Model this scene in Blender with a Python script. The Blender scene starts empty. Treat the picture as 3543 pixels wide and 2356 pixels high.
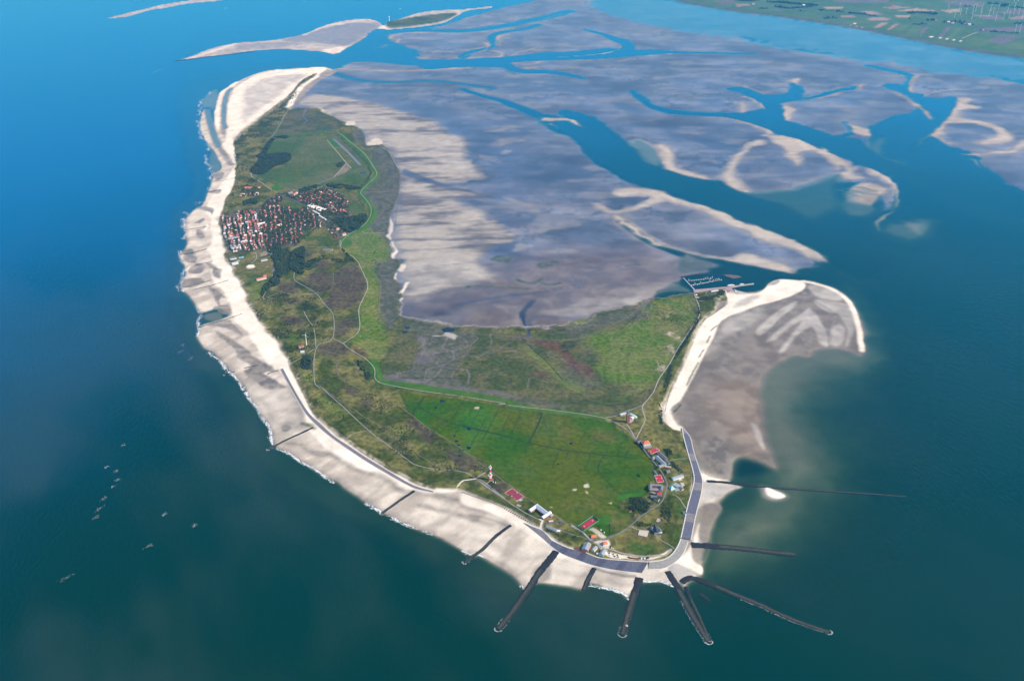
import bpy, bmesh, math, random
import numpy as np
from mathutils import Vector, Matrix

# ---------------------------------------------------------------- camera, sky, sun
scene = bpy.context.scene
CAM_H = 2093.6
cd = bpy.data.cameras.new("camera"); cam = bpy.data.objects.new("camera", cd)
scene.collection.objects.link(cam); scene.camera = cam
cam.location = (0, 0, CAM_H); cam.rotation_euler = (math.pi/2 - 0.45971, 0, 0)
cd.lens = 35; cd.sensor_width = 36; cd.clip_start = 5; cd.clip_end = 200000
SUN_EL = math.radians(38); SUN_AZ = math.radians(107)          # clockwise from +Y
sdir = Vector((math.sin(SUN_AZ)*math.cos(SUN_EL), math.cos(SUN_AZ)*math.cos(SUN_EL), math.sin(SUN_EL)))
world = bpy.data.worlds.new("World"); scene.world = world; world.use_nodes = True
wn = world.node_tree.nodes; wl = world.node_tree.links
sky = wn.new("ShaderNodeTexSky"); sky.sky_type = 'NISHITA'; sky.sun_disc = False
sky.sun_elevation = SUN_EL; sky.sun_rotation = SUN_AZ; sky.altitude = 0; sky.air_density = 1.0; sky.dust_density = 0.0; sky.ozone_density = 7.0
wl.new(sky.outputs[0], wn["Background"].inputs[0]); wn["Background"].inputs[1].default_value = 0.15
sl = bpy.data.lights.new("sun", 'SUN'); sl.energy = 4.6; sl.angle = math.radians(0.5); sl.color = (1.0, 0.915, 0.79)
sun = bpy.data.objects.new("sun", sl); scene.collection.objects.link(sun)
sun.rotation_euler = sdir.to_track_quat('Z', 'Y').to_euler(); sun.location = sdir*3000
scene.view_settings.view_transform = 'Standard'; scene.view_settings.look = 'None'
scene.view_settings.gamma = 1; scene.view_settings.use_curve_mapping = False
scene.view_settings.exposure = 0.42
scene.cycles.max_bounces = 6; scene.cycles.transparent_max_bounces = 8; scene.cycles.volume_bounces = 1
HAZE = 0.000031

C = scene.collection
rng = random.Random(7)
R = math.radians

# ---------------------------------------------------------------- materials
MATS = {}
def mat(name, col, rough=0.85, var=0.12, scale=0.4, metal=0.0, spec=0.3):
    if name in MATS: return MATS[name]
    m = bpy.data.materials.new(name); m.use_nodes = True
    n = m.node_tree.nodes; l = m.node_tree.links; b = n["Principled BSDF"]
    geo = n.new("ShaderNodeNewGeometry"); no = n.new("ShaderNodeTexNoise")
    no.inputs["Scale"].default_value = scale; no.inputs["Detail"].default_value = 5
    l.new(geo.outputs["Position"], no.inputs["Vector"])
    mr = n.new("ShaderNodeMapRange"); mr.inputs[1].default_value = 0.3; mr.inputs[2].default_value = 0.7
    mr.inputs[3].default_value = 1-var; mr.inputs[4].default_value = 1+var
    l.new(no.outputs[0], mr.inputs[0])
    mx = n.new("ShaderNodeVectorMath"); mx.operation = 'SCALE'; mx.inputs[0].default_value = col[:3]
    l.new(mr.outputs[0], mx.inputs["Scale"]); l.new(mx.outputs[0], b.inputs["Base Color"])
    b.inputs["Roughness"].default_value = rough; b.inputs["Metallic"].default_value = metal
    b.inputs["Specular IOR Level"].default_value = spec
    MATS[name] = m; return m

# ---------------------------------------------------------------- noise and shapes on the map
def _h(ix, iy, s):
    n = (ix.astype(np.int64)*374761393 + iy.astype(np.int64)*668265263 + s*1442695041) & 0xffffffff
    n = ((n ^ (n >> 13))*1274126177) & 0xffffffff
    return ((n ^ (n >> 16)) & 0xffff).astype(np.float32)/65535.0
def vnoise(x, y, s):
    xi = np.floor(x); yi = np.floor(y); fx = (x-xi).astype(np.float32); fy = (y-yi).astype(np.float32)
    fx = fx*fx*(3-2*fx); fy = fy*fy*(3-2*fy)
    a = _h(xi, yi, s); b = _h(xi+1, yi, s); c = _h(xi, yi+1, s); d = _h(xi+1, yi+1, s)
    return (a+(b-a)*fx)*(1-fy)+(c+(d-c)*fx)*fy
def fbm(x, y, sc, s, oc=4):
    t = 0; a = 1; w = 0; x = x/sc; y = y/sc
    for i in range(oc):
        c_, s_ = math.cos(i*1.1), math.sin(i*1.1)
        t = t+a*vnoise(x*c_-y*s_, x*s_+y*c_, s+i*17); w += a; a *= 0.5; x = x*2.03; y = y*2.03
    return t/w
def sstep(e0, e1, x):
    t = np.clip((x-e0)/(e1-e0), 0, 1); return t*t*(3-2*t)
def catmull(pts, closed, n=4):
    p = np.array(pts, float); m = len(p); out = []
    rngi = range(m) if closed else range(m-1)
    for i in rngi:
        if closed: p0, p1, p2, p3 = p[(i-1) % m], p[i], p[(i+1) % m], p[(i+2) % m]
        else: p0, p1, p2, p3 = p[max(i-1, 0)], p[i], p[i+1], p[min(i+2, m-1)]
        for k in range(n):
            t = k/n
            out.append(0.5*((2*p1)+(-p0+p2)*t+(2*p0-5*p1+4*p2-p3)*t*t+(-p0+3*p1-3*p2+p3)*t**3))
    if not closed: out.append(p[-1])
    return np.array(out)

# cover: colour a, colour b, noise field, low and high threshold, wetness, vegetation
COV = {
 'seabed': ((.34,.29,.18), (.42,.36,.23), 'n200', .3, .7, .3, 0),
 'deepbed': ((.020,.050,.045), (.026,.056,.050), 'n200', .3, .7, .3, 0),
 'mud':    ((.064,.084,.130), (.118,.132,.172), 'n200', .25, .75, .75, 0),  # grey mud, with the blue of the reflected sky put into its colour
 'mudlow': ((.026,.044,.085), (.044,.062,.105), 'n200', .3, .7, .85, 0),
 'mudbrown': ((.12,.095,.085), (.18,.145,.125), 'n60', .3, .7, .55, 0),
 'weed':   ((.045,.085,.045), (.11,.115,.09), 'n20', .35, .65, .5, .4),
 'ribbed': ((.125,.12,.122), (.41,.365,.30), 'streak', .36, .60, .35, 0),
 'pale':   ((.37,.335,.29), (.50,.46,.40), 'n60', .3, .7, .25, 0),
 'bar':    ((.36,.31,.25), (.50,.435,.355), 'streak', .3, .7, .15, 0),
 'dry':    ((.78,.68,.55), (.86,.765,.63), 'n60', .3, .7, 0, 0),
 'wet':    ((.45,.385,.305), (.66,.575,.46), 'shore', .36, .62, .3, 0),
 'dark':   ((.13,.112,.09), (.27,.235,.185), 'n20', .34, .66, .55, 0),
 'bay':    ((.155,.128,.098), (.235,.198,.155), 'n60', .3, .7, .5, 0),
 'baywarm': ((.22,.16,.11), (.28,.215,.155), 'n60', .3, .7, .4, 0),
 'dune':   ((.056,.076,.012), (.160,.150,.044), 'n60', .32, .68, 0, 1),
 'dunesand': ((.17,.155,.07), (.42,.37,.27), 'n20', .42, .66, 0, .7),
 'dunedark': ((.028,.044,.012), (.080,.092,.024), 'n20', .35, .65, 0, 1),
 'meadow': ((.034,.098,.001), (.080,.104,.004), 'n200', .36, .66, 0, .6),
 'meadow2': ((.038,.150,.010), (.052,.130,.012), 'n60', .3, .7, 0, .5),
 'lawn':   ((.060,.105,.018), (.130,.120,.034), 'n60', .34, .66, 0, .8),
 'dike':   ((.048,.128,.014), (.072,.140,.024), 'n60', .3, .7, 0, .3),
 'marsh':  ((.058,.078,.022), (.108,.106,.040), 'n60', .35, .66, .1, .9),
 'marshgrey': ((.070,.082,.056), (.115,.115,.085), 'n20', .35, .65, .15, .6),
 'marshbright': ((.100,.170,.014), (.150,.180,.040), 'n60', .3, .7, 0, .8),
 'marshbrown': ((.085,.050,.028), (.120,.075,.040), 'n20', .3, .7, .2, .6),
 'marshmud': ((.120,.105,.100), (.165,.145,.130), 'n20', .3, .7, .4, .3),
 'creek':  ((.130,.110,.105), (.185,.160,.145), 'n20', .3, .7, .5, 0),
 'heath':  ((.068,.050,.042), (.090,.078,.044), 'n20', .35, .65, 0, .9),
 'airfield': ((.055,.100,.022), (.105,.122,.045), 'n200', .3, .7, 0, .6),
 'scrub':  ((.026,.044,.016), (.060,.072,.028), 'n20', .35, .65, 0, 1),
 'village': ((.045,.066,.022), (.115,.110,.070), 'n20', .40, .62, 0, .7),
 'earth':  ((.26,.21,.15), (.33,.27,.20), 'n20', .3, .7, 0, .2),
 'asphalt': ((.11,.115,.13), (.14,.145,.155), 'n60', .3, .7, 0, 0),
 'fieldg': ((.060,.125,.045), (.080,.145,.055), 'n200', .3, .7, 0, .2),
 'fieldg2': ((.085,.150,.040), (.105,.165,.055), 'n200', .3, .7, 0, .2),
 'fieldbrown': ((.255,.190,.150), (.290,.220,.175), 'n200', .3, .7, 0, .1),
 'fieldtan': ((.30,.24,.17), (.34,.275,.20), 'n200', .3, .7, 0, .1),
 'fieldgrey': ((.120,.115,.110), (.150,.140,.130), 'n200', .3, .7, 0, .1),
 'rock':   ((.07,.07,.065), (.13,.125,.11), 'n20', .3, .7, .3, 0),
}
LAYERS = []
def poly(cover, pts, z=None, f=15, warp=0, op=1, smooth=True, rel=0.0, add=0):
    p = catmull(pts, True) if smooth else np.array(pts, float)
    LAYERS.append((cover, p, True, z, f, warp, op, None, rel, add))
def line(cover, pts, w, z=None, f=8, warp=0, op=1, smooth=True, rel=0.0, add=0):
    p = catmull(pts, False) if smooth else np.array(pts, float)
    LAYERS.append((cover, p, False, z, f, warp, op, w, rel, add))

class Ground:
    """evaluates the map's layers at any set of points"""
    def __init__(s, x, y, blocks):
        s.x, s.y, s.bl = x, y, blocks
        n = len(x)
        s.n = {'n200': fbm(x, y, 220, 1, 4), 'n60': fbm(x, y, 70, 50, 4), 'n20': fbm(x, y, 26, 90, 3)}
        c, q = math.cos(-.10), math.sin(-.10)
        wa = fbm(x, y, 300, 120, 3)-.5; wb = fbm(x, y, 110, 124, 3)-.5
        s.n['streak'] = .36*fbm((x*c-y*q)/8+wb*60, (x*q+y*c)+wa*90+wb*22, 70, 130, 4)+.26*fbm(x/5+y*.03, y-.16*x+wa*60, 34, 140, 3)+.38*s.n['n200']
        c, q = math.cos(-1.0), math.sin(-1.0)
        s.n['shore'] = .55*fbm((x*c-y*q)/4, (x*q+y*c), 40, 170, 3)+.45*s.n['n60']
        s.wx = fbm(x, y, 90, 210, 4)*2-1; s.wy = fbm(x, y, 90, 260, 4)*2-1
        s.z = np.full(n, -9.0, np.float32); s.col = np.zeros((n, 3), np.float32)
        s.wet = np.zeros(n, np.float32); s.veg = np.zeros(n, np.float32)
        s.rel = np.zeros(n, np.float32)
        a = np.array(COV['deepbed'][0], np.float32); s.col[:] = a
        s.bb = [(x[b].min(), x[b].max(), y[b].min(), y[b].max()) for b in blocks]
        for L in LAYERS: s.apply(*L)
        s.dz = s.rel*((fbm(x, y, 75, 300, 3)-.42)*2.0+(fbm(x, y, 24, 330, 2)-.5)*.7)
        s.z = s.z+s.dz
        s.z = np.where(s.veg > .25, np.maximum(s.z, 1.1), s.z)
        # damp sand near the water line, mottled mud with branching creeks
        bare = 1-sstep(.1, .4, s.veg)
        damp = bare*(1-sstep(.06, .50, s.z+(s.n['n60']-.5)*.35))*(1-sstep(.40, .48, s.wet))
        s.col *= (1-.36*damp)[:, None]; s.wet = np.maximum(s.wet, .5*damp)
        mud = bare*sstep(.55, .72, s.wet)*sstep(-.9, -.1, s.z)
        rg = 1-np.abs(2*fbm(x+60*s.wx, y+60*s.wy, 420, 500, 5)-1); r2 = 1-np.abs(2*fbm(x, y, 170, 520, 4)-1)
        ck = np.maximum(sstep(.915, .975, rg), .7*sstep(.93, .98, r2))*mud*(.35+.65*sstep(.42, .6, fbm(x, y, 800, 620, 3)))
        t = fbm(x, y, 380, 540, 5); t2 = fbm(x*.45+y*.1, y, 120, 580, 4)
        br = sstep(.46, .68, fbm(x+300, y, 650, 560, 5))
        k = (1+mud*((t-.5)*1.7+(t2-.5)*1.1))[:, None]
        s.col *= np.clip(k, .4, 1.9).astype(np.float32)
        s.col = s.col*(1+(mud*.6*br)[:, None]*np.array([.6, .30, .0], np.float32))
        s.col = s.col*(1-(.8*ck)[:, None])+(.8*ck)[:, None]*np.array([.028, .05, .08], np.float32)
        mk = sstep(.05, .10, s.wet)*(1-sstep(.30, .45, s.wet))*sstep(.3, .6, s.veg)*sstep(1.0, 1.5, s.z)
        rm = 1-np.abs(2*fbm(x+25*s.wx, y+25*s.wy, 190, 640, 4)-1)
        mk = mk*sstep(.955, .99, rm)*sstep(.40, .58, fbm(x, y, 420, 660, 3))
        s.col = s.col*(1-(.75*mk)[:, None])+(.75*mk)[:, None]*np.array([.10, .088, .082], np.float32)
        sh = bare*(1-sstep(.45, .6, s.wet))*sstep(.02, .1, s.z)
        fs = fbm(x*.9+y*.5, y*.9-x*.5, 34, 700, 4); s.col *= (1+sh*(fs-.5)*.30)[:, None]
        pl = mud*sstep(.60, .74, fbm(x*.5, y, 150, 600, 5))
        s.col = s.col*(1-(.35*pl)[:, None])+(.35*pl)[:, None]*np.array([.30, .27, .235], np.float32)
        s.col = s.col.astype(np.float32)
    def apply(s, cover, p, closed, z, f, warp, op, w, rel, add):
        a, b, nf, t0, t1, wet, veg = COV[cover] if cover else COV['dune']
        m = f+warp+(w or 0)
        x0, y0 = p.min(0)-m; x1, y1 = p.max(0)+m
        if closed: P, Q = p, np.roll(p, -1, 0)
        else: P, Q = p[:-1], p[1:]
        sx0 = np.minimum(P[:, 0], Q[:, 0])-m; sx1 = np.maximum(P[:, 0], Q[:, 0])+m
        sy0 = np.minimum(P[:, 1], Q[:, 1])-m; sy1 = np.maximum(P[:, 1], Q[:, 1])+m
        for bi, idx in enumerate(s.bl):
            bx0, bx1, by0, by1 = s.bb[bi]
            if bx1 < x0 or bx0 > x1 or by1 < y0 or by0 > y1: continue
            near = np.nonzero((sx0 <= bx1) & (sx1 >= bx0) & (sy0 <= by1) & (sy1 >= by0))[0]
            if len(near) == 0 and not closed: continue
            px = s.x[idx]; py = s.y[idx]
            if warp: px = px+warp*s.wx[idx]; py = py+warp*s.wy[idx]
            d2 = np.full(len(px), 1e12)
            if len(near):
                ax = P[near, 0][:, None]; ay = P[near, 1][:, None]
                ex = Q[near, 0][:, None]-ax; ey = Q[near, 1][:, None]-ay
                t = np.clip(((px-ax)*ex+(py-ay)*ey)/(ex*ex+ey*ey+1e-9), 0, 1)
                d2 = (((px-ax-t*ex)**2)+((py-ay-t*ey)**2)).min(0)
            d = np.sqrt(d2)
            if closed:
                rows = np.nonzero((np.minimum(P[:, 1], Q[:, 1]) <= py.max()) & (np.maximum(P[:, 1], Q[:, 1]) >= py.min()) & (np.maximum(P[:, 0], Q[:, 0]) >= px.min()))[0]
                ins = np.zeros(len(px), bool)
                if len(rows):
                    ay = P[rows, 1][:, None]; by = Q[rows, 1][:, None]; ax = P[rows, 0][:, None]; bx = Q[rows, 0][:, None]
                    cr = ((ay > py) != (by > py)) & (px < (bx-ax)*(py-ay)/(by-ay+1e-12)+ax)
                    ins = (cr.sum(0) % 2) == 1
                sd = np.where(ins, d, -d)
                al = sstep(-f/2, f/2, sd)
            else:
                al = 1-sstep(w/2-f/2, w/2+f/2, d)
            al = (al*op).astype(np.float32)
            if al.max() <= 0.002: continue
            if cover:
                k = sstep(t0, t1, s.n[nf][idx])[:, None].astype(np.float32)
                cc = np.array(a, np.float32)*(1-k)+np.array(b, np.float32)*k
                A = al[:, None]
                s.col[idx] = s.col[idx]*(1-A)+cc*A
                s.wet[idx] = s.wet[idx]*(1-al)+wet*al; s.veg[idx] = s.veg[idx]*(1-al)+veg*al
                s.rel[idx] = s.rel[idx]*(1-al)+rel*al
            if z is not None: s.z[idx] = s.z[idx]*(1-al)+z*al
            if add: s.z[idx] += add*al
def sample(pts):
    p = np.array(pts, float)
    ii = np.arange(len(p)); bl = [ii[i:i+48] for i in range(0, len(p), 48)]
    return Ground(p[:, 0].copy(), p[:, 1].copy(), bl)
def zat(x, y): return float(sample([(x, y)]).z[0])

# ================================================================ THE MAP: sea bed, flats, beaches, island
# shallow shelf along the open coast
poly('seabed', [(-4030,13503.6),(-3158.3,9075.2),(-2133.7,6154.8),(-1930.7,4993.8),(-1464.2,3898.2),(-1010.5,3139.6),(-477.1,2673),(-104.2,2337.8),(282,2227.3),(679.6,2300.2),(973,2415.8),(1387.2,2816.5),(1813.3,3740.5),(2149.4,4933.5),(1848.9,5523.3),(998.5,6920.9),(-1445.2,12214)], z=-4.2, f=420, warp=60)
poly('seabed', [(-3207.2,10217.7),(-2603.7,7738.8),(-2210.5,6615.2),(-2179.7,5985.8),(-1721,4543.3),(-1238.3,3628.6),(-906.2,3110.6),(-489.2,2767.4),(-165.4,2518.5),(54.7,2376.4),(294.9,2376.4),(724,2518.5),(991.5,2743.4),(1073.8,3386.9),(1533.1,3740.5),(1810.4,4342.4),(1817.5,4993.8),(1279.8,5247.4),(-1301,10891.6)], z=-2.2, f=130, warp=30)
# tidal flats
poly('mud', [(-1968.4,10433.7),(-1796,10773.8),(-1618.5,12362.6),(-1530,12991.6),(-1012.5,13433.2),(-538.6,14445.3),(6.4,15426.3),(1065.7,17017.9),(2190.6,17580.3),(2367.2,14857.1),(2607.6,13433.2),(2791.6,12669.9),(3009.5,12214),(3377.7,11651.4),(3760.2,11439.5),(4161.1,11184.3),(4484.8,10658.2),(4828.6,10389.9),(5063,9948.8),(5912.2,8906.9),(3900.4,5523.3),(3460.2,6471),(3461,7138.6),(3460.6,7549.7),(3135.9,7488.4),(2646.2,6518.5),(2476.7,6154.8),(2253.8,5985.8),(2111.2,6154.8),(1720.7,5523.3),(1777.8,5227.6),(1565.4,5067.7),(1215.9,4933.5),(889.2,4933.5),(254.4,4342.4),(-566.3,4155.5),(-1040.4,5985.8),(-2095.1,8906.9)], z=0.45, f=90, warp=60)
poly('mud', [(1084,15458.6),(1417.5,14156.6),(1760.8,13529.4),(2057.7,13139.3),(2414.8,12680.2),(2900.3,12418.7),(2700.7,12418.7),(3012.1,11845.6),(3321.1,11614.7),(3710.3,11106.8),(4105.3,10969.1),(4211.1,10638.1),(4435.3,10386.1),(4798.8,10204.2),(5046.8,9913.5),(5509,9324.1),(6140,10510.7),(5711.4,11355.5),(5454.4,11577),(5191.5,11964.3),(4767,12814.8),(4370.1,13529.4),(3760.6,14321.9),(3396.1,14721.9),(2881.5,15331),(2546.5,15989.1),(2162.5,16852.2),(1373,16852.2)], z=-0.22, f=420, warp=200)
poly('mudlow', [(-1322.9,9249.2),(-707.6,9075.2),(-175.8,8143.2),(434.2,8143.2),(706.3,7138.6),(366.6,6714.5),(-90.2,6920.9),(-442.5,7738.8),(-1032.9,8434.2)], f=200, warp=100, op=.6)
poly('mudlow', [(-501.6,10204.2),(-129.5,10204.2),(364.7,10144.9),(715.9,9857.2),(981,9478.5),(852.3,9324.1),(465.9,9637.5),(-5.1,9531),(-365.9,9857.2)], f=200, warp=80, op=.8)
poly('mudlow', [(910.1,9076.7),(1006.6,9149.7),(1100.4,8981),(1247.8,8749.5),(1123.8,8704.5),(971.5,8794.9)], f=90, op=.9)
poly('mudlow', [(1755.4,9324.1),(1890.4,9375.1),(1966.6,9174.2),(1827.5,9028.6),(1741.3,9174.2)], f=90, op=.9)
poly('mudlow', [(1465.9,7870.2),(1652.8,7842.2),(1784.9,7731.6),(1738.1,7466.8),(1673.5,7390.5),(1561.8,7544.5),(1486.7,7731.6)], f=70, op=1)
poly('mudlow', [(3051.3,9324.1),(3199.9,9324.1),(3228.2,9125.2),(3108.6,9028.6)], f=80, op=.8)
poly('mudlow', [(3632,8317.2),(3820.5,8400.6),(3975.6,8276),(3990.6,8075.6),(3808.1,7883.7),(3581.1,7809.2),(3523,8036.6)], f=70, op=.8)
poly('mudlow', [(-425.3,4647.6),(-375,4745.7),(-232.8,4788.7),(-58.7,4774.3),(115.1,4788.7),(55.9,4661.4),(-113.8,4633.9),(-279.7,4566.2),(-330,4474.1),(-373,4461.2),(-401.5,4552.9)], f=60, warp=25, op=.9)
poly('mudlow', [(250.4,5274.4),(444.8,5360.4),(572.2,5360.4),(787.8,5291.4),(749.4,4983),(604.6,5045.4),(427.4,5109.1),(305.8,5125.3)], f=120, warp=40, op=.7)
poly('mudbrown', [(-132.7,4983),(-0.9,4921.9),(116.6,4861.9),(234,4861.9),(353.2,4891.8),(291.3,4832.4),(115.1,4788.7),(-59.5,4847.2)], f=30, warp=8)
poly('pale', [(165.3,4717.3),(225,4633.9),(280.1,4606.6),(471.3,4891.8),(526.3,4847.2),(734.3,4861.9),(712.8,4689.2),(502.4,4579.6),(414.5,4526.3),(274.8,4500.1),(137.6,4526.3),(167.7,4606.6)], z=.7, f=60, warp=20, op=.75)
poly('mudbrown', [(-261.7,4422.8),(-220.3,4474.1),(-140.3,4566.2),(-56.5,4552.9),(-28.4,4500.1),(53.7,4435.5),(69.2,4372.5),(-54.4,4347.7),(-162,4360),(-243.1,4372.5)], z=.6, f=25, warp=10)
poly('mudbrown', [(108.6,4461.2),(191.2,4474.1),(283.8,4461.2),(269.1,4385),(186.8,4347.7),(107.1,4385)], z=.6, f=25, warp=10)
poly('pale', [(-85.7,4647.6),(-0.8,4620.2),(55.6,4633.9),(43.5,4526.3),(26.3,4410.1),(-6.3,4500.1),(-56.9,4593.1)], f=40, warp=12, op=.5)
poly('pale', [(721.1,4904.8),(825.8,4935),(944.6,4860),(935.2,4801.3),(853.8,4801.3),(761,4758.1),(674.3,4659.6),(554.2,4591.3),(563.7,4687.4),(660.4,4786.8)], z=.8, f=40, warp=15, op=.55)
poly('mudbrown', [(-579.4,4774.3),(-360.5,4983),(-63.1,5207.2),(381.2,5360.4),(796.4,5360.4),(964.4,5059.1),(923.6,4801.3),(623.1,4661.4),(329.9,4500.1),(53,4372.5),(-325.4,4397.5),(-552,4500.1)], f=420, warp=120, op=.75)
# channels through the flats
poly('mud', [(-72.2,9197.4),(78.9,8979),(222.8,8728.9),(316.7,8628.4),(458.2,8569),(450.1,8810.9),(609.1,8688.5),(733.1,8414.3),(798.3,8083.7),(865.5,7842.1),(961.7,7518.5),(972.4,7246.7),(1062.7,7117.1),(978.5,7365.3),(1057.1,7217.5),(1099.8,7028.4),(1296.9,6803.9),(1402.2,6738.9),(1467.5,6675),(1489.6,6591.5),(1579.8,6449.5),(1729.4,6293.6),(1957.7,6469.5),(2264,6675),(2455.9,6469.5),(1980.7,5017.2),(1774.7,5361),(1730.5,5494.6),(1592.6,5713.8),(1463.1,5896.6),(1329.9,6107.7),(1233.2,6236.8),(1067.7,6429.7),(1036.7,6519.8),(974.3,6570.9),(866.8,6738.9),(934.5,6599.7),(836.8,6751.8),(740.1,6964.2),(640.3,7217.5),(578.4,7518.5),(515.8,7909.9),(389.7,8083.7),(279.2,8338.8),(219.1,8569),(77.9,8852.4),(-71.7,9130.9)], z=-.75, f=330, warp=55)
poly('deepbed', [(-72.2,9197.4),(78.9,8979),(222.8,8728.9),(316.7,8628.4),(458.2,8569),(450.1,8810.9),(609.1,8688.5),(733.1,8414.3),(798.3,8083.7),(865.5,7842.1),(961.7,7518.5),(972.4,7246.7),(1062.7,7117.1),(978.5,7365.3),(1057.1,7217.5),(1099.8,7028.4),(1296.9,6803.9),(1402.2,6738.9),(1467.5,6675),(1489.6,6591.5),(1579.8,6449.5),(1729.4,6293.6),(1957.7,6469.5),(2264,6675),(2455.9,6469.5),(1980.7,5017.2),(1774.7,5361),(1730.5,5494.6),(1592.6,5713.8),(1463.1,5896.6),(1329.9,6107.7),(1233.2,6236.8),(1067.7,6429.7),(1036.7,6519.8),(974.3,6570.9),(866.8,6738.9),(934.5,6599.7),(836.8,6751.8),(740.1,6964.2),(640.3,7217.5),(578.4,7518.5),(515.8,7909.9),(389.7,8083.7),(279.2,8338.8),(219.1,8569),(77.9,8852.4),(-71.7,9130.9)], z=-4.5, f=120, warp=24)
poly('mud', [(1149,9637.5),(1206.7,9324.1),(1280.3,9004.8),(1412,8840.8),(1614.9,8749.5),(1826.6,8726.9),(2099.7,8704.5),(2019.7,8704.5),(2200.6,8840.8),(2276.3,8933.8),(2274.5,9223.7),(2239.2,9375.1),(2202.1,9584),(2112.5,9664.5),(2128.6,9746.2),(2277.5,9718.9),(2365.7,9426.5),(2481.1,9426.5),(2609.5,9478.5),(2709.7,9691.6),(2753.7,9913.5),(2802,9913.5),(2778.5,9637.5),(2700.5,9426.5),(2719.8,9324.1),(2922.7,9478.5),(3159.5,9691.6),(3286.2,9718.9),(3371.2,9801.4),(3345.5,9718.9),(3261.4,9637.5),(3053.9,9531),(2894,9375.1),(2693.4,9223.7),(2510.6,9125.2),(2409,9028.6),(2430.3,8933.8),(2368.9,8659.9),(2326.3,8442.8),(2434.4,8276),(2532.8,8075.6),(2594.2,7940.4),(2772.2,8036.6),(2824.8,8276),(2828.8,8408),(2815.9,8161.2),(2772,8042.6),(2669.8,7927),(2761.1,7814.3),(2756.5,7570.8),(2834,7677.3),(2985.9,8191.3),(3097.9,8345),(3326.6,8601.9),(3535,8735.7),(3659.8,8943.5),(3591.1,8668.4),(3565.7,8471.8),(3629.6,8536.4),(3695,8838.5),(3735.9,9197.4),(3699.1,9125.2),(3695.2,9531),(3661.8,9637.5),(3665,9857.2),(3768.5,9913.5),(3845.3,9857.2),(4008.5,10144.9),(4044.6,10386.1),(3812.8,10801.3),(3836.6,10834.4),(4079.2,10448.1),(4036,10204.2),(3855.5,9801.4),(3795.7,9584),(3866.5,9426.5),(3862.9,9324.1),(3980.6,9273.7),(4125.8,9324.1),(3959.4,8933.8),(3836.1,8704.5),(3437.6,8075.6),(3219.3,7754.1),(3285.4,7842.2),(3166.6,7677.3),(3076,7466.8),(3376.3,7927),(3380.2,7650.4),(3393.4,7466.8),(3450.8,7315.5),(3412.5,7028.4),(3334.2,6782.1),(3383,6570.9),(3506,6429.7),(3615.2,6274.6),(3127.9,5289.2),(2287.1,5434.5),(2232.9,5829),(2254.7,5913.7),(2388.3,6053.7),(2465.8,6107.7),(2553.7,6274.6),(2642.1,6509.7),(2666.2,6633),(2674.5,6825.8),(2634.6,6982.5),(2591.7,7098.3),(2538.9,7145.6),(2541.9,7266.2),(2481.6,7365.3),(2414.2,7623.7),(2387.7,7570.8),(2263.5,7927),(2148.9,8071.9),(2107.4,8221.7),(2025.5,8376.4),(1901.1,8536.4),(1797.3,8618.5),(2066.4,8550.1),(1756.5,8637.7),(1446.2,8704.5),(1303,8840.8),(1222.5,9076.7),(1166.7,9375.1)], z=-.7, f=260, warp=50)
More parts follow.
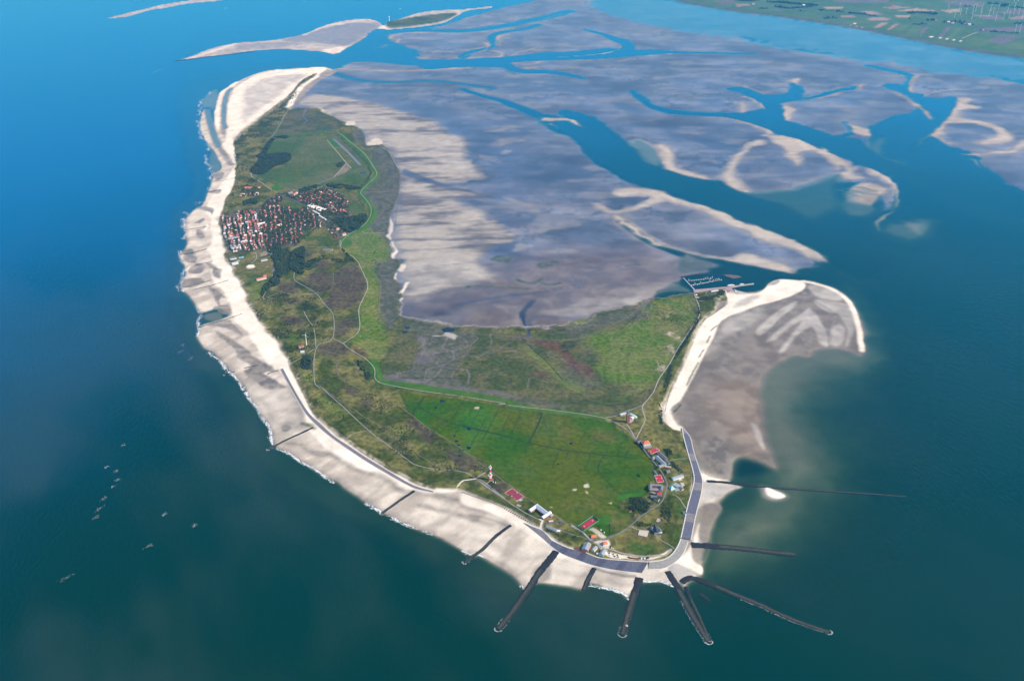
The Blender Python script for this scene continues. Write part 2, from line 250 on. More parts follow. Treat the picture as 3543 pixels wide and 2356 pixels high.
poly('deepbed', [(1149,9637.5),(1206.7,9324.1),(1280.3,9004.8),(1412,8840.8),(1614.9,8749.5),(1826.6,8726.9),(2099.7,8704.5),(2019.7,8704.5),(2200.6,8840.8),(2276.3,8933.8),(2274.5,9223.7),(2239.2,9375.1),(2202.1,9584),(2112.5,9664.5),(2128.6,9746.2),(2277.5,9718.9),(2365.7,9426.5),(2481.1,9426.5),(2609.5,9478.5),(2709.7,9691.6),(2753.7,9913.5),(2802,9913.5),(2778.5,9637.5),(2700.5,9426.5),(2719.8,9324.1),(2922.7,9478.5),(3159.5,9691.6),(3286.2,9718.9),(3371.2,9801.4),(3345.5,9718.9),(3261.4,9637.5),(3053.9,9531),(2894,9375.1),(2693.4,9223.7),(2510.6,9125.2),(2409,9028.6),(2430.3,8933.8),(2368.9,8659.9),(2326.3,8442.8),(2434.4,8276),(2532.8,8075.6),(2594.2,7940.4),(2772.2,8036.6),(2824.8,8276),(2828.8,8408),(2815.9,8161.2),(2772,8042.6),(2669.8,7927),(2761.1,7814.3),(2756.5,7570.8),(2834,7677.3),(2985.9,8191.3),(3097.9,8345),(3326.6,8601.9),(3535,8735.7),(3659.8,8943.5),(3591.1,8668.4),(3565.7,8471.8),(3629.6,8536.4),(3695,8838.5),(3735.9,9197.4),(3699.1,9125.2),(3695.2,9531),(3661.8,9637.5),(3665,9857.2),(3768.5,9913.5),(3845.3,9857.2),(4008.5,10144.9),(4044.6,10386.1),(3812.8,10801.3),(3836.6,10834.4),(4079.2,10448.1),(4036,10204.2),(3855.5,9801.4),(3795.7,9584),(3866.5,9426.5),(3862.9,9324.1),(3980.6,9273.7),(4125.8,9324.1),(3959.4,8933.8),(3836.1,8704.5),(3437.6,8075.6),(3219.3,7754.1),(3285.4,7842.2),(3166.6,7677.3),(3076,7466.8),(3376.3,7927),(3380.2,7650.4),(3393.4,7466.8),(3450.8,7315.5),(3412.5,7028.4),(3334.2,6782.1),(3383,6570.9),(3506,6429.7),(3615.2,6274.6),(3127.9,5289.2),(2287.1,5434.5),(2232.9,5829),(2254.7,5913.7),(2388.3,6053.7),(2465.8,6107.7),(2553.7,6274.6),(2642.1,6509.7),(2666.2,6633),(2674.5,6825.8),(2634.6,6982.5),(2591.7,7098.3),(2538.9,7145.6),(2541.9,7266.2),(2481.6,7365.3),(2414.2,7623.7),(2387.7,7570.8),(2263.5,7927),(2148.9,8071.9),(2107.4,8221.7),(2025.5,8376.4),(1901.1,8536.4),(1797.3,8618.5),(2066.4,8550.1),(1756.5,8637.7),(1446.2,8704.5),(1303,8840.8),(1222.5,9076.7),(1166.7,9375.1)], z=-4, f=110, warp=22)
poly('seabed', [(2756.5,7570.8),(2887.6,7842.2),(2991.7,7955.6),(3024.6,7898.5),(2892.2,7570.8),(2830.1,7365.3),(2900.1,7266.2),(2917.3,7121.9),(2883.5,7121.9),(2796.8,7266.2)], z=-.9, f=120, warp=15)
poly('seabed', [(998.1,7842.1),(1101.5,7613.1),(1104.8,7188.6),(1033,7074.9),(979.3,7305.6),(936.2,7677.3)], z=-.5, f=120, warp=20)
poly('deepbed', [(-949.2,11176.8),(-545,11176.8),(-344.8,11247.7),(-101.4,11319.4),(131.5,11428.5),(341.8,11577),(693.9,11652.6),(1059.8,11845.6),(1230.3,11845.6),(1311.1,12085.1),(1268.9,12249.8),(1108.9,12814.8),(934.7,13187),(1092.7,12998.4),(1271.5,12591.9),(1389,12418.7),(1426.9,12085.1),(1406.5,11767.7),(1618.5,11767.7),(1953.9,11652.6),(2710.8,11539.5),(2701.2,11494.9),(1942.3,11577),(1511.3,11465.3),(1152.8,11319.4),(804.9,11212.2),(465.7,11176.8),(128.1,11106.8),(-19.1,11003.2),(58.9,10670.4),(378.7,10574.1),(575.8,10417),(736.7,10174.5),(558.6,10324.8),(374.6,10448.1),(58.1,10510.7),(-136.4,10801.3),(-528.2,10801.3),(-912.4,10702.8)], z=-4, f=90, warp=20)
poly('bar', [(388.9,11305),(680.4,11406.5),(966.4,11554.5),(1160.8,11706.1),(1274.3,12004.3),(1262.6,11884.9),(1152.4,11614.7),(959.5,11465.3),(608.2,11333.8)], z=.5, f=50, warp=20)
line('deepbed', [(-1851.1,11690.7),(-1719.8,11972.2),(-1678.3,12470.2),(-1571.5,12952),(-1126.3,13177.4),(-630.4,13092),(-166.6,13429.9),(156.9,13836.4),(499.1,14266.4),(795.1,14780.8)], 170, z=-3, f=130, warp=30)
poly('deepbed', [(-1898.5,11783.2),(-1785.6,12470.2),(-1697.8,12627),(-1541,12680.2),(-1488.1,12367.5),(-1360.9,12166.9),(-1228.5,11877),(-1096.8,11736.8),(-1087.3,11247.7),(-1451.3,11162.8),(-1819.2,11247.7)], z=-3, f=130, warp=30)
line('deepbed', [(-2030.6,11247.7),(-1461.4,11247.7),(-956.8,11037.5),(-223.8,10996.4)], 330, z=-4, f=150, warp=20)
line('deepbed', [(-551.3,11319.4),(-480.7,11614.7),(-291.4,11884.9),(-203.7,12208.2),(-247.2,12591.9),(-161.1,12952),(150.5,13234.9),(347.7,13579.7)], 95, z=-2.5, f=80, warp=15)
line('deepbed', [(-478.7,9691.6),(-269.9,9400.7),(-61.3,9174.2),(104.7,8887.1),(250.9,8615.7)], 70, z=-1.6, f=70, warp=15)
line('deepbed', [(-1822.4,10448.1),(-1549,10121.3),(-1168.6,10016.4),(-731.8,10051.2),(-200.6,9746.2)], 90, z=-.7, f=120, warp=20)
line('deepbed', [(683.1,5900),(746.1,5720.2),(808.2,5568.1),(890.6,5440.5),(1058,5255.2),(1161.5,5139.3),(1325.1,5043.3),(1479.8,4935)], 62, z=-2.5, f=50, warp=8)
poly('deepbed', [(950.6,5375.6),(1126.7,5289.2),(1294.7,5188.5),(1457.4,5090.9),(1543,5043.3),(1670.9,4980.9),(1495,4996.4),(1397.7,4965.6),(1307.9,4830.5),(1188,4786.8),(1161.8,4830.5),(1103.4,4830.5),(951.6,4830.5),(930.4,4996.4),(1088.6,5075),(1044,5172)], z=-2.6, f=45, warp=6)
poly('bay', [(986.2,5358.1),(1063.8,5289.2),(1167.7,5172),(1067,5090.9),(937.7,5043.3),(920.4,5172)], z=-.35, f=70, warp=15)
for q, w_ in (([(324.4,5014),(355.9,4937),(352.3,4876.8),(232.8,4832.4),(57,4774.3),(-115.4,4717.3),(-283.1,4633.9)], 14), ([(367.1,5125.3),(552.6,5141.5),(679.2,5174.2),(775.3,5190.7)], 10), ([(488.5,5109.1),(392.7,5045.4),(354.5,5014)], 9), ([(148.2,6078.7),(21.1,6244.3),(-89.3,6382.4)], 10), ([(162.1,6068),(300.8,6004),(409.3,5941.2),(569.2,5859.2),(658.7,5720.2)], 16), ([(612.5,5125.3),(546.9,5077.1),(418.6,4983),(368.8,4952.3)], 8)):
    line('mudlow', q, w_, f=w_, warp=8)
# pale ribbed flat south of the village
poly('ribbed', [(-1926.6,9411.6),(-1768,9458.3),(-1538.4,9319.4),(-1197.4,9052.2),(-967.4,8757.5),(-947.8,8769.8),(-786.6,8588.7),(-627.4,8357.5),(-514.3,8013.4),(-403.1,7944.1),(-353.8,7613.1),(-360.4,7365.3),(-260.9,7131.3),(-181.4,6856.6),(-287.5,6751.8),(-400.5,6687.7),(-478.2,6700.4),(-356.8,6575),(-156.5,6417.8),(-345.6,6335.8),(-296,6199.4),(-191.6,6068),(-83,5859.2),(19.3,5624.3),(-111.1,5494.5),(-159.1,5334.9),(-195.1,5266.5),(-166.8,5150.1),(-122,5045.4),(-102.3,4952.3),(-238.2,4921.9),(-407.8,4803.2),(-553.8,4689.2),(-573.6,4774.3),(-571.7,4998.5),(-625.9,5240.6),(-687.7,5595.5),(-728.9,5992.8),(-812,6942.5),(-917.5,7401.5),(-1017.6,7683.8),(-1143.4,7716.3),(-1252.4,8198.6),(-1511.4,8498.8),(-1741.1,8944.9),(-1946.5,9030.6),(-1946.5,9296.6)], z=.8, f=110, warp=60, op=.95)
poly('mudlow', [(-778.6,7019.2),(-603.7,6830.1),(-436.8,6649.8),(-202,6453.5),(-185.9,6406),(-393.4,6550.3),(-553.4,6675),(-762.9,6856.6)], f=50, warp=10, op=.8)
poly('pale', [(-599.8,7944.1),(-432.2,7808.7),(-365.6,7487.4),(-336.4,7188.6),(-197.1,6856.6),(-319.6,6777.7),(-431.4,6830.1),(-508.4,7188.6),(-658.9,7549.8)], f=110, warp=30, op=.55)
poly('pale', [(-622.5,5207.2),(-440.8,5274.4),(-202.5,5291.4),(-186.4,5174.2),(-121.7,5029.7),(-238.8,4937),(-439.1,4832.4),(-558.8,4861.9)], f=80, warp=20, op=.45)
line('pale', [(-30.1,6359.1),(57.4,6244.3),(114.7,6199.4),(141.7,6111.3)], 40, f=40, warp=20, op=.4)
for q in ([(-192.2,8119.3),(-101.4,8155.2),(27,8264.5)], [(-96.2,7677.3),(-62.6,7842.1),(61.1,7842.1)], [(-76.8,7456.5),(-34.8,7518.5)], [(-226.5,7365.3),(-141.4,7276)], [(160.6,5729.3),(201.6,5748.9),(290.3,5768.6)], [(31.2,5431),(63.9,5484.9)]):
    line('pale', q, 70, f=80, warp=70, op=.35)
for q in ([(-126.3,5257.5),(-77,5325.7),(-7.2,5274.4),(-25.8,5207.2),(-94.4,5223.9)], [(135.5,5190.7),(217.8,5240.6),(267.8,5240.6),(234,5174.2),(170.8,5125.3)], [(-303.2,4803.2),(-247.5,4861.9),(-225.2,4891.8),(-118.6,4876.8),(110.4,4847.2),(28.3,4832.4),(-147.7,4861.9),(-235.2,4847.2)]):
    poly('weed', q, f=20, warp=14, op=.85)
line('weed', [(29,4975.3),(58.6,4937),(117.7,4921.9),(160.9,4983)], 22, f=14, warp=6, op=.9)
line('weed', [(165.2,4921.9),(205.9,4899.3),(254.2,4921.9)], 22, f=14, warp=6, op=.9)
# sand bars
for q in ([(232.1,8510.4),(253.1,8588.7),(410.4,8569),(505,8549.4),(573.2,8414.3),(614.7,8191.3),(546.6,8282.9),(461.2,8433.4),(385.8,8433.4),(309.7,8414.3),(253.8,8433.4)], [(279.8,8357.5),(345.9,8376.4),(385.1,8191.3),(333.2,8282.9)],
          [(700.3,6453.5),(747.1,6550.3),(931.4,6575),(1038.2,6513.7),(1036.7,6519.8),(1067.7,6429.7),(1233.2,6236.8),(1329.9,6107.7),(1463.1,5896.6),(1592.6,5713.8),(1730.5,5494.6),(1745.3,5482.5),(1780.5,5375.6),(1789.1,5205),(1702.7,5323.4),(1634.3,5428.6),(1559.2,5518.9),(1540.9,5494.6),(1459.6,5618),(1428,5730),(1297,5930.9),(1214.4,6125.8),(1060.4,6293.6),(1007.5,6351.3),(927.9,6303.2),(922.8,6409.9),(834.6,6449.5),(913.6,6429.6),(762.6,6406)],
          [(562,6255.6),(600.1,6233),(626.6,6122.2),(696.8,6111.3),(854.7,6244.3),(978.6,6359.1),(1013.7,6335.8),(885.5,6199.4),(692.6,6068),(608.6,6078.7),(572.2,6155.1)],
          [(636.3,5993.5),(686.3,6004),(740.9,5859.2),(817.4,5643.3),(898,5494.5),(901.6,5482.5),(985.2,5393.2),(1152,5255.2),(1326.4,5340.7),(1437.7,5272.1),(1534.5,5155.6),(1544.9,5075),(1459.3,5098.9),(1298.2,5205),(1126.7,5289.2),(1014.4,5375.6),(890.6,5440.5),(805.9,5549.5),(698.3,5779.1)],
          [(2000,7814.3),(1935.2,7786.5),(1853.4,7677.3),(1784.1,7518.5),(1713.6,7415.8),(1648.9,7266.2),(1586.4,7121.9),(1519.7,6914.6),(1499.4,6825.8),(1490.8,6696.2),(1495.9,6591.5),(1579.8,6449.5),(1615.2,6469.5),(1588.8,6612.2),(1589,6675),(1572.2,6782.1),(1585.6,6914.6),(1610.9,7074.9),(1666.6,7217.5),(1750.4,7390.5),(1810.9,7544.5),(1876.5,7650.4),(1978.3,7717.9)],
          [(2039.4,7955.6),(2086.7,7998.9),(2145.5,8057.2),(2104,8206.5),(2022.2,8360.7),(1901.1,8536.4),(1794.2,8601.9),(1891.5,8487.8),(2008.7,8298.4),(2080.1,8101.5),(2093.2,7898.5),(2075.1,7759),(2115,7623.7),(2104.9,7466.8),(2065.9,7365.3),(2096.6,7266.2),(2096.7,7145.6),(2177.9,7340.3),(2176.4,7415.8),(2288.1,7518.5),(2337.7,7492.6),(2358.4,7266.2),(2388.3,7098.3),(2348.7,7028.4),(2423.2,7121.9),(2435.1,6982.5),(2335.3,6914.6),(2367.8,6803.9),(2485.3,6825.8),(2434,6892.2),(2538.3,7121.9),(2584.3,7074.9),(2559.6,6914.6),(2590.4,6847.8),(2619.1,6738.9),(2612.3,6550.4),(2523.4,6274.6),(2460.1,6125.8),(2534,6218.1),(2642.1,6509.7),(2666.2,6633),(2674.5,6825.8),(2634.6,6982.5),(2591.7,7098.3),(2545.1,7121.9),(2475.8,7028.4),(2490.9,7121.9),(2466.9,7315.5),(2414.2,7623.7),(2387.7,7570.8),(2263.5,7927)],
          [(1134.2,7650.4),(1210,7677.3),(1230.5,7518.5),(1222.4,7365.3),(1180.3,7121.9),(1220.3,7028.4),(1315.2,6914.6),(1372.2,6825.8),(1397.7,6749.7),(1296.9,6803.9),(1108.1,7040),(1125.4,7266.2)],
          [(4183,9324.1),(4267,9223.7),(4116.6,9076.7),(4190.4,8933.8),(3998.8,8840.8),(3868.7,8571.9),(3994.5,8442.8),(4060.5,8235.3),(4066.2,7997.9),(3988.2,7846.3),(3779.3,7703.3),(3694.6,7754.1),(3893.4,7921.4),(3973.5,8036.6),(3991.9,8194.8),(3907.2,8358.7),(3699.9,8358.7),(3558.8,8154.8),(3523,8036.6),(3443.5,7959.5),(3451.4,7703.3),(3393.8,7959.5),(3219.3,7754.1),(3533.5,8194.8),(3846.8,8704.5),(3989.2,8981)],
          [(3414.6,7466.8),(3553.7,7428.5),(3686.7,7492.6),(3872.9,7544.5),(3954.5,7677.3),(4079.1,7814.3),(4371.8,7955.6),(4249.6,7704.4),(3991.3,7623.7),(3859,7466.8),(3699.7,7441.2),(3537.7,7390.5),(3432.9,7390.5)],
          [(3435.1,7327.9),(3471.8,7266.2),(3442.1,7098.3),(3413.8,7063.2),(3420.9,7193.4)],
          [(2464.5,9028.6),(2506.5,8887.1),(2427.3,8615.7),(2336.8,8464.1),(2379.8,8704.5)], [(2831.3,8400.6),(2884.1,8235.3),(2960.4,8154.8),(2897.5,7959.5),(2794.2,8075.6),(2820.5,8194.8)],
          [(3881.4,9857.2),(4054.6,10204.2),(4148.3,10324.8),(3937.7,9913.5),(3798.7,9478.5),(3814.9,9637.5)], [(2804.4,10115.4),(2893.5,10174.5),(2799.6,9857.2),(2789.9,9913.5)], [(2069,9076.7),(2112.6,9125.2),(2083.8,8933.8),(2022.9,8772.2)]):
    poly('pale', q, f=170, warp=45, op=.38)
    poly('bar', q, z=.8, f=90, warp=30)
for q, w_ in (([(2454,9076.7),(2696,9233.7),(2886.9,9349.5),(3031.2,9452.5),(3194.4,9610.7),(3343.8,9675.3),(3448.4,9913.5)], 55), ([(3661.8,9637.5),(3698.1,9375.1),(3681.4,9076.7),(3650,8840.8),(3616.6,8550.1)], 75), ([(3849.5,9349.5),(3932.1,9478.5),(4053.5,9584),(4209.9,9653.7),(4421.6,9680.8)], 30), ([(2280.4,9846),(2319.2,9637.5),(2379.8,9489)], 40), ([(2149.4,9385.3),(2228.2,9324.1),(2252.7,9125.2),(2254.7,8887.1)], 45), ([(2719.8,9324.1),(2930,9504.7),(3190.7,9757.2)], 25),
             ([(-19.1,10969.1),(205.5,10935.1),(329.1,11106.8)], 60), ([(-481.7,11283.4),(-305.9,11319.4),(-129.1,11355.5),(-103.2,11539.5),(-217.5,11729.1)], 50), ([(-571.3,11767.7),(-404.2,11845.6),(-273.4,12044.6),(-297.8,12166.9)], 60), ([(-180.1,12085.1),(-158,12680.2),(-37.3,12814.8)], 90), ([(-6.1,11465.3),(220.5,11806.5),(350.8,11908.6)], 35), ([(462,14156.6),(717.3,14605.5)], 60), ([(-638.9,13283.2),(-329.6,13579.7),(25.5,13784.3)], 45), ([(-424.9,12998.4),(-163.3,13139.3),(24.8,13380.7)], 45), ([(476.4,11106.8),(733.1,11141.7),(1007.7,11212.2)], 25),
             ([(-1796.7,10676.8),(-1540.4,10614.9),(-1226.2,10561.3),(-770.5,10638.1),(-465.4,10739.4)], 85), ([(-2029.9,11145.9),(-1615,11179.6),(-970.1,11205.1),(-649,11264.8)], 45), ([(-1078.5,11333.8),(-875.8,11247.7),(-600.2,11264.8),(-495.9,11509.7),(-335.7,11736.8),(-266.3,12068.9),(-349.6,12266.5)], 40), ([(-1541.9,11924.5),(-1477.8,12117.7)], 130), ([(-1487.3,12522.1),(-1461.5,12787.6),(-1238.1,12952),(-918.2,12874.8)], 60), ([(-1366.1,12216.5),(-1361.6,12522.1),(-1076.9,12553.4)], 40), ([(-1013.4,13177.4),(-866.4,13234.9)], 60), ([(-1092.8,11690.7),(-838.8,11672.4),(-503,11690.7)], 40), ([(162.7,10702.8),(254.1,10735.4)], 80), ([(1159.8,11106.8),(1493.6,11319.4)], 30), ([(1552.6,11465.3),(1825.5,11539.5)], 35)):
    line('bar', q, w_*.9, z=.7, f=w_*1.3, warp=30, op=.8)
poly('bar', [(2291.3,6550.4),(2412.3,6696.2),(2508,6675),(2568.2,6550.4),(2471.2,6409.9),(2402.1,6274.6),(2288,6107.7),(2186,6162.4),(2160.4,6236.8)], z=.25, f=60, warp=15)
for k in range(7):
    poly('seabed', [(x+dx_, y+dy_) for (x, y), (dx_, dy_) in zip([(2241.9,6469.5),(2351,6499.6),(2457.6,6519.8),(2453.6,6507.7),(2345.9,6483.5),(2234.8,6445.5)], [(rng.uniform(-20, 20), -k*28.0+100) for _ in range(6)])], z=-.3, f=16, warp=12, op=.8)
poly('seabed', [(2453.9,6107.7),(2388.3,6053.7),(2300.5,5965.5),(2249.3,5879.5),(2229,5713.8),(2289.6,5862.6),(2376.1,5983),(2459.5,6089.6)], z=-.12, f=40, warp=8)
poly('seabed', [(2222.9,5746.3),(2286,5586.7),(2373.5,5525),(2517.6,5618),(2654.4,5829),(2671.5,5948.2),(2545.6,6000.5),(2427.6,5913.7),(2329.7,5879.5)], z=-1.0, f=190, warp=25)
poly('seabed', [(2456.5,5913.7),(2501.8,5879.5),(2546.7,5845.7),(2463.6,5681.5),(2431.1,5746.3)], z=-.35, f=90, warp=40)
poly('seabed', [(2159.4,6274.6),(2371.3,6180.9),(2282.8,6000.5),(2160.7,5983),(2106,6053.7)], z=-.9, f=120, warp=10)
poly('seabed', [(1610.9,6449.5),(1915.8,6550.4),(2162.9,6760.4),(2327.8,6892.2),(2277.7,6675),(2161.7,6180.9),(1870.4,5913.7),(1716,6236.8)], z=-1.3, f=200, warp=20)
# the neighbouring sand island in the distance and the bar beyond it
poly('pale', [(-3691.7,11120.7),(-3593.3,11421.1),(-3502.5,11877),(-3301.2,12236.5),(-2919,12418.7),(-2721.5,12680.2),(-2590.2,12952),(-2493.9,13469.6),(-2360.1,13836.4),(-2008.6,14156.6),(-1769.3,13836.4),(-1655.7,13529.4),(-1585.8,13962.8),(-1345.1,14628.7),(-1052.6,14911.9),(-636.1,15057.3),(-304.9,15356.4),(-299.4,15057.3),(-627.5,14840.1),(-716.5,14490.8),(-834.7,14026.9),(-934.4,13712.1),(-1149.5,13469.6),(-1578,13177.4),(-1716.7,13234.9),(-1775.2,12952),(-1792.5,12522.1),(-1912.4,11877),(-1990.9,11509.7),(-2180.3,11645),(-2543.5,11783.2),(-2781.1,11783.2),(-3019.8,11645),(-3153.7,11509.7),(-3317.6,11377.3),(-3563.4,11205.1)], z=1, f=60, warp=25)
poly('mud', [(-2758.6,12418.7),(-2453.6,13234.9),(-2145.1,13712.1),(-1832.6,13712.1),(-1711.6,13351.3),(-1813.4,12680.2),(-1940.8,12068.9),(-2182.6,12166.9),(-2463.2,12266.5)], f=120, warp=50, op=.6)
poly('mud', [(-3207.5,12068.9),(-2815.5,12266.5),(-2532.2,12166.9),(-2743.1,11924.5),(-3126.2,11736.8)], f=80, warp=30, op=.4)
line('bar', [(-1580.6,13200.3),(-1365.4,13316.2),(-1149.5,13469.6),(-935.9,13736.8),(-854.6,14026.9),(-760.9,14559.4),(-628.6,14868.7)], 75, z=1.5, f=50, warp=10)
line('dry', [(-3570.8,11230.6),(-3439.6,11645),(-3291.3,12196.6)], 60, f=50, warp=20, op=.6)
line('dry', [(-2596.3,12787.6),(-2473.6,13351.3),(-2242.7,13712.1),(-1899.8,14091.4)], 60, f=50, warp=20, op=.6)
poly('dry', [(-2196,11736.8),(-1929.3,11991.5),(-1993.7,11527.6)], f=60, warp=10, op=.7)
poly('dry', [(-1723.6,13292.8),(-1676.4,13712.1),(-1581.3,13292.8),(-1634.5,13177.4)], f=40, warp=10, op=.8)
poly('airfield', [(-1661,13836.4),(-1583.1,13937.4),(-1221.8,14382.3),(-826.5,14628.7),(-782.9,14382.3),(-892.2,13988.4),(-1068.4,13675.2),(-1583.9,13316.2)], z=3, f=40, warp=20, rel=2)
poly('scrub', [(-1344.7,14156.6),(-1251.7,14248.7),(-1098.6,14091.4),(-1186.6,13937.4)], f=40, warp=20, op=.6)
poly('pale', [(-5549,14156.6),(-5324,15057.3),(-5169.4,15588.1),(-4888.3,15989.1),(-4385.5,16410),(-4425.8,15858.7),(-4816.5,15510.1),(-5013.5,15086.8),(-5175.1,14797.4),(-5290.1,14222.3)], z=.8, f=60, warp=20)
poly('seabed', [(-3717.3,10337.1),(-3726.1,10599.6),(-3654.4,10715.8),(-3686.3,10523.3)], z=-.2, f=40)
# ------------------------------------------------ the island: beach
poly('wet', [(-1990.6,10779.5),(-2102.9,10749.8),(-2325.9,10690.9),(-2540.4,10603.6),(-2661.4,10377.2),(-2745,10027.4),(-2756.6,9812.5),(-2781.2,9577),(-2726.6,9251.3),(-2631.7,8819.2),(-2510.1,8346.3),(-2584.1,8498.8),(-2700.4,8819.2),(-2751.2,8860.7),(-2679.1,8498.8),(-2594.7,8198.6),(-2479.3,7882.6),(-2371.8,7651.5),(-2294.7,7493.6),(-2196.9,7252.5),(-2119.7,7052.5),(-2131.3,6915.4),(-2111.3,6782.9),(-2073.4,6530.8),(-2029.7,6226.3),(-2051.3,6137.5),(-2057.3,5987.2),(-2020.4,5802.9),(-2064.1,5950.9),(-1991.9,5729.3),(-1918.8,5503),(-1911.9,5360.4),(-1886.2,5274.4),(-1823.6,5157.8),(-1787.3,5014),(-1763,4861.9),(-1702,4774.3),(-1644.6,4675.3),(-1579.7,4566.2),(-1550,4539.6),(-1512.8,4566.2),(-1490,4606.6),(-1442.4,4552.9),(-1423.3,4500.1),(-1477.5,4435.5),(-1519.6,4391.2),(-1499.4,4262.5),(-1443.7,4157),(-1370.7,4077.8),(-1312.2,3990.1),(-1255.7,3905.4),(-1193.7,3813.5),(-1153.3,3746.3),(-1142.3,3728.2),(-1091.7,3633.3),(-1038.5,3542.2),(-993.7,3463.2),(-951.2,3370.2),(-928.5,3305),(-906.2,3281),(-853.8,3233.9),(-802.5,3187.8),(-748.1,3142.6),(-701.9,3091.2),(-655.1,3055.2),(-606.9,3005.8),(-560.9,2964.5),(-524.6,2930.7),(-480.2,2890.8),(-457.2,2861.5),(-432.1,2845.3),(-386.4,2813.5),(-325.2,2769.8),(-273.8,2740.4),(-142.6,2630.4),(-100.3,2622.2),(-47.2,2573.5),(-5.7,2526.2),(34.6,2464.9),(49.8,2472.4),(85.4,2487.6),(145.6,2476.2),(215,2457.4),(235.5,2464.9),(246.9,2483.8),(295.8,2464.9),(343.8,2442.4),(359,2420.3),(385.4,2457.4),(403.9,2487.6),(422.9,2499.1),(476.2,2499.1),(508.9,2480),(530.2,2487.6),(545.7,2457.4),(565.6,2487.6),(606.9,2522.3),(616.9,2565.5),(639.7,2622.2),(667.4,2689.1),(677.9,2732.3),(697.3,2794.3),(624.6,2608.9),(661.8,2695.9),(693.3,2787.2),(714,2837.7),(741.8,2883),(745.4,2922.6),(774.3,2970),(813.1,3004.5),(837.6,3025.4),(759.2,3060.9),(804.1,3060.9),(825.2,3126.3),(841.3,3186.3),(864.3,3216.9),(823.4,3360.3),(779.7,3622.2),(682.2,3564.9),(857.9,4065.2),(1050.9,4551.1),(1479.8,4935),(1272.3,4801.3),(1103.4,4830.5),(828.4,4551.1),(205.1,4134.1),(-303,4022.6),(-593.2,4372.5),(-825.8,4921.9),(-1184.2,5992.8),(-1411.4,7341.3),(-1841.1,8737.1),(-1979.6,8944.9),(-1955.3,9625.2),(-1934.5,10053.5),(-1831.4,10517.7)], z=.62, f=34, warp=10)
poly('bay', [(-2020.7,8902.7),(-1946.5,9030.6),(-1950,9481.8),(-1928,10079.8),(-1831.4,10517.7),(-1965.8,10632.6),(-2021.7,10294.5),(-2033.8,9481.8)], z=.6, f=40, warp=12, op=.7)
poly('seabed', [(715.8,3240.1),(886.1,3240.1),(1010.3,3053.8),(921.4,2850.5),(754.2,2787.2),(686.1,2666.5),(815.2,2553.2),(1116.6,2725.8),(1384.4,3201.5),(1429,3622.2),(1369.3,3564.9),(1608.5,3802.2),(1733.7,4178.5),(1640.3,4297.1),(1292.3,4178.5),(1043.8,3752.8),(989.7,3504.4)], z=-1.5, f=420, warp=60)
poly('seabed', [(1133.5,4687.4),(877,4178.5),(710,3752.8),(705.3,3444.3),(709.3,3201.5),(804.5,3126.3),(931.3,3156.1),(987.2,3025.4),(897.6,2916),(766.7,2850.5),(697.1,2725.8),(653.7,2608.9),(611.4,2531.3),(804.1,2666.5),(998.8,2850.5),(1173.3,3126.3),(1196,3444.3),(1197.1,3622.2),(1256.5,3657),(1421.1,3904),(1600.2,3956.6),(1676.5,4178.5),(1732.8,4421.1),(1646.4,4687.4)], z=-.5, f=260, warp=45)
poly('deepbed', [(843.6,3156.1),(878.1,3201.5),(929.6,3186.3),(957.8,3126.3),(897.6,3097),(840,3097)], z=-1.6, f=60, warp=10)
# wet bay on the right and the spit that closes it
poly('bay', [(663.1,3657),(660.5,3567.4),(669.6,3444.3),(692.1,3360.3),(715.8,3240.1),(765.9,3097),(804.1,3060.9),(825.2,3126.3),(841.3,3186.3),(864.3,3216.9),(901.5,3232.3),(942.2,3186.3),(990.3,3141.1),(996.8,3240.1),(998.5,3360.3),(1008.7,3444.3),(1034.8,3622.2),(1025.8,3504.4),(1050.9,3657),(1083.5,3802.2),(1140.6,3924.9),(1225.5,4010.3),(1302.6,4076.3),(1352.7,4054.1),(1411.6,4121.2),(1490.1,4144),(1560.6,4121.2),(1599.5,4065.2),(1650.6,4178.5),(1712.9,4358.4),(1746.2,4551.1),(1754.6,4687.4),(1737.3,4801.3),(1692.8,4889.8),(1606.9,4965.6),(1491.2,4980.9),(1390.6,4935),(1334.6,4845.2),(1272.3,4801.3),(1185,4772.4),(1159,4786.8),(1061,4604.8),(896.9,4297.1),(724.8,3852.6)], z=.45, f=60, warp=12)
poly('baywarm', [(885.9,3802.2),(1054.6,3802.2),(1044.1,3564.9),(1008.7,3444.3),(998,3263.6),(973,3247.9),(906.4,3255.8),(831.2,3401.9),(849.3,3622.2),(808.8,3504.4)], f=130, warp=20, op=.75)
poly('dark', [(766.6,3335.8),(849.7,3360.3),(862.1,3247.9),(852.8,3201.5),(818.2,3111.6),(765.9,3097),(751.5,3201.5)], f=60, warp=14, op=.6)
poly('pale', [(967.8,3461.5),(988.3,3452.9),(989.8,3360.3),(980.2,3279.5),(967.6,3319.5)], z=.6, f=20, warp=5, op=.7)
poly('dark', [(1017.9,4433.8),(1071.5,4485.3),(1251.9,4604.8),(1270.9,4564.4),(1189.5,4421.1),(1070.6,4237.1),(979.3,4010.3),(944,3904),(935.1,3935.4),(969.7,4065.2),(1051.4,4272.9),(1189.7,4472.4),(1148.5,4485.3)], f=40, warp=10, op=.6)
poly('pale', [(1069,4472.4),(1123.6,4498.4),(1248.9,4591.3),(1273.4,4551.1),(1156.9,4395.9),(1022.7,4260.9),(902.5,4087.4),(933.1,4201.8),(987.2,4297.1)], f=50, warp=15, op=.6)
poly('dark', [(1563,4889.8),(1470.6,4758.1),(1354.8,4659.6),(1257.6,4604.8),(1265.3,4564.4),(1383.2,4659.6),(1482.7,4715.4),(1538,4729.6),(1574.5,4801.3)], f=25, warp=6, op=.7)
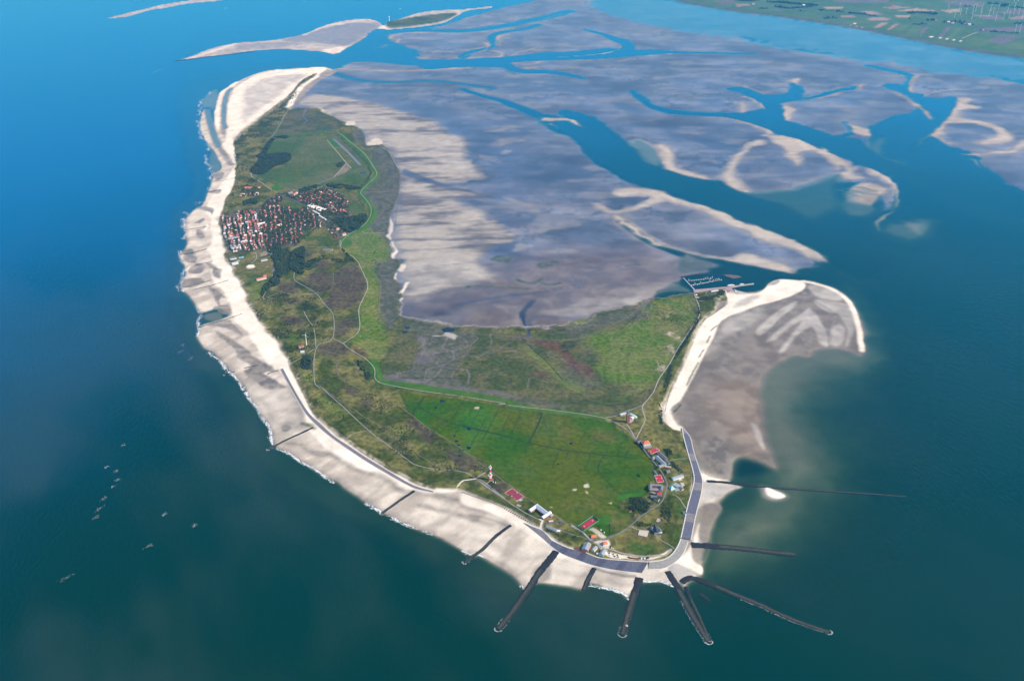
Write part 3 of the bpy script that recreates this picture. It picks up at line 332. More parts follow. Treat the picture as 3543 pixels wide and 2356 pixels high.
for q in ([(1183.8,4346),(1329,4551.1),(1449.1,4673.5),(1453.4,4645.8),(1340.9,4485.3),(1196.9,4285)], [(1212.4,4237.1),(1352.5,4421.1),(1468.1,4551.1),(1510.3,4604.8),(1499.9,4524.6),(1373.2,4395.9),(1257.2,4249),(1217.4,4213.5)], [(1244.9,4132.6),(1397,4383.3),(1450.8,4485.3),(1488.3,4421.1),(1374.8,4297.1),(1262.7,4121.2)], [(1455.6,4524.6),(1523.7,4551.1),(1514.4,4321.4),(1491.5,4167),(1454.6,4201.8),(1465.8,4358.4)], [(1559,4701.4),(1689.4,4659.6),(1723.7,4604.8),(1676.1,4395.9),(1590.2,4201.8),(1562.3,4178.5),(1626.9,4358.4),(1632.8,4524.6),(1584.9,4551.1)], [(1542.8,4346),(1598.7,4408.5),(1612.5,4346),(1571.1,4225.3),(1522.6,4167),(1506.7,4201.8)], [(1572.7,4860),(1597.2,4715.4),(1707.5,4701.4),(1687.5,4830.5),(1622,4889.8)]):
    poly('pale', q, z=.6, f=24, warp=6, op=.8)
for q in ([(1521.6,4309.2),(1531.8,4421.1),(1526.1,4459.5)], [(1484.9,4144),(1501.1,4237.1),(1527,4309.2)], [(1461.1,4225.3),(1443.8,4297.1),(1424.9,4346)], [(1421,4155.5),(1411.9,4237.1),(1385.4,4297.1)], [(1365.8,4065.2),(1365,4178.5),(1365.5,4260.9)], [(1611,4564.4),(1570.3,4659.6),(1543.7,4729.6)], [(1448.5,4604.8),(1340.9,4485.3),(1234.2,4309.2)], [(1674.7,4498.4),(1621.2,4485.3),(1555.3,4370.8)]):
    line('dark', q, 9, f=10, warp=6, op=.8)
line('dry', [(1567,4950.2),(1670,4871.9),(1722.3,4750.9),(1730.7,4618.4),(1702.7,4446.6),(1660.8,4260.9),(1623.2,4121.2)], 26, z=.9, f=18, warp=4)
poly('dry', [(628,3504.4),(638,3610.5),(686.2,3752.8),(778.4,4010.3),(855.3,4237.1),(928.6,4421.1),(1020.6,4537.8),(1105.3,4659.6),(1115.6,4772.4),(1159,4786.8),(1185,4772.4),(1301.4,4801.3),(1373.5,4912.3),(1427.6,4965.6),(1489.3,4973.2),(1545.1,4957.9),(1569.9,4904.8),(1535.7,4830.5),(1464.8,4758.1),(1361.4,4687.4),(1263.6,4632.1),(1162.1,4551.1),(1071.5,4485.3),(1015.6,4421.1),(976.6,4297.1),(912.4,4144),(843.3,3977.9),(760.8,3772.4),(709.8,3657),(663.2,3592.2),(658.4,3505),(667.7,3461.5),(686.8,3440),(669,3410.3),(635.2,3452.9),(622.3,3522.6)], z=1.3, f=16, warp=6)
poly('pale', [(1122.8,4604.8),(1196.3,4715.4),(1291.7,4758.1),(1247.5,4687.4),(1164.9,4618.4)], f=30, warp=6, op=.8)
poly('dark', [(1356.5,4889.8),(1425.8,4957.9),(1438.2,4935),(1397.8,4889.8)], f=12, op=.7)
for q in ([(961.9,4333.7),(1000.1,4395.9)], [(917.4,4201.8),(945.7,4272.9)], [(856.1,4054.1),(895,4132.6)], [(801.3,3904),(841.9,3999.5)], [(759.1,3792.2),(799.6,3893.7)], [(673,3564.9),(708.8,3619.7)]):
    line('dunedark', q, 9, f=8, warp=8, op=.75)
line('dark', [(1071.5,4485.3),(1151,4551.1),(1262.1,4625.2)], 7, f=7, op=.7)
# dry upper beach, north side
poly('dry', [(-1987.6,10761.7),(-2212.5,10708.5),(-2525.3,10534.8),(-2633.2,10256.3),(-2682.5,9862.9),(-2651.6,9481.8),(-2577.9,9030.6),(-2471.3,8576.9),(-2450.3,8421.9),(-2373.9,8162.3),(-2292.8,7882.6),(-2276.7,7651.5),(-2160.8,7401.5),(-2051.3,7165.6),(-2023.1,7052.5),(-2017.9,6782.9),(-2013.1,6530.8),(-2001.3,6294.4),(-1961.9,6072.3),(-1890.8,5966.2),(-1860.2,5728),(-1905.7,5868.7),(-1826.9,5729.3),(-1772.3,5503),(-1767.2,5413.2),(-1694.9,5240.6),(-1665.5,5109.1),(-1597,4921.9),(-1499.6,4774.3),(-1435.1,4633.9),(-1407.9,4526.3),(-1357.7,4435.5),(-1273.5,4310.8),(-1179.9,4134.1),(-1092.3,3968.7),(-1045.8,3936.8),(-1046.8,3951),(-977.9,3806.8),(-904.7,3652),(-845,3506.7),(-823.2,3437.5),(-739.7,3313.1),(-658.8,3210.7),(-586.9,3150.1),(-496.5,3091.2),(-406.4,3012.8),(-352.8,2998.9),(-303,2978.2),(-203.8,2992),(-265.3,3012.8),(-370.6,3062.3),(-507.2,3180.2),(-656.7,3337.4),(-795.2,3506.7),(-910.7,3757.4),(-1010,4015.4),(-1008.4,4022.6),(-1167,4310.8),(-1306.4,4566.2),(-1493.5,4983),(-1641.9,5325.7),(-1762.8,5690.5),(-1870,5992.8),(-1851.6,6029.5),(-1883.1,6317.3),(-1915.9,6654.8),(-2015,7052.5),(-2056.6,7252.5),(-2189.6,7683.8),(-2213.4,7848.9),(-2209.6,8126.4),(-2160,8860.7),(-2112.1,9251.3),(-2102.9,9673.9),(-2105.1,10079.8),(-2041.4,10405),(-2002.3,10377.2),(-1956.1,10574.8)], z=1.4, f=18, warp=14)
poly('pale', [(-2574.2,9772.5),(-2461,10240),(-2212.3,10405),(-2110.8,10349.5),(-2163.7,9873.1),(-2203.7,9296.6),(-2260.1,8656.3),(-2271.4,8421.9),(-2366.5,8737.1),(-2470.6,9251.3)], f=90, warp=40, op=.75)
poly('wet', [(-2510.1,8346.3),(-2726.6,9251.3),(-2751.4,9625.2),(-2746.4,9772.5),(-2742.6,9673.9),(-2721.4,9388.4),(-2561.1,8737.1),(-2458.7,8346.3),(-2346.2,7985.5),(-2293,7848.9),(-2382.2,7985.5)], z=.8, f=20, warp=8, op=.5)
line('dry', [(-2738.6,10001.3),(-2752.7,9797.5),(-2758.2,9529.2),(-2674.6,9074),(-2557.4,8576.9),(-2456.8,8198.6)], 45, z=.9, f=30, warp=10)
line('seabed', [(-2718.6,9747.7),(-2698.7,9481.8),(-2596.8,8987.6),(-2475,8498.8),(-2383.2,8198.6)], 48, z=-.25, f=30, warp=8)
line('dark', [(-2450.3,8421.9),(-2401.6,8198.6),(-2328.3,7985.5)], 40, f=30, warp=10, op=.7)
line('seabed', [(-2711.8,8860.7),(-2598.4,8498.8),(-2493.6,8198.6),(-2372.6,7848.9),(-2281.2,7619.4)], 60, z=-.35, f=40, warp=8)
line('dark', [(-2277,7603.5),(-2193.9,7432),(-2098.7,7223.3),(-2056.4,7137)], 50, z=.2, f=30, warp=10, op=.8)
poly('seabed', [(-2872.3,9296.6),(-2889.4,9625.2),(-2828,9673.9),(-2726.6,9251.3),(-2652.7,8860.7),(-2734.9,8944.9),(-2762.9,8902.7),(-2818.5,9030.6)], z=-.4, f=40, warp=20)
poly('seabed', [(-2320.1,7556),(-2244.8,7401.5),(-2127,7080.5),(-2131.3,6915.4),(-2169.2,6997.1),(-2247,7194.4)], z=-.5, f=30, warp=12)
for q in ([(-2139.2,6915.4),(-2098,6969.7),(-2060,6915.4),(-2049.1,6782.9),(-2073.3,6757)], [(-2063.4,6494.3),(-1997,6555.2),(-1969.1,6506.4),(-1986.4,6458.3)], [(-2067.1,6192.7),(-1977.7,6181.6),(-1929.9,6137.5),(-1904.4,6029.5),(-1933.6,6072.3)], [(-1971.8,5883.6),(-1946.6,5966.2),(-1928.1,5924.6),(-1945.4,5863.2)]):
    poly('dark', q, z=.2, f=14, warp=10, op=.85)
for q in ([(-1920,5748.9),(-1880.7,5729.3),(-1838.8,5614.3),(-1872.6,5604.8),(-1901.3,5671.3)], [(-1916,5395.5),(-1868.6,5431),(-1841.9,5360.4),(-1900.4,5343)], [(-1876.2,5325.7),(-1808,5308.5),(-1772.9,5207.2),(-1844.9,5240.6)], [(-1774.4,5190.7),(-1731,5190.7),(-1705.5,5077.1),(-1733,5045.4),(-1784.6,5077.1)], [(-1776.6,4967.6),(-1685.3,4983),(-1656.3,4921.9),(-1698.4,4861.9),(-1757.1,4861.9)], [(-1663.8,5125.3),(-1616.6,5109.1),(-1577.4,4983),(-1621.7,5014)], [(-1717,5207.2),(-1664.6,5174.2),(-1611.9,5045.4),(-1659.4,5109.1)], [(-1606.2,4847.2),(-1538.1,4788.7),(-1485.9,4633.9),(-1523.2,4689.2)], [(-1512.5,4606.6),(-1452,4633.9),(-1405.7,4539.6),(-1457.7,4526.3)], [(-1488.9,4397.5),(-1407.8,4461.2),(-1345.1,4385),(-1286,4274.5),(-1326.7,4310.8),(-1392.7,4360)], [(-1429.1,4335.3),(-1370.6,4274.5),(-1257.5,4157),(-1157,4033.6),(-1094.7,3979.4),(-1071,3915.8),(-1130.1,3915.8),(-1197.1,3990.1),(-1240.4,4044.5),(-1314.4,4157),(-1382.4,4238.7)], [(-1194.3,3936.8),(-1094.7,3979.4),(-1056.2,3915.8),(-1103.1,3905.4),(-1038.6,3833.6),(-978.7,3754.1),(-1049.8,3773.7),(-1106.8,3813.5),(-1162.2,3884.7)], [(-1183.2,3919.4),(-1140.9,3993.7),(-1078.9,3961.6),(-1095,3877.8),(-1030.4,3826.9),(-989.1,3767.2),(-1037.4,3747.6),(-1103.3,3806.8)], [(-1616.1,4861.9),(-1561.3,4788.7),(-1484.9,4717.3),(-1516.9,4774.3),(-1592.7,4861.9)]):
    poly('dark', q, z=.3, f=13, warp=16, op=.8)
poly('seabed', [(-1537.2,4513.2),(-1511.2,4539.6),(-1475.8,4552.9),(-1448.8,4513.2),(-1440.7,4461.2),(-1484.7,4441.9),(-1531.8,4474.1)], z=-.5, f=25, warp=10)
poly('seabed', [(-1885.2,5377.9),(-1852,5395.5),(-1824.2,5343),(-1878.8,5334.4)], z=-.2, f=20)
for q, w_ in (([(-971.9,3777),(-901.1,3633.3),(-858.6,3506.7),(-838.8,3437.5)], 16), ([(-879.9,3321.1),(-825.5,3309),(-773,3257.3),(-728.9,3249.5),(-682.5,3226.1),(-584.8,3135.2),(-497.8,3102.1)], 16), ([(-484.1,3091.2),(-441.7,3041),(-397,2998.9)], 16), ([(-175.8,2902.7),(-77.2,2876.4),(-10.9,2844.1),(42.6,2793.4)], 12), ([(-150.2,2850.5),(-76.2,2824.9),(-18.3,2787.2)], 10), ([(-347.6,2985.1),(-201.4,2944.1),(-81.1,2877.7),(-21.6,2832.5)], 18), ([(-317.6,2910.6),(-197,2858.2),(-79.4,2794.6)], 14)):
    line('dark', q, w_*1.7, f=w_*1.9, warp=9, op=.62)
poly('dark', [(-931.9,3446),(-913,3463.2),(-887.8,3437.5),(-893.8,3412),(-915.1,3407.8)], z=.2, f=12, op=.9)
poly('dark', [(-771.5,3249.5),(-731.5,3265.2),(-700.7,3233.9),(-723.6,3218.4),(-758.8,3226.1)], z=.3, f=30, warp=8, op=.6)
poly('pale', [(-1166,3826.9),(-1051.7,3747.6),(-991.8,3757.4),(-906.8,3614.8),(-852,3471.8),(-884.3,3386.8),(-940.7,3403.6),(-998.8,3506.7),(-1077.4,3652)], f=60, warp=20, op=.35)
# wet sand band just above the water line
for q in ([(-1130.5,3718.5),(-1079,3628.7),(-1029.4,3542.2),(-984.7,3463.2),(-941.6,3370.2),(-917.2,3313.1)], [(-895.7,3293),(-806.1,3206.9),(-737.6,3153.8),(-696.8,3109.4),(-649.8,3073.1),(-601.5,3023.3),(-555.3,2981.6),(-518.9,2947.5),(-455.2,2877.7)], [(-426.2,2861.5),(-380.3,2829.4),(-323,2788.4),(-267.3,2754.4)], [(-132.7,2647),(-90.1,2637),(-36.9,2588),(-0.5,2541.8),(37.3,2483.8)], [(-1443.3,4174.3),(-1371,4097.9),(-1308.9,4006.3),(-1252.2,3921.1),(-1190.1,3828.6),(-1143.8,3746.3)], [(-2050.2,5950.9),(-1978.4,5729.3),(-1910.4,5512.2)]):
    line('dark', q, 20, f=30, warp=12, op=.5)
for q in ([(-1287.2,3990.1),(-1228.7,3915.8),(-1159.8,3833.6),(-1144.1,3857.3),(-1075.2,3767.2),(-1021.1,3737.8),(-961.8,3680.3),(-912.4,3596.5),(-876.7,3506.7)], [(-1074.5,3680.3),(-992.9,3542.2),(-946.2,3471.8),(-892.4,3471.8),(-846.7,3420.5)], [(-135.1,2714.9),(-59.2,2680.6),(10,2634.6),(62.1,2605.8),(109.5,2618.1)], [(158.6,2541.8),(198.8,2526.2),(239.9,2530.1)], [(274.2,2510.6),(323.7,2495.2),(368.5,2487.6)]):
    line('dark', q, 26, f=40, warp=22, op=.38)
# beach at the near end and the stone apron
poly('dry', [(-179.4,2983.7),(-118.1,2942.8),(-58.1,2902.7),(0.7,2856.9),(58,2799.7),(103,2768.6),(149.8,2707.8),(202.5,2649),(158.9,2660.6),(93.9,2707.8),(19.7,2780.9),(-76.9,2863.4),(-176.4,2916)], z=1.4, f=20, warp=6)
poly('dry', [(153,2655.4),(203.9,2618.1),(254,2585.6),(268.7,2573.5),(228,2585.6),(177.3,2609.9),(146.4,2622.2)], z=1.4, f=15, warp=5, op=.8)
poly('dry', [(649.3,2803.3),(604.7,2697.7),(575.4,2647),(525.9,2597.7),(490.3,2565.5),(477.8,2549.7),(504.7,2557.6),(553.5,2573.5),(585.9,2549.7),(608.9,2534),(615.7,2573.5),(589.8,2605.8),(593.9,2663.8),(615.4,2697.7),(649.9,2680.6),(631.9,2732.3)], z=1.2, f=14, warp=5)
poly('bay', [(685.1,2916),(740.2,2916),(737.9,2883),(707.8,2824.9),(681.2,2762.4),(659.2,2701.9),(625.7,2701.9),(656.7,2818.6)], z=.7, f=20, warp=8, op=.8)
poly('pale', [(704.9,3053.8),(755.2,3039.6),(837.6,3025.4),(779.6,2997.5),(737.1,2963.1),(689.8,2942.8)], z=.8, f=20, warp=5, op=.9)
poly('dry', [(706.6,3111.6),(738.6,3082.5),(804.1,3060.9),(759.2,3060.9),(706.2,3060.9)], z=1.3, f=14, warp=4)
poly('dry', [(929.8,3021.9),(953.9,3004.5),(984.8,2966.5),(948.9,2949.5),(921.8,2970),(920.1,2997.5)], z=.8, f=16, warp=2)
poly('seabed', [(895.1,3011.4),(930.6,3025.4),(994.7,2990.6),(1014.1,2956.3),(956.6,2916),(921.5,2818.6),(889.9,2831.3),(889.7,2916)], z=-.9, f=90, warp=14)
poly('pale', [(919.2,3029),(953.5,3011.4),(992.8,2966.5),(945.7,2936),(908.8,2956.3),(907.3,2994)], z=.25, f=40, warp=8)
poly('dry', [(929.3,3019.8),(951.6,3003.1),(982.8,2966.5),(949.2,2950.9),(923.8,2970),(921.4,2994)], z=.9, f=12, warp=2)
poly('seabed', [(1169,2597.7),(1230.9,2620.3),(1252.3,2597.7),(1213.9,2569.7),(1172.6,2575.3),(913.8,2427.6),(988.3,2427.6),(1003.9,2413),(956.3,2402)], z=-2.2, f=120, warp=30)
poly('rock', [(61,2541.8),(87.5,2573.5),(119.3,2597.7),(128.3,2557.6),(116.5,2510.6),(85.4,2487.6),(65.2,2487.6)], z=.9, f=20, warp=10, op=.55)
poly('pale', [(417,2557.6),(501.7,2573.5),(504.7,2557.6),(521.8,2534),(536.5,2495.2),(585.9,2518.4),(579.5,2541.8),(549.6,2581.6),(514.4,2589.6),(460.3,2573.5)], z=1.3, f=8, warp=4)
line('rock', [(268.1,2565.5),(302.6,2545.7),(352.4,2530.1),(392.9,2526.2)], 14, z=1, f=8, warp=6, op=.6)
# ------------------------------------------------ the island: vegetated body
poly('dune', [(-1010,4015.4),(-973.9,3908.9),(-929.7,3806.8),(-877.3,3680.3),(-830.7,3578.2),(-778.6,3489.2),(-710.9,3403.6),(-646.8,3329.2),(-564.7,3233.9),(-483.6,3157.6),(-415,3098.4),(-348.4,3041),(-285.2,3009.3),(-204.5,3005.8),(-180,2997.5),(-118.6,2959.7),(-58.4,2922.6),(0.7,2873.2),(58.2,2815.4),(95.7,2780.9),(106.1,2812.2),(106.6,2762.4),(149.8,2707.8),(185.3,2672.3),(207.1,2666.5),(242.5,2643.2),(291.5,2614.6),(380.8,2600.5),(452.9,2597.7),(509.6,2614.6),(540.9,2654.8),(561.8,2695.9),(590.7,2787.2),(621.1,2883),(649.1,2983.7),(674.4,3089.7),(678.3,3216.9),(677.3,3319.5),(676.9,3401.9),(644,3418.8),(617.9,3487.5),(615,3567.4),(627,3622.2),(605.4,3504.4),(624.2,3610.5),(676.7,3752.8),(723,3873),(773.3,4010.3),(819.6,4144),(870.4,4297.1),(933,4446.6),(990.5,4524.6),(1019.9,4564.4),(1054.3,4659.6),(1110.7,4687.4),(1118.4,4786.8),(1103.4,4830.5),(967.7,4786.8),(944.5,4786.8),(847.5,4758.1),(795.5,4715.4),(738.2,4715.4),(702.7,4659.6),(667.9,4604.8),(552.9,4577.8),(709.4,4661.4),(559.6,4593.1),(413.5,4513.2),(369.6,4435.5),(268.4,4372.5),(160,4347.7),(80,4372.5),(-54.4,4347.7),(-161.6,4347.7),(-270.7,4385),(-354.1,4422.8),(-436.6,4435.5),(-552,4500.1),(-569.8,4566.2),(-585.1,4661.4),(-573.6,4774.3),(-617.8,4921.9),(-640,5077.1),(-620.9,5190.7),(-691.4,5325.7),(-723.2,5558.2),(-727.7,5595.5),(-756.1,5671.3),(-778.3,5992.8),(-772.9,6072.3),(-765.2,6410.7),(-801.3,6915.4),(-917.5,7401.5),(-1017.6,7683.8),(-1139.2,7683.8),(-1247.5,8162.3),(-1476.9,8460.2),(-1660.3,8819.2),(-1780.9,8944.9),(-1962.9,8860.7),(-2019.4,8944.9),(-2027.4,9342.3),(-2046.9,9772.5),(-2002.3,10186.1),(-2002.3,10377.2),(-2041.4,10405),(-2105.1,10079.8),(-2102.9,9673.9),(-2112.1,9251.3),(-2160,8860.7),(-2177.9,8383.9),(-2218.7,8126.4),(-2213.4,7848.9),(-2189.6,7683.8),(-2056.6,7252.5),(-1960.9,6835.4),(-1913.8,6555.2),(-1897.8,6317.3),(-1851.6,6029.5),(-1825.7,5904.1),(-1812.7,5802.9),(-1809.2,5828.3),(-1698.9,5521.3),(-1658,5413.2),(-1648.2,5325.7),(-1567.7,5157.8),(-1477.7,4967.6),(-1373.7,4731.5),(-1306.4,4566.2),(-1202,4372.5),(-1127.6,4250.6),(-1030.2,4055.6),(-1001.9,3990.1)], z=3.0, f=12, warp=8, rel=7.0)
# white sand blows and marram along the dune foot
line('dunesand', [(-1010,4015.4),(-967,3898.5),(-923,3796.9),(-872.6,3680.3),(-826.1,3578.2),(-774.1,3489.2),(-706.5,3403.6),(-642.5,3329.2),(-560.4,3233.9),(-479.4,3157.6),(-410.9,3098.4),(-344.3,3041),(-285.5,3012.8)], 16, f=14, warp=8)
line('dunedark', [(-903,3767.2),(-837.3,3614.8),(-772.6,3506.7),(-700.3,3420.5),(-619.6,3321.1),(-510.9,3210.7),(-418,3127.8),(-350.8,3069.5),(-307.2,3033.9)], 9, f=10, warp=12, op=.7)
line('dunesand', [(-1762.8,5690.5),(-1658,5413.2),(-1641.9,5325.7),(-1557.4,5141.5),(-1477.7,4967.6),(-1377,4745.7),(-1300.8,4566.2),(-1202,4372.5),(-1119.8,4238.7),(-1022.9,4044.5)], 16, f=18, warp=14, op=.8)
line('dunesand', [(-2204.5,7848.9),(-2199.4,8198.6),(-2175.9,8498.8),(-2128.7,8944.9),(-2088.3,9388.4)], 45, f=40, warp=30, op=.7)
line('dry', [(-2019.4,8944.9),(-2016.7,9030.6),(-2028.8,9296.6),(-2050.9,9625.2),(-2045.6,9822.6),(-2002.3,10186.1),(-1986.1,10349.5)], 45, z=2, f=25, warp=14)
line('dunesand', [(633.4,3610.5),(687.6,3762.6),(734.3,3883.3),(785.1,4021.2),(831.8,4155.5),(883,4309.2),(943.9,4446.6),(1011.9,4551.1)], 10, f=10, warp=6, op=.8)
poly('dunesand', [(1019.9,4564.4),(1054.3,4659.6),(1105,4687.4),(1109.9,4772.4),(1058.9,4715.4)], f=20, warp=20, op=.7)
for q in ([(-778.3,5992.8),(-757.7,5868.7),(-758.2,5690.5),(-747.5,5595.5),(-721.3,5567.5),(-729.3,5671.3),(-737.1,5868.7)], [(-713,5521.3),(-688.4,5413.2),(-698.1,5325.7),(-667.3,5274.4),(-663.7,5360.4),(-696.8,5431)], [(-632,5174.2),(-594.9,5174.2),(-597.8,5077.1),(-623.8,5093.1)], [(-1143.4,7716.3),(-1094.1,7882.6),(-1033,7815.3),(-1035,7683.8),(-1100.3,7651.5)], [(-1741.1,8944.9),(-1660.3,8819.2),(-1558.9,8616.4),(-1666,8737.1)], [(-1418.2,8383.9),(-1348.6,8421.9),(-1313.9,8308.9),(-1382.8,8271.8)]):
    poly('dry', q, f=14, warp=26, z=1.8, op=.6)
for q in ([(-570.7,4921.9),(-576.8,4803.2),(-591.3,4774.3)], [(-634.9,4967.6),(-631,5045.4)], [(-708.1,5539.7),(-675.2,5413.2),(-681.3,5291.4)], [(-586.6,4788.7),(-570.5,4861.9),(-558.5,4921.9)], [(-580.9,4566.2),(-579.5,4661.4),(-568,4717.3)]):
    line('dry', q, 13, f=12, warp=14, op=.7)
# east marsh, airfield polder
poly('marsh', [(-1974.3,8819.2),(-1872.3,8902.7),(-1646.5,8737.1),(-1471,8421.9),(-1427.1,8198.6),(-1461.5,8126.4),(-1942,7985.5),(-1954.3,8346.3)], z=2.2, f=25, warp=10, rel=.4)
line('mudlow', [(-1882.2,8902.7),(-1827.1,8819.2),(-1818.4,8616.4),(-1747.6,8441),(-1777.9,8327.5)], 12, z=1.8, f=10, warp=4)
poly('airfield', [(-1925.7,7951),(-1706.1,8020.3),(-1450.2,8055.4),(-1295.4,7683.8),(-1119.4,7341.3),(-1011.6,6888.6),(-1029.5,6555.2),(-1291.5,6629.7),(-1460.3,6555.2),(-1606.8,6604.7),(-1761,6782.9),(-1812,6835.4),(-1773.1,6942.5),(-1690.7,7080.5),(-1648.8,7194.4),(-1694.1,7462.7),(-1770.3,7462.7),(-1876.8,7371.3),(-1889.1,7619.4)], z=2.5, f=12, warp=3, rel=.3)
poly('lawn', [(-1591.7,7985.5),(-1507.7,8020.3),(-1342.5,7651.5),(-1169.4,7165.6),(-1218.4,7165.6),(-1406.5,7619.4)], f=30, warp=8, op=.6)
poly('meadow2', [(-1476.4,7832.1),(-1426.1,7848.9),(-1340,7635.4),(-1375.6,7587.6)], f=8, smooth=False)
poly('earth', [(-1218.4,7165.6),(-1169.4,7052.5),(-1193.2,6942.5),(-1261.3,6822.2)], f=8, op=.6, smooth=False)
poly('meadow2', [(-1647.1,6579.9),(-1625,6654.8),(-1571.2,6543),(-1611.2,6518.6)], f=8)
poly('meadow2', [(-1636.5,6782.9),(-1556,6809.1),(-1550.9,6705.5),(-1599.6,6680.1)], f=30, warp=10, op=.6)
for q in ([(-1757.2,6835.4),(-1503,6942.5),(-1277.8,7024.7)], [(-1706.8,7882.6),(-1697.1,7651.5),(-1688,7432)], [(-1743.5,6809.1),(-1611.2,6888.6),(-1409.2,6861.9)]):
    line('dunedark', q, 10, f=10, warp=4, op=.6)
poly('lawn', [(-1291.5,6629.7),(-1150.1,6705.5),(-1038.8,6680.1),(-1052.2,6555.2),(-1207.3,6579.9)], f=12, op=.6)
poly('lawn', [(-1154.8,6463),(-1069.7,6481.8),(-1014.9,6297.7),(-1070.5,6209),(-1080.5,6315.7)], f=12)
poly('airfield', [(-1064.8,6209),(-1001,6279.8),(-941.5,6088.3),(-927.1,6021.2),(-1015.9,5988.1),(-1074.9,6088.3)], f=12)
# marsh outside the dike
poly('marshgrey', [(-1247.5,8162.3),(-1105.4,7556),(-1031.1,7651.5),(-910.9,7341.3),(-805.2,6915.4),(-769,6410.7),(-776.5,6072.3),(-752.3,5728),(-758.4,5633.2),(-721.6,5539.7),(-691.8,5325.7),(-636.5,5157.8),(-639.2,4952.3),(-588.5,4861.9),(-581.3,4566.2),(-574.1,4500.1),(-577,4372.5),(-587.7,4323.1),(-598.9,4372.5),(-651.6,4500.1),(-694.2,4861.9),(-742.2,5014),(-854.8,5360.4),(-945.6,5595.5),(-888.3,5868.7),(-874.1,6037.9),(-891,6174.1),(-962.4,6333.8),(-1022.8,6481.8),(-966.8,6837.6),(-1038.4,7160.8),(-1089.4,7432),(-1290.4,7951)], z=2.0, f=25, warp=12, rel=.4)
poly('marsh', [(-1290.4,7951),(-1089.4,7432),(-943.8,6915.4),(-973.5,6530.8),(-883.9,6410.7),(-889.1,6782.9),(-994.3,7341.3),(-1117.6,7651.5)], f=40, warp=20, op=.5)
poly('marshbright', [(-1015.3,5576.8),(-958.8,5595.5),(-902.5,5768.6),(-793.9,5652.2),(-714.1,5413.2),(-710,5207.2),(-765.9,5207.2),(-705.9,4861.9),(-659.9,4500.1),(-595.9,4250.6),(-599.2,4011.7),(-634.3,4011.7),(-707.4,4180.1),(-776.7,4191.7),(-737.5,4323.1),(-771.8,4593.1),(-759.8,4847.2),(-830.4,5109.1),(-884.9,5257.5),(-993,5431)], z=2.4, f=30, warp=14, rel=.6, op=.75)
line('dunedark', [(-764,5141.5),(-730.2,5014),(-720.4,4983)], 10, f=8, warp=20, op=.5)
# big salt marsh
poly('marsh', [(-596.6,3990.1),(-573.7,4191.7),(-561.2,4372.5),(-587.7,4323.1),(-548.2,4461.2),(-435.6,4422.8),(-350.8,4372.5),(-267.6,4323.1),(78.9,4298.7),(185.9,4323.1),(294.7,4360),(411.6,4487.1),(705.9,4633.9),(666.3,4591.3),(793.5,4701.4),(942.2,4772.4),(955.6,4645.8),(930.8,4498.4),(843.8,4297.1),(763,4109.9),(683.3,3904),(626.8,3772.4),(551.2,3619.7),(449.6,3529.1),(363.9,3522.6),(162.2,3594.6),(-22.5,3659.5),(-26.4,3680.3),(-242,3747.6),(-560.8,3826.9),(-580.1,3908.9),(-582.5,4015.4)], z=2.0, f=20, warp=8, rel=.3)
poly('marshgrey', [(-548.2,4461.2),(-435.6,4422.8),(-267.6,4323.1),(-187.1,4310.8),(-204.4,4077.8),(-239.9,3968.7),(-244.7,3864.1),(-167.4,3746.3),(-383.8,3773.7),(-533,3823.5),(-543.1,3915.8),(-469.1,3915.8),(-438.3,4134.1),(-479.9,4310.8)], f=50, warp=25, op=.8)
poly('marshmud', [(-458.7,4250.6),(-407,4262.5),(-412.6,4134.1),(-348.5,4100.1),(-386.1,3990.1),(-443,4011.7),(-422.9,4134.1)], f=30, warp=20, op=.7)
poly('marshmud', [(-567.8,3888.1),(-391.3,3826.9),(-243.5,3777),(-26.6,3718.5),(-26.4,3680.3),(-241.8,3742.7),(-436.5,3791.9),(-555.3,3821.9)], f=26, warp=14, op=.6)
poly('marshmud', [(-46.6,3735.9),(71.3,3678.4),(163.8,3640.8),(232.3,3613),(207.9,3585.5),(116.3,3603.8),(-22.5,3659.5)], f=25, warp=15, op=.3)
poly('marshgrey', [(267.8,4360),(411.6,4487.1),(614.2,4579.6),(700.9,4593.1),(660.6,4500.1),(542.7,4422.8),(429,4360),(289.4,4262.5)], f=40, warp=20, op=.6)
poly('marshbright', [(341.3,4250.6),(480.5,4335.3),(689.3,4500.1),(633.7,4551.1),(727.5,4632.1),(914.5,4743.8),(925,4632.1),(822.6,4297.1),(705.4,3956.6),(619.7,3792.2),(462.2,3657),(523.1,3746.3),(433.8,3813.5),(369,3915.8),(403.9,4044.5)], f=70, warp=40, op=.7)
poly('marshbright', [(51.3,4191.7),(126.2,4066.6),(243.2,3864.1),(308.8,3746.3),(237.4,3746.3),(147.8,3936.8),(75.6,4077.8)], f=40, warp=20, op=.8)
poly('dune', [(724,4604.8),(808.3,4604.8),(853.6,4498.4),(830.1,4346),(744.9,4272.9),(701.5,4346),(696.1,4472.4)], f=50, warp=30, op=.6)
poly('marshbrown', [(88.3,4226.9),(156.1,4215.1),(239.2,4203.4),(266.9,4134.1),(292,4033.6),(348.1,3968.7),(362.6,3895),(330.3,3853.9),(284,3895),(238.9,3979.4),(233.4,4077.8),(154,4145.5)], f=18, warp=14)
poly('scrub', [(228.7,4203.4),(312.9,4215.1),(282.3,4134.1),(254.9,4100.1),(241.2,4134.1)], f=14, warp=14, op=.8)
poly('marshbrown', [(82.9,3905.4),(147.2,3915.8),(145.9,3874.4),(92,3864.1)], f=24, warp=14, op=.7)
poly('marshgrey', [(184.5,3948.8),(296.8,3917.3),(385.7,3794.9),(309.7,3735.9),(217.3,3794.9)], f=60, warp=30, op=.5)
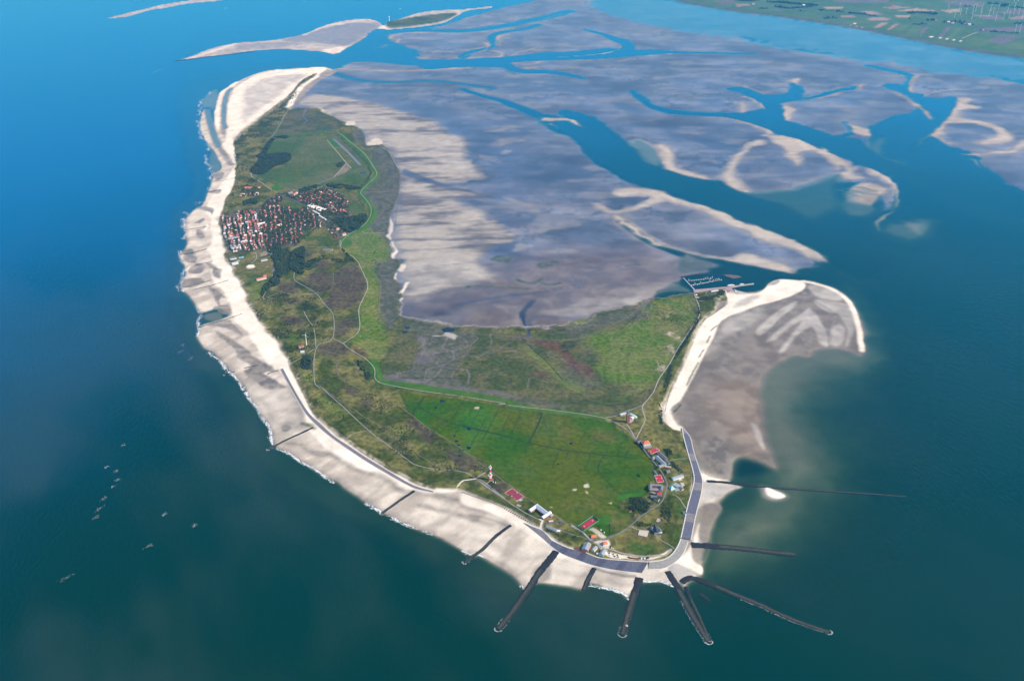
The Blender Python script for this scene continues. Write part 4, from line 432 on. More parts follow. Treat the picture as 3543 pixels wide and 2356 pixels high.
for q, w_ in (([(-306.8,4262.5),(-313.8,4203.4),(-326.5,4157),(-298.4,4117.1),(-307.9,4105.8),(-358.3,4094.5),(-361.5,4066.6),(-333.9,4033.6),(-341,3990.1),(-314,3958),(-321.2,3915.8),(-346.4,3853.9),(-382.2,3813.5),(-355.8,3783.6),(-312,3773.7),(-239.7,3763.9)], 8),
              ([(-417.6,4262.5),(-416.3,4180.1),(-443.5,4134.1)], 7), ([(-415.9,4111.4),(-414.7,4033.6),(-442.1,4000.9),(-441.4,3936.8),(-492.7,3905.4),(-507.8,3884.7),(-491.5,3843.7),(-387,3813.5)], 6), ([(-272.7,4117.1),(-263.8,4044.5),(-282.2,4011.7),(-309.7,3968.7),(-377,3936.8),(-382.9,3884.7),(-384.6,3843.7)], 7), ([(-265.5,4280.6),(-232.4,4250.6),(-209,4191.7),(-212.8,4157),(-247.9,4134.1),(-277.8,4117.1)], 7), ([(-314.3,3963.3),(-268.1,3936.8),(-229,3947.4),(-217.9,3921.1)], 6), ([(-195.5,4111.4),(-188.2,4191.7),(-164,4250.6),(-203.1,4310.8)], 4), ([(-229.4,4066.6),(-152.8,4055.6),(-128.3,4088.9),(-77.8,4122.7),(-26.4,4111.4),(4.4,4122.7),(29.8,4077.8)], 5), ([(-107,4298.7),(-94.3,4180.1)], 4), ([(-203.7,3936.8),(-186.5,3874.4),(-193.1,3793.5)], 8), ([(-257.1,3915.8),(-263.6,3853.9),(-242.7,3823.5)], 5), ([(-357.9,4238.7),(-379.8,4250.6),(-386,4191.7)], 4), ([(-488.8,4410.1),(-458.4,4435.5),(-427.7,4461.2),(-437.3,4513.2)], 5),
              ([(130.2,3833.6),(153.8,3813.5)], 5), ([(77.2,3853.9),(66.2,3763.9)], 4), ([(231.4,4033.6),(254.5,3990.1),(293.2,3968.7)], 6)):
    line('creek', q, w_, z=1.4, f=5, warp=3)
poly('pale', [(-402.2,4268.5),(-360.8,4280.6),(-329.4,4286.6),(-320.6,4316.9),(-298.9,4310.8),(-265.8,4286.6),(-268.6,4238.7),(-295.9,4256.6),(-318,4274.5),(-370.5,4268.5)], z=2.5, f=8, warp=5)
poly('creek', [(-334.7,4372.5),(-318.3,4461.2),(-292.3,4487.1),(-281.5,4385),(-301,4347.7)], z=1.0, f=18, warp=6, op=.8)
line('mudlow', [(48.8,4500.1),(64.1,4397.5),(73.9,4323.1),(83.6,4262.5)], 14, z=1.0, f=8, warp=4)
line('mudlow', [(107.4,4689.2),(83.6,4620.2),(51.9,4539.6),(51.4,4487.1)], 26, f=20, warp=4, op=.8)
poly('marshbright', [(270.3,4410.1),(327.6,4461.2),(377.7,4474.1),(335.4,4410.1),(268.4,4372.5)], f=16, warp=8)
for q in ([(742.9,4297.1),(778.3,4321.4),(795.9,4260.9),(788.8,4213.5),(755.4,4272.9)], [(721.2,4178.5),(752.4,4178.5),(744.3,4087.4),(713.7,4087.4)], [(648,3935.4),(687,3967.2),(687.6,3935.4),(658.7,3904)], [(765.5,4498.4),(787.6,4537.8),(780.1,4485.3)], [(651.9,4043.1),(661.4,3999.5),(665.7,3956.6),(656.4,3999.5)]):
    poly('dunesand', q, f=14, warp=16, op=.8)
line('creek', [(710.6,4632.1),(703.8,4577.8),(678.2,4551.1),(676.9,4472.4),(621.8,4446.6),(622.6,4358.4)], 5, f=5, warp=3)
# ragged seaward edge of the marsh
EDGE = [(-579.5,4661.4),(-553.3,4513.2),(-436.6,4435.5),(-353.7,4416.5),(-270.7,4385),(-161.7,4350.1),(-54.4,4350.1),(80,4372.5),(160.1,4350.1),(268.4,4372.5),(369.6,4435.5),(413.5,4513.2),(559.6,4593.1),(709.4,4661.4),(667.9,4604.8),(737.3,4708.4)]
line('marshgrey', EDGE, 26, f=30, warp=55, op=.8)
line('mudbrown', EDGE, 16, f=24, warp=80, op=.7)
line('pale', [(x+14, y+16) for x, y in EDGE], 9, f=14, warp=60, op=.6)
line('marsh', [(x-8, y-14) for x, y in EDGE], 24, f=30, warp=60, op=.8)
# heath and dune valleys
for q in ([(-1109.7,5014),(-1060.4,5077.1),(-988.3,5045.4),(-962.2,4921.9),(-962.9,4817.8),(-1041.9,4803.2),(-1110.5,4921.9)], [(-970.1,5045.4),(-920.2,5157.8),(-869.3,5190.7),(-780.3,4891.8),(-793.6,4689.2),(-834.3,4579.6),(-920.4,4593.1),(-952.1,4717.3),(-953.7,4832.4)], [(-1126.4,5207.2),(-1057.5,5240.6),(-996.8,5174.2),(-1047.6,5109.1),(-1099.4,5125.3)], [(-870.8,4422.8),(-816.7,4461.2),(-769.3,4435.5),(-780.2,4323.1),(-813.6,4262.5),(-847.1,4274.5)], [(-901.9,4134.1),(-851.4,4203.4),(-807.9,4191.7),(-757.8,4134.1),(-788.6,4066.6),(-859.7,4066.6)], [(-1240.7,4891.8),(-1166.9,4937),(-1129.1,4803.2),(-1164,4774.3),(-1222.2,4803.2)], [(-1145,4487.1),(-1070.5,4500.1),(-1019.9,4435.5),(-1027.3,4360),(-1096.8,4385)], [(-1185.9,5360.4),(-1147.6,5395.5),(-1145.1,5207.2)], [(-1204.2,4717.3),(-1090,4689.2),(-1073.8,4633.9),(-1135.9,4633.9)], [(-728.5,4145.5),(-681.2,4100.1),(-678.9,4044.5),(-719,4077.8)], [(-722.7,3777),(-670.7,3747.6),(-672,3689.8),(-721.6,3737.8)], [(-631.8,3670.8),(-599,3670.8),(-582.6,3614.8),(-602.2,3587.3),(-624.3,3614.8)], [(-374.9,3403.6),(-332,3420.5),(-308.4,3337.4),(-332,3305),(-366.3,3353.7)], [(-430.1,3471.8),(-387.4,3498),(-321.9,3403.6),(-357.2,3403.6)], [(-252.3,3273.1),(-174.2,3249.5),(-128.7,3157.6),(-176.9,3113.1),(-225.9,3180.2)], [(-72.1,3025.4),(-27.8,3053.8),(-11.4,3039.6),(-47.1,2970)]):
    poly('heath', q, f=30, warp=18, op=.85)
for q in ([(-1401.2,4921.9),(-1348.7,4952.3),(-1296.5,4745.7),(-1335.1,4689.2),(-1387.3,4788.7)], [(-1074.1,4298.7),(-1011,4274.5),(-1001.2,4168.5),(-1047.3,4191.7)], [(-820.9,3680.3),(-774,3680.3),(-718.7,3596.5),(-682.2,3506.7),(-702.1,3489.2),(-763.4,3560.1)], [(-474,3420.5),(-440.1,3437.5),(-410.3,3403.6),(-433.5,3370.2)], [(-909.9,3908.9),(-881,3857.3),(-881.5,3806.8),(-927.7,3847.2)]):
    poly('marshbright', q, f=30, warp=18, op=.55)
poly('lawn', [(-1541.1,5125.3),(-1471.6,5274.4),(-1377.3,5274.4),(-1322.9,5109.1),(-1313.7,4983),(-1389.3,4921.9),(-1469.5,4983)], f=25, warp=12, op=.7)
poly('lawn', [(-1267.8,5729.3),(-1146.4,5768.6),(-1051.2,5595.5),(-1108.5,5466.8),(-1228.5,5484.9),(-1275.7,5595.5)], f=20, warp=10, op=.6)
for q in ([(-816.7,3737.8),(-769.2,3708.9),(-672.6,3596.5),(-639.4,3524.4),(-691.5,3569.2),(-747.7,3633.3),(-807,3708.9)], [(-587.1,3471.8),(-512,3403.6),(-435.8,3305),(-387.5,3249.5),(-410.9,3226.1),(-479,3305),(-555.1,3395.2)], [(-1140.1,4952.3),(-1049.8,4847.2),(-1010.3,4788.7),(-1048.3,4774.3),(-1146.4,4861.9),(-1163.9,4921.9)], [(-999.7,4298.7),(-1030.5,4238.7),(-1020.6,4215.1)], [(-236,3135.2),(-191,3062.3),(-214.4,3041),(-235.9,3062.3)], [(-174.4,3053.8),(-133.9,3060.9),(-108.5,3025.4),(-144.3,3011.4)], [(-88.8,3053.8),(-48.2,3060.9),(-67.5,2997.5)], [(107.6,2799.7),(169.2,2725.8),(207.8,2678.2),(168.4,2707.8),(118.1,2768.6)], [(-856.4,3471.8),(-784.6,3420.5),(-811.6,3471.8)], [(-1102,4633.9),(-1016.6,4661.4),(-965.2,4593.1),(-974.1,4422.8),(-1033.2,4448.3)]):
    poly('dunedark', q, f=24, warp=14, op=.85)
# meadow behind the dike
poly('meadow', [(-478.2,3728.2),(-371.6,3699.3),(-26,3614.8),(-68.5,3603.8),(124.1,3549.4),(374.6,3487.5),(423,3427.2),(461.3,3368.6),(486.5,3319.5),(530.1,3216.9),(539.2,3156.1),(527.9,3068.1),(505.7,3053.8),(498.7,2997.5),(474.6,2963.1),(396.2,2936),(372.7,2896.1),(407,2850.5),(426,2812.2),(338.9,2738),(301.3,2738),(209,2768.6),(155.5,2850.5),(98.6,2896.1),(44.8,2983.7),(-19.6,3053.8),(-82.7,3156.1),(-191.5,3255.8),(-86.8,3150.1),(-219.6,3305),(-313,3403.6),(-414,3542.2)], z=1.8, f=7, warp=2, rel=.3)
poly('meadow2', [(-205.4,3567.4),(-91.2,3585.5),(-66.1,3444.3),(-147.4,3216.9),(-191.5,3255.8)], f=90, warp=40, op=.6)
poly('meadow2', [(379.7,2970),(482.7,2997.5),(458.6,2963.1),(396.9,2942.8)], f=18, warp=6)
for q in ([(113.9,3505),(202.7,3470.1),(243.4,3393.5),(174.9,3335.8),(101.9,3376.9)], [(311.3,3418.8),(399.2,3410.3),(414.3,3335.8),(326,3319.5)], [(197.5,2916),(278.5,2949.5),(342.1,2997.5),(315.5,2916),(233.7,2863.4)], [(0.8,3156.1),(63.4,3156.1),(70.7,3097),(21.3,3097)], [(90,3444.3),(140.4,3487.5),(155.8,3410.3)]):
    poly('lawn', q, f=90, warp=40, op=.6)
poly('dunedark', [(413.4,2949.5),(473,2949.5),(490.1,2896.1),(461.2,2850.5),(431.7,2863.4),(400.7,2902.7)], f=25, warp=10, op=.8)
poly('lawn', [(331.8,2876.4),(400.6,2863.4),(426,2812.2),(360,2762.4),(336.8,2799.7)], f=25, warp=8, op=.7)
poly('meadow2', [(289,2824.9),(341.2,2850.5),(336.8,2799.7),(305.7,2793.4)], f=14, warp=4, op=.8)
poly('lawn', [(354.8,2707.8),(430.9,2787.2),(468.9,2725.8),(530.4,2684.1),(520.5,2666.5),(458.6,2643.2),(412.7,2626),(369.9,2672.3)], f=14, warp=6)
poly('lawn', [(606.3,3216.9),(675.8,3201.5),(671.5,3097),(637.5,3089.7),(606,3156.1)], f=14, warp=4, op=.8)
poly('lawn', [(585.1,2929.3),(623.2,2896.1),(586.9,2787.2),(563.6,2707.8),(536.9,2678.2),(568.7,2818.6)], f=10, op=.6)
poly('dry', [(312.1,2643.2),(365.9,2631.7),(419,2617.5),(473.9,2620.3),(527,2660.6),(524.5,2643.2),(476.5,2611.8),(435.8,2606.1),(374.5,2608.9),(338.7,2614.6),(314,2623.2)], f=6, op=.85)
poly('dry', [(276.1,2701.9),(325,2707.8),(325.6,2672.3),(312.1,2643.2),(298.3,2654.8),(285.9,2684.1)], f=6, op=.7)
poly('dry', [(262.1,2768.6),(285.3,2774.7),(315.8,2731.9),(314.8,2719.8),(296.6,2725.8),(276.3,2756.3)], f=6, op=.55)
for q in ([(222.4,3011.4),(234.3,3007.9),(235.5,2994),(221.6,2997.5)], [(262.3,3036),(280.7,3039.6),(283.3,3018.4),(262.9,3014.9)], [(265.8,2997.5),(275.4,2990.6),(274.7,2980.2),(268.7,2980.2)], [(133.9,2899.4),(143.7,2899.4),(141.4,2889.5)], [(345.6,2922.6),(358,2929.3),(354.9,2916)], [(-157.1,3602),(-137.7,3602),(-139.4,3581),(-157.9,3583.7)], [(18.4,2912.6),(34.1,2906),(28.1,2892.8),(16.4,2902.7)]):
    poly('dry', q, f=3, warp=3, op=.5, smooth=False)
# village ground
poly('village', [(-1840.9,6021.2),(-1763.9,6088.3),(-1650.2,6174.1),(-1583.7,6444.2),(-1368.8,6481.8),(-1264.7,6596.8),(-1151.9,6444.2),(-1075.2,6279.8),(-1029.9,5971.6),(-1015.9,5628.6),(-1048.1,5569.8),(-1158.6,5795.8),(-1264.3,5734),(-1258.2,5483.5),(-1422.7,5399.4),(-1543.3,5358.2),(-1619.6,5344.6),(-1733.3,5628.6)], z=4, f=15, warp=8, rel=.5)
poly('lawn', [(-1526,6279.8),(-1499.1,6315.7),(-1405,6244.2),(-1348.9,6156.8),(-1421.8,6156.8),(-1514.9,6226.6)], f=14, warp=6)
poly('lawn', [(-1520.7,5842.9),(-1486.6,5858.7),(-1459,5780.3),(-1492.9,5764.8)], f=10)
poly('lawn', [(-1585.3,5469.3),(-1537.8,5526.3),(-1504.5,5427.2),(-1563.3,5399.4)], f=6)
poly('earth', [(-1451,5358.2),(-1422.2,5385.6),(-1397.6,5331),(-1431.3,5304)], f=4, smooth=False)
poly('dry', [(-1480.9,5159.8),(-1461.2,5179),(-1437.4,5159.8),(-1434.8,5127.9),(-1466.9,5121.5)], z=5, f=10, warp=6)
# woods and scrub floor
for q in ([(-1420.4,5413.2),(-1383.1,5448.8),(-1337,5413.2),(-1267.3,5077.1),(-1246.6,4891.8),(-1284.1,4847.2),(-1299,4731.5),(-1317.4,4891.8),(-1296.4,5014),(-1331.6,5207.2),(-1388.5,5325.7)], [(-1268.7,5360.4),(-1215.2,5448.8),(-1170,5240.6),(-1142.7,5029.7),(-1194.3,5077.1),(-1234.3,5125.3)], [(-1123.1,5939),(-1013.5,5971.6),(-927.1,6021.2),(-913.2,5874.6),(-939,5749.4),(-988.3,5688.4),(-1052,5795.8)], [(-1770,6297.7),(-1721.2,6333.8),(-1674.4,6279.8),(-1669.5,6209),(-1735.2,6200.2)], [(-1927,7371.3),(-1875.1,7401.5),(-1696.4,7432),(-1654.6,7223.3),(-1731.1,7080.5),(-1776.9,6888.6),(-1854.2,6915.4),(-1889.2,6997.1),(-1891.5,7252.5)], [(-1910.3,7371.3),(-1923.6,7899.6),(-1810.3,7933.8),(-1809.9,7865.7),(-1894.9,7848.9),(-1878.6,7493.6),(-1868.4,7371.3)], [(-1157.5,5207.2),(-1094.6,5274.4),(-1099.4,5125.3),(-1133.2,5109.1)], [(-1337,5413.2),(-1268.7,5360.4),(-1225,5109.1),(-1260.7,5045.4)], [(-958.1,4022.6),(-937.9,4077.8),(-904.9,3979.4),(-920.1,3926.3),(-943.8,3947.4)]):
    poly('scrub', q, f=12, warp=8, op=.9)
# dikes (raised ridges)
DIKE_E = [(-1933.1,7944.1),(-1703.5,8006.4),(-1452.4,8097.9),(-1314,7808.7),(-1127.5,7401.5),(-1019.9,7080.5),(-965.2,6883.2),(-992.7,6680.1),(-1026.5,6477.5),(-973.9,6333.8),(-921.3,6191.5),(-882.4,6037.9),(-898.3,5842.9),(-945.3,5718.8),(-981.7,5643.4),(-999.6,5555.2)]
DIKE_W = [(-642.8,4015.4),(-603.4,3898.5),(-586.2,3837),(-553.1,3801.8),(-433.9,3762.3),(-288.2,3723.3),(-26.2,3647.3),(-22.2,3599.2),(161.1,3562.9),(318.9,3527.1),(381.4,3513.8)]
line('dike', DIKE_E, 50, f=8, warp=2)
line(None, DIKE_E, 12, f=26, add=4.5)
line('dike', DIKE_W, 40, f=6, warp=2)
poly('dike', [(-637.8,4015.4),(-612.7,4015.4),(-574,3877.8),(-546.8,3832),(-437.9,3806.8),(-242.1,3749.5),(-26.3,3668.9),(70.1,3599.2),(252.2,3553.9),(376.5,3509.4),(161.3,3569.2),(-54.8,3622.2),(-26.1,3625.9),(-191.7,3680.3),(-383.7,3733),(-541.7,3786.9),(-583.2,3811.8),(-604.6,3888.1)], f=8, warp=5, smooth=False, rel=.4)
line(None, DIKE_W, 12, f=24, add=4.5)
poly('dike', [(-1013.9,5567.5),(-961.5,5614.3),(-948.1,5521.3),(-969.9,5448.8),(-998.5,5466.8)], f=8)
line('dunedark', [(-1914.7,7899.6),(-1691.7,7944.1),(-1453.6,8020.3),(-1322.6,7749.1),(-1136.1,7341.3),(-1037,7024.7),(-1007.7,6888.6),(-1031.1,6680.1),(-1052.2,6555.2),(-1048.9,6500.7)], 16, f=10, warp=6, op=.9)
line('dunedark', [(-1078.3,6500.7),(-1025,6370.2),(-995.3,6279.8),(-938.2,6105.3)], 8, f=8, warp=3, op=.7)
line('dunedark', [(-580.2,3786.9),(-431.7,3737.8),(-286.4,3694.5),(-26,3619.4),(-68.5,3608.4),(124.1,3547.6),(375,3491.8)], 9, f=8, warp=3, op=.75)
line('dunedark', [(915,4604.8),(923.1,4485.3),(843.8,4297.1),(746.2,4065.2),(688.8,3873),(655.5,3772.4),(632.1,3704.4)], 22, f=18, warp=14, op=.7)
line('scrub', [(930.8,4498.4),(873,4346),(804.3,4178.5),(741.3,4032.1)], 12, f=8, warp=4, op=.9)
poly('dunedark', [(976.9,4772.4),(1089,4815.9),(1112.6,4786.8),(1061.5,4729.6),(996.7,4687.4),(962.6,4687.4)], f=20, warp=16, op=.7)
# mainland
poly('fieldg', [(2162.5,16852.2),(2546.5,15989.1),(2881.5,15331),(3384.2,14663.5),(3396.1,14721.9),(3760.6,14321.9),(4370.1,13529.4),(4767,12814.8),(5191.5,11964.3),(5454.4,11577),(5711.4,11355.5),(6140,10510.7),(6867,10448.1),(13707.3,21888),(2771.2,21888)], z=3, f=110, warp=20)
FIELDS = [('fieldbrown', [(4556.6,14377.8),(4733.6,14400.3),(4725.9,14156.6),(4508,14156.6)]), ('fieldbrown', [(4825.9,14102.2),(5012.1,14211.3),(5176.7,14102.2),(5021.4,13888.8),(4824.3,13941.6)]), ('fieldbrown', [(4936.6,14721.9),(5129.5,14780.8),(5187.8,14434.1),(4982.9,14434.1)]), ('fieldtan', [(5499.1,14840.1),(5858.5,15057.3),(6050.6,14816.3),(5771.1,14721.9)]), ('fieldbrown', [(5374.8,15205.5),(5665.3,15268),(5800.5,15143.4),(5470,14960.1)]), ('fieldgrey', [(4882.7,15989.1),(5812.3,16127.1),(5648.1,15588.1),(4915.4,15653.6)]), ('fieldgrey', [(6558.2,15853.3),(6958.6,15920.9),(7115.5,15588.1),(6844.3,15205.5),(6470.7,15394.6)]), ('fieldtan', [(6129.7,14840.1),(6465.2,15020.7),(6362.3,14721.9),(6160,14605.5)]), ('fieldg2', [(5684.8,15588.1),(5983.4,15653.6),(5918.4,15523.1),(5676.9,15458.6)]), ('fieldbrown', [(4675.4,13331.7),(4903.7,13732.6),(5024.7,13753.3),(4722.8,13283.2)]), ('fieldbrown', [(4801,13187),(5047.7,13630.3),(5139.3,13660.9),(4809.7,13120.4)]), ('fieldg2', [(4831.3,13092),(5128.6,13630.3),(5221.9,13529.4),(4901.9,13026.4)]), ('fieldgrey', [(5089.3,12860.2),(5361.8,13429.9),(5434.2,13410.2),(5101.8,12769.6)]), ('fieldgrey', [(5233.4,12635.9),(5645.8,13380.7),(5709.4,13380.7),(5276.8,12591.9)]), ('fieldg2', [(5319.8,12548.1),(5769.3,13331.7),(5824.8,13312.3),(5362.5,12504.7)]), ('fieldgrey', [(5613.4,12249.8),(6076.8,12769.6),(6321.9,12680.2),(5790,12085.1)]), ('fieldgrey', [(5887.9,13234.9),(6667.5,13429.9),(6490.1,13045.1),(5991.6,12998.4)]), ('fieldgrey', [(6814.4,14721.9),(7372.7,14960.1),(7156.4,14490.8),(6773.5,14548)]), ('fieldbrown', [(6787.8,14156.6),(7104.3,14377.8),(6927.8,13994.8),(6765.3,13994.8)]), ('fieldbrown', [(6433.8,14434.1),(6665.5,14377.8),(6559.9,14211.3),(6364.1,14266.4)]), ('fieldgrey', [(6448.5,14266.4),(6750.6,14377.8),(6689.5,14048.3),(6383.8,13994.8)]), ('fieldtan', [(4533,15143.4),(4855.1,15205.5),(4764.4,15020.7),(4534.1,15020.7)]), ('fieldgrey', [(3793.3,14960.1),(3907.9,14780.8),(3858.6,14721.9),(3750.8,14780.8)]), ('fieldtan', [(5304.9,14377.8),(5546.2,14434.1),(5449.5,14211.3),(5298.1,14211.3)]), ('fieldg2', [(4968.6,12952),(5236,13479.5),(5345.8,13429.9),(5042.1,12814.8)]), ('fieldg2', [(5427.6,12333.7),(5719.6,12680.2),(5774.7,12249.8),(5512.3,12044.6)]), ('fieldgrey', [(3066.7,15853.3),(3359.6,15920.9),(3372.1,15523.1),(3128.4,15394.6)]), ('fieldbrown', [(3310.9,15458.6),(3506.6,15523.1),(3520.1,15331),(3296,15205.5)]), ('fieldg2', [(5604.7,11924.5),(6038.5,12249.8),(6047.7,12085.1),(5901.4,11767.7)]), ('fieldg2', [(4398.5,13732.6),(4659,13941.6),(4773.7,13784.3),(4546.5,13579.7)])]
for c_, q in FIELDS: poly(c_, q, f=25, smooth=False)
# mainland shore strip
line('marsh', [(2538.4,15934.5),(2872.6,15280.6),(3374.2,14617.1),(3386,14675.2),(3749.7,14277.4),(4358.1,13489.5),(4751.5,12769.6),(5175.6,11924.5),(5438.2,11539.5),(5694.7,11319.4),(6123.3,10479.3)], 160, f=120, warp=30, op=.6)
line('fieldtan', [(4409.4,13579.7),(4558.3,13312.3)], 25, f=20, smooth=False)
line('dry', [(5060.2,12698),(5208.3,12609.4),(5420.7,12316.8)], 22, f=20, smooth=False)

# ---------------------------------------------------------------- ground and sea meshes
Hm = CAM_H/1000
def grid():
    f_ = 35/36*2358; pt = 0.45971
    tp = math.tan(pt); A_ = f_*CAM_H/math.cos(pt)**2
    vs = np.linspace(1760, -170, 800)
    D = A_/(vs+351.0)-CAM_H*tp
    D = np.concatenate([[-3000, -500, 700], D[D > 900], np.array([34000, 45000, 60000, 90000.0])])
    hw = np.maximum((np.maximum(D, 1500)*math.cos(pt)+CAM_H*math.sin(pt))*1179/f_, 1200)
    u = np.concatenate([[-9, -5, -3, -2, -1.6, -1.4], np.linspace(-1.25, 1.25, 1090), [1.4, 1.6, 2, 3, 5, 9]])
    X = hw[:, None]*u[None, :]; Y = np.repeat(D[:, None], len(u), 1)
    return X, Y
GX, GY = grid(); NR, NC = GX.shape
ids = np.arange(NR*NC).reshape(NR, NC)
blocks = [ids[i:i+24, j:j+24].ravel() for i in range(0, NR, 24) for j in range(0, NC, 24)]
G = Ground(GX.ravel(), GY.ravel(), blocks)
GZ = G.z
def build_sheet(name, zz, facemask, attrs, material):
    a = ids[:-1, :-1].ravel()[facemask]; q = np.stack([a, a+1, a+NC+1, a+NC], 1)
    used = np.unique(q); remap = np.full(NR*NC, -1, np.int64); remap[used] = np.arange(len(used))
    q = remap[q]
    me = bpy.data.meshes.new(name); nv = len(used); nf = len(q)
    co = np.stack([G.x[used], G.y[used], zz[used]], 1).astype(np.float32)
    me.vertices.add(nv); me.vertices.foreach_set("co", co.ravel())
    me.loops.add(nf*4); me.loops.foreach_set("vertex_index", q.ravel().astype(np.int32))
    me.polygons.add(nf); me.polygons.foreach_set("loop_start", np.arange(0, nf*4, 4, dtype=np.int32))
    me.polygons.foreach_set("use_smooth", np.ones(nf, bool))
    me.update(calc_edges=True)
    for k, v in attrs.items():
        if v.ndim == 2:
            at = me.attributes.new(k, 'FLOAT_COLOR', 'POINT'); at.data.foreach_set("color", np.concatenate([v[used], np.ones((nv, 1), np.float32)], 1).astype(np.float32).ravel())
        else:
            at = me.attributes.new(k, 'FLOAT', 'POINT'); at.data.foreach_set("value", v[used].astype(np.float32))
    o = bpy.data.objects.new(name, me); C.objects.link(o); me.materials.append(material); o["kind"] = "structure"
    return o
def attr(n, name):
    a = n.new("ShaderNodeAttribute"); a.attribute_name = name; return a
def ground_material():
    m = bpy.data.materials.new("ground"); m.use_nodes = True; n = m.node_tree.nodes; l = m.node_tree.links; b = n["Principled BSDF"]
    geo = n.new("ShaderNodeNewGeometry"); co = attr(n, "cover"); we = attr(n, "wet"); ve = attr(n, "veg")
    def noise(sc, det, vec=None):
        t = n.new("ShaderNodeTexNoise"); t.inputs["Scale"].default_value = sc; t.inputs["Detail"].default_value = det
        l.new(vec or geo.outputs["Position"], t.inputs["Vector"]); return t.outputs[0]
    def rng_(x, a, b_, c, d):
        r = n.new("ShaderNodeMapRange"); r.inputs[1].default_value = a; r.inputs[2].default_value = b_; r.inputs[3].default_value = c; r.inputs[4].default_value = d
        l.new(x, r.inputs[0]); return r.outputs[0]
    def math_(op, a, b_):
        k = n.new("ShaderNodeMath"); k.operation = op
        for i, v in enumerate((a, b_)):
            if isinstance(v, (int, float)): k.inputs[i].default_value = v
            else: l.new(v, k.inputs[i])
        return k.outputs[0]
    fine = noise(.11, 6); veg = noise(.05, 8); coarse = noise(.012, 5)
    f1 = rng_(fine, .3, .7, .93, 1.07); f3 = rng_(coarse, .3, .7, .90, 1.10)
    f2 = rng_(veg, .34, .66, .66, 1.34)
    # vegetation is mottled much more strongly than sand
    k = n.new("ShaderNodeMix"); k.data_type = 'FLOAT'
    l.new(ve.outputs["Fac"], k.inputs[0]); k.inputs[2].default_value = 1.0; l.new(f2, k.inputs[3])
    tot = math_('MULTIPLY', math_('MULTIPLY', f1, f3), k.outputs[0])
    sc = n.new("ShaderNodeVectorMath"); sc.operation = 'SCALE'; l.new(co.outputs["Color"], sc.inputs[0]); l.new(tot, sc.inputs["Scale"])
    l.new(sc.outputs[0], b.inputs["Base Color"])
    l.new(rng_(we.outputs["Fac"], 0, 1, .95, .25), b.inputs["Roughness"])
    l.new(rng_(we.outputs["Fac"], 0, 1, .0, .35), b.inputs["Specular IOR Level"])
    l.new(rng_(we.outputs["Fac"], .35, .8, 0, .35), b.inputs["Coat Weight"]); b.inputs["Coat Roughness"].default_value = .12; b.inputs["Coat IOR"].default_value = 1.4   # film of water on wet mud
    bu = n.new("ShaderNodeBump"); bu.inputs["Distance"].default_value = 1.0
    l.new(rng_(ve.outputs["Fac"], 0, 1, .12, .9), bu.inputs["Strength"])
    l.new(math_('MULTIPLY', veg, 7.0), bu.inputs["Height"]); l.new(bu.outputs[0], b.inputs["Normal"])
    return m
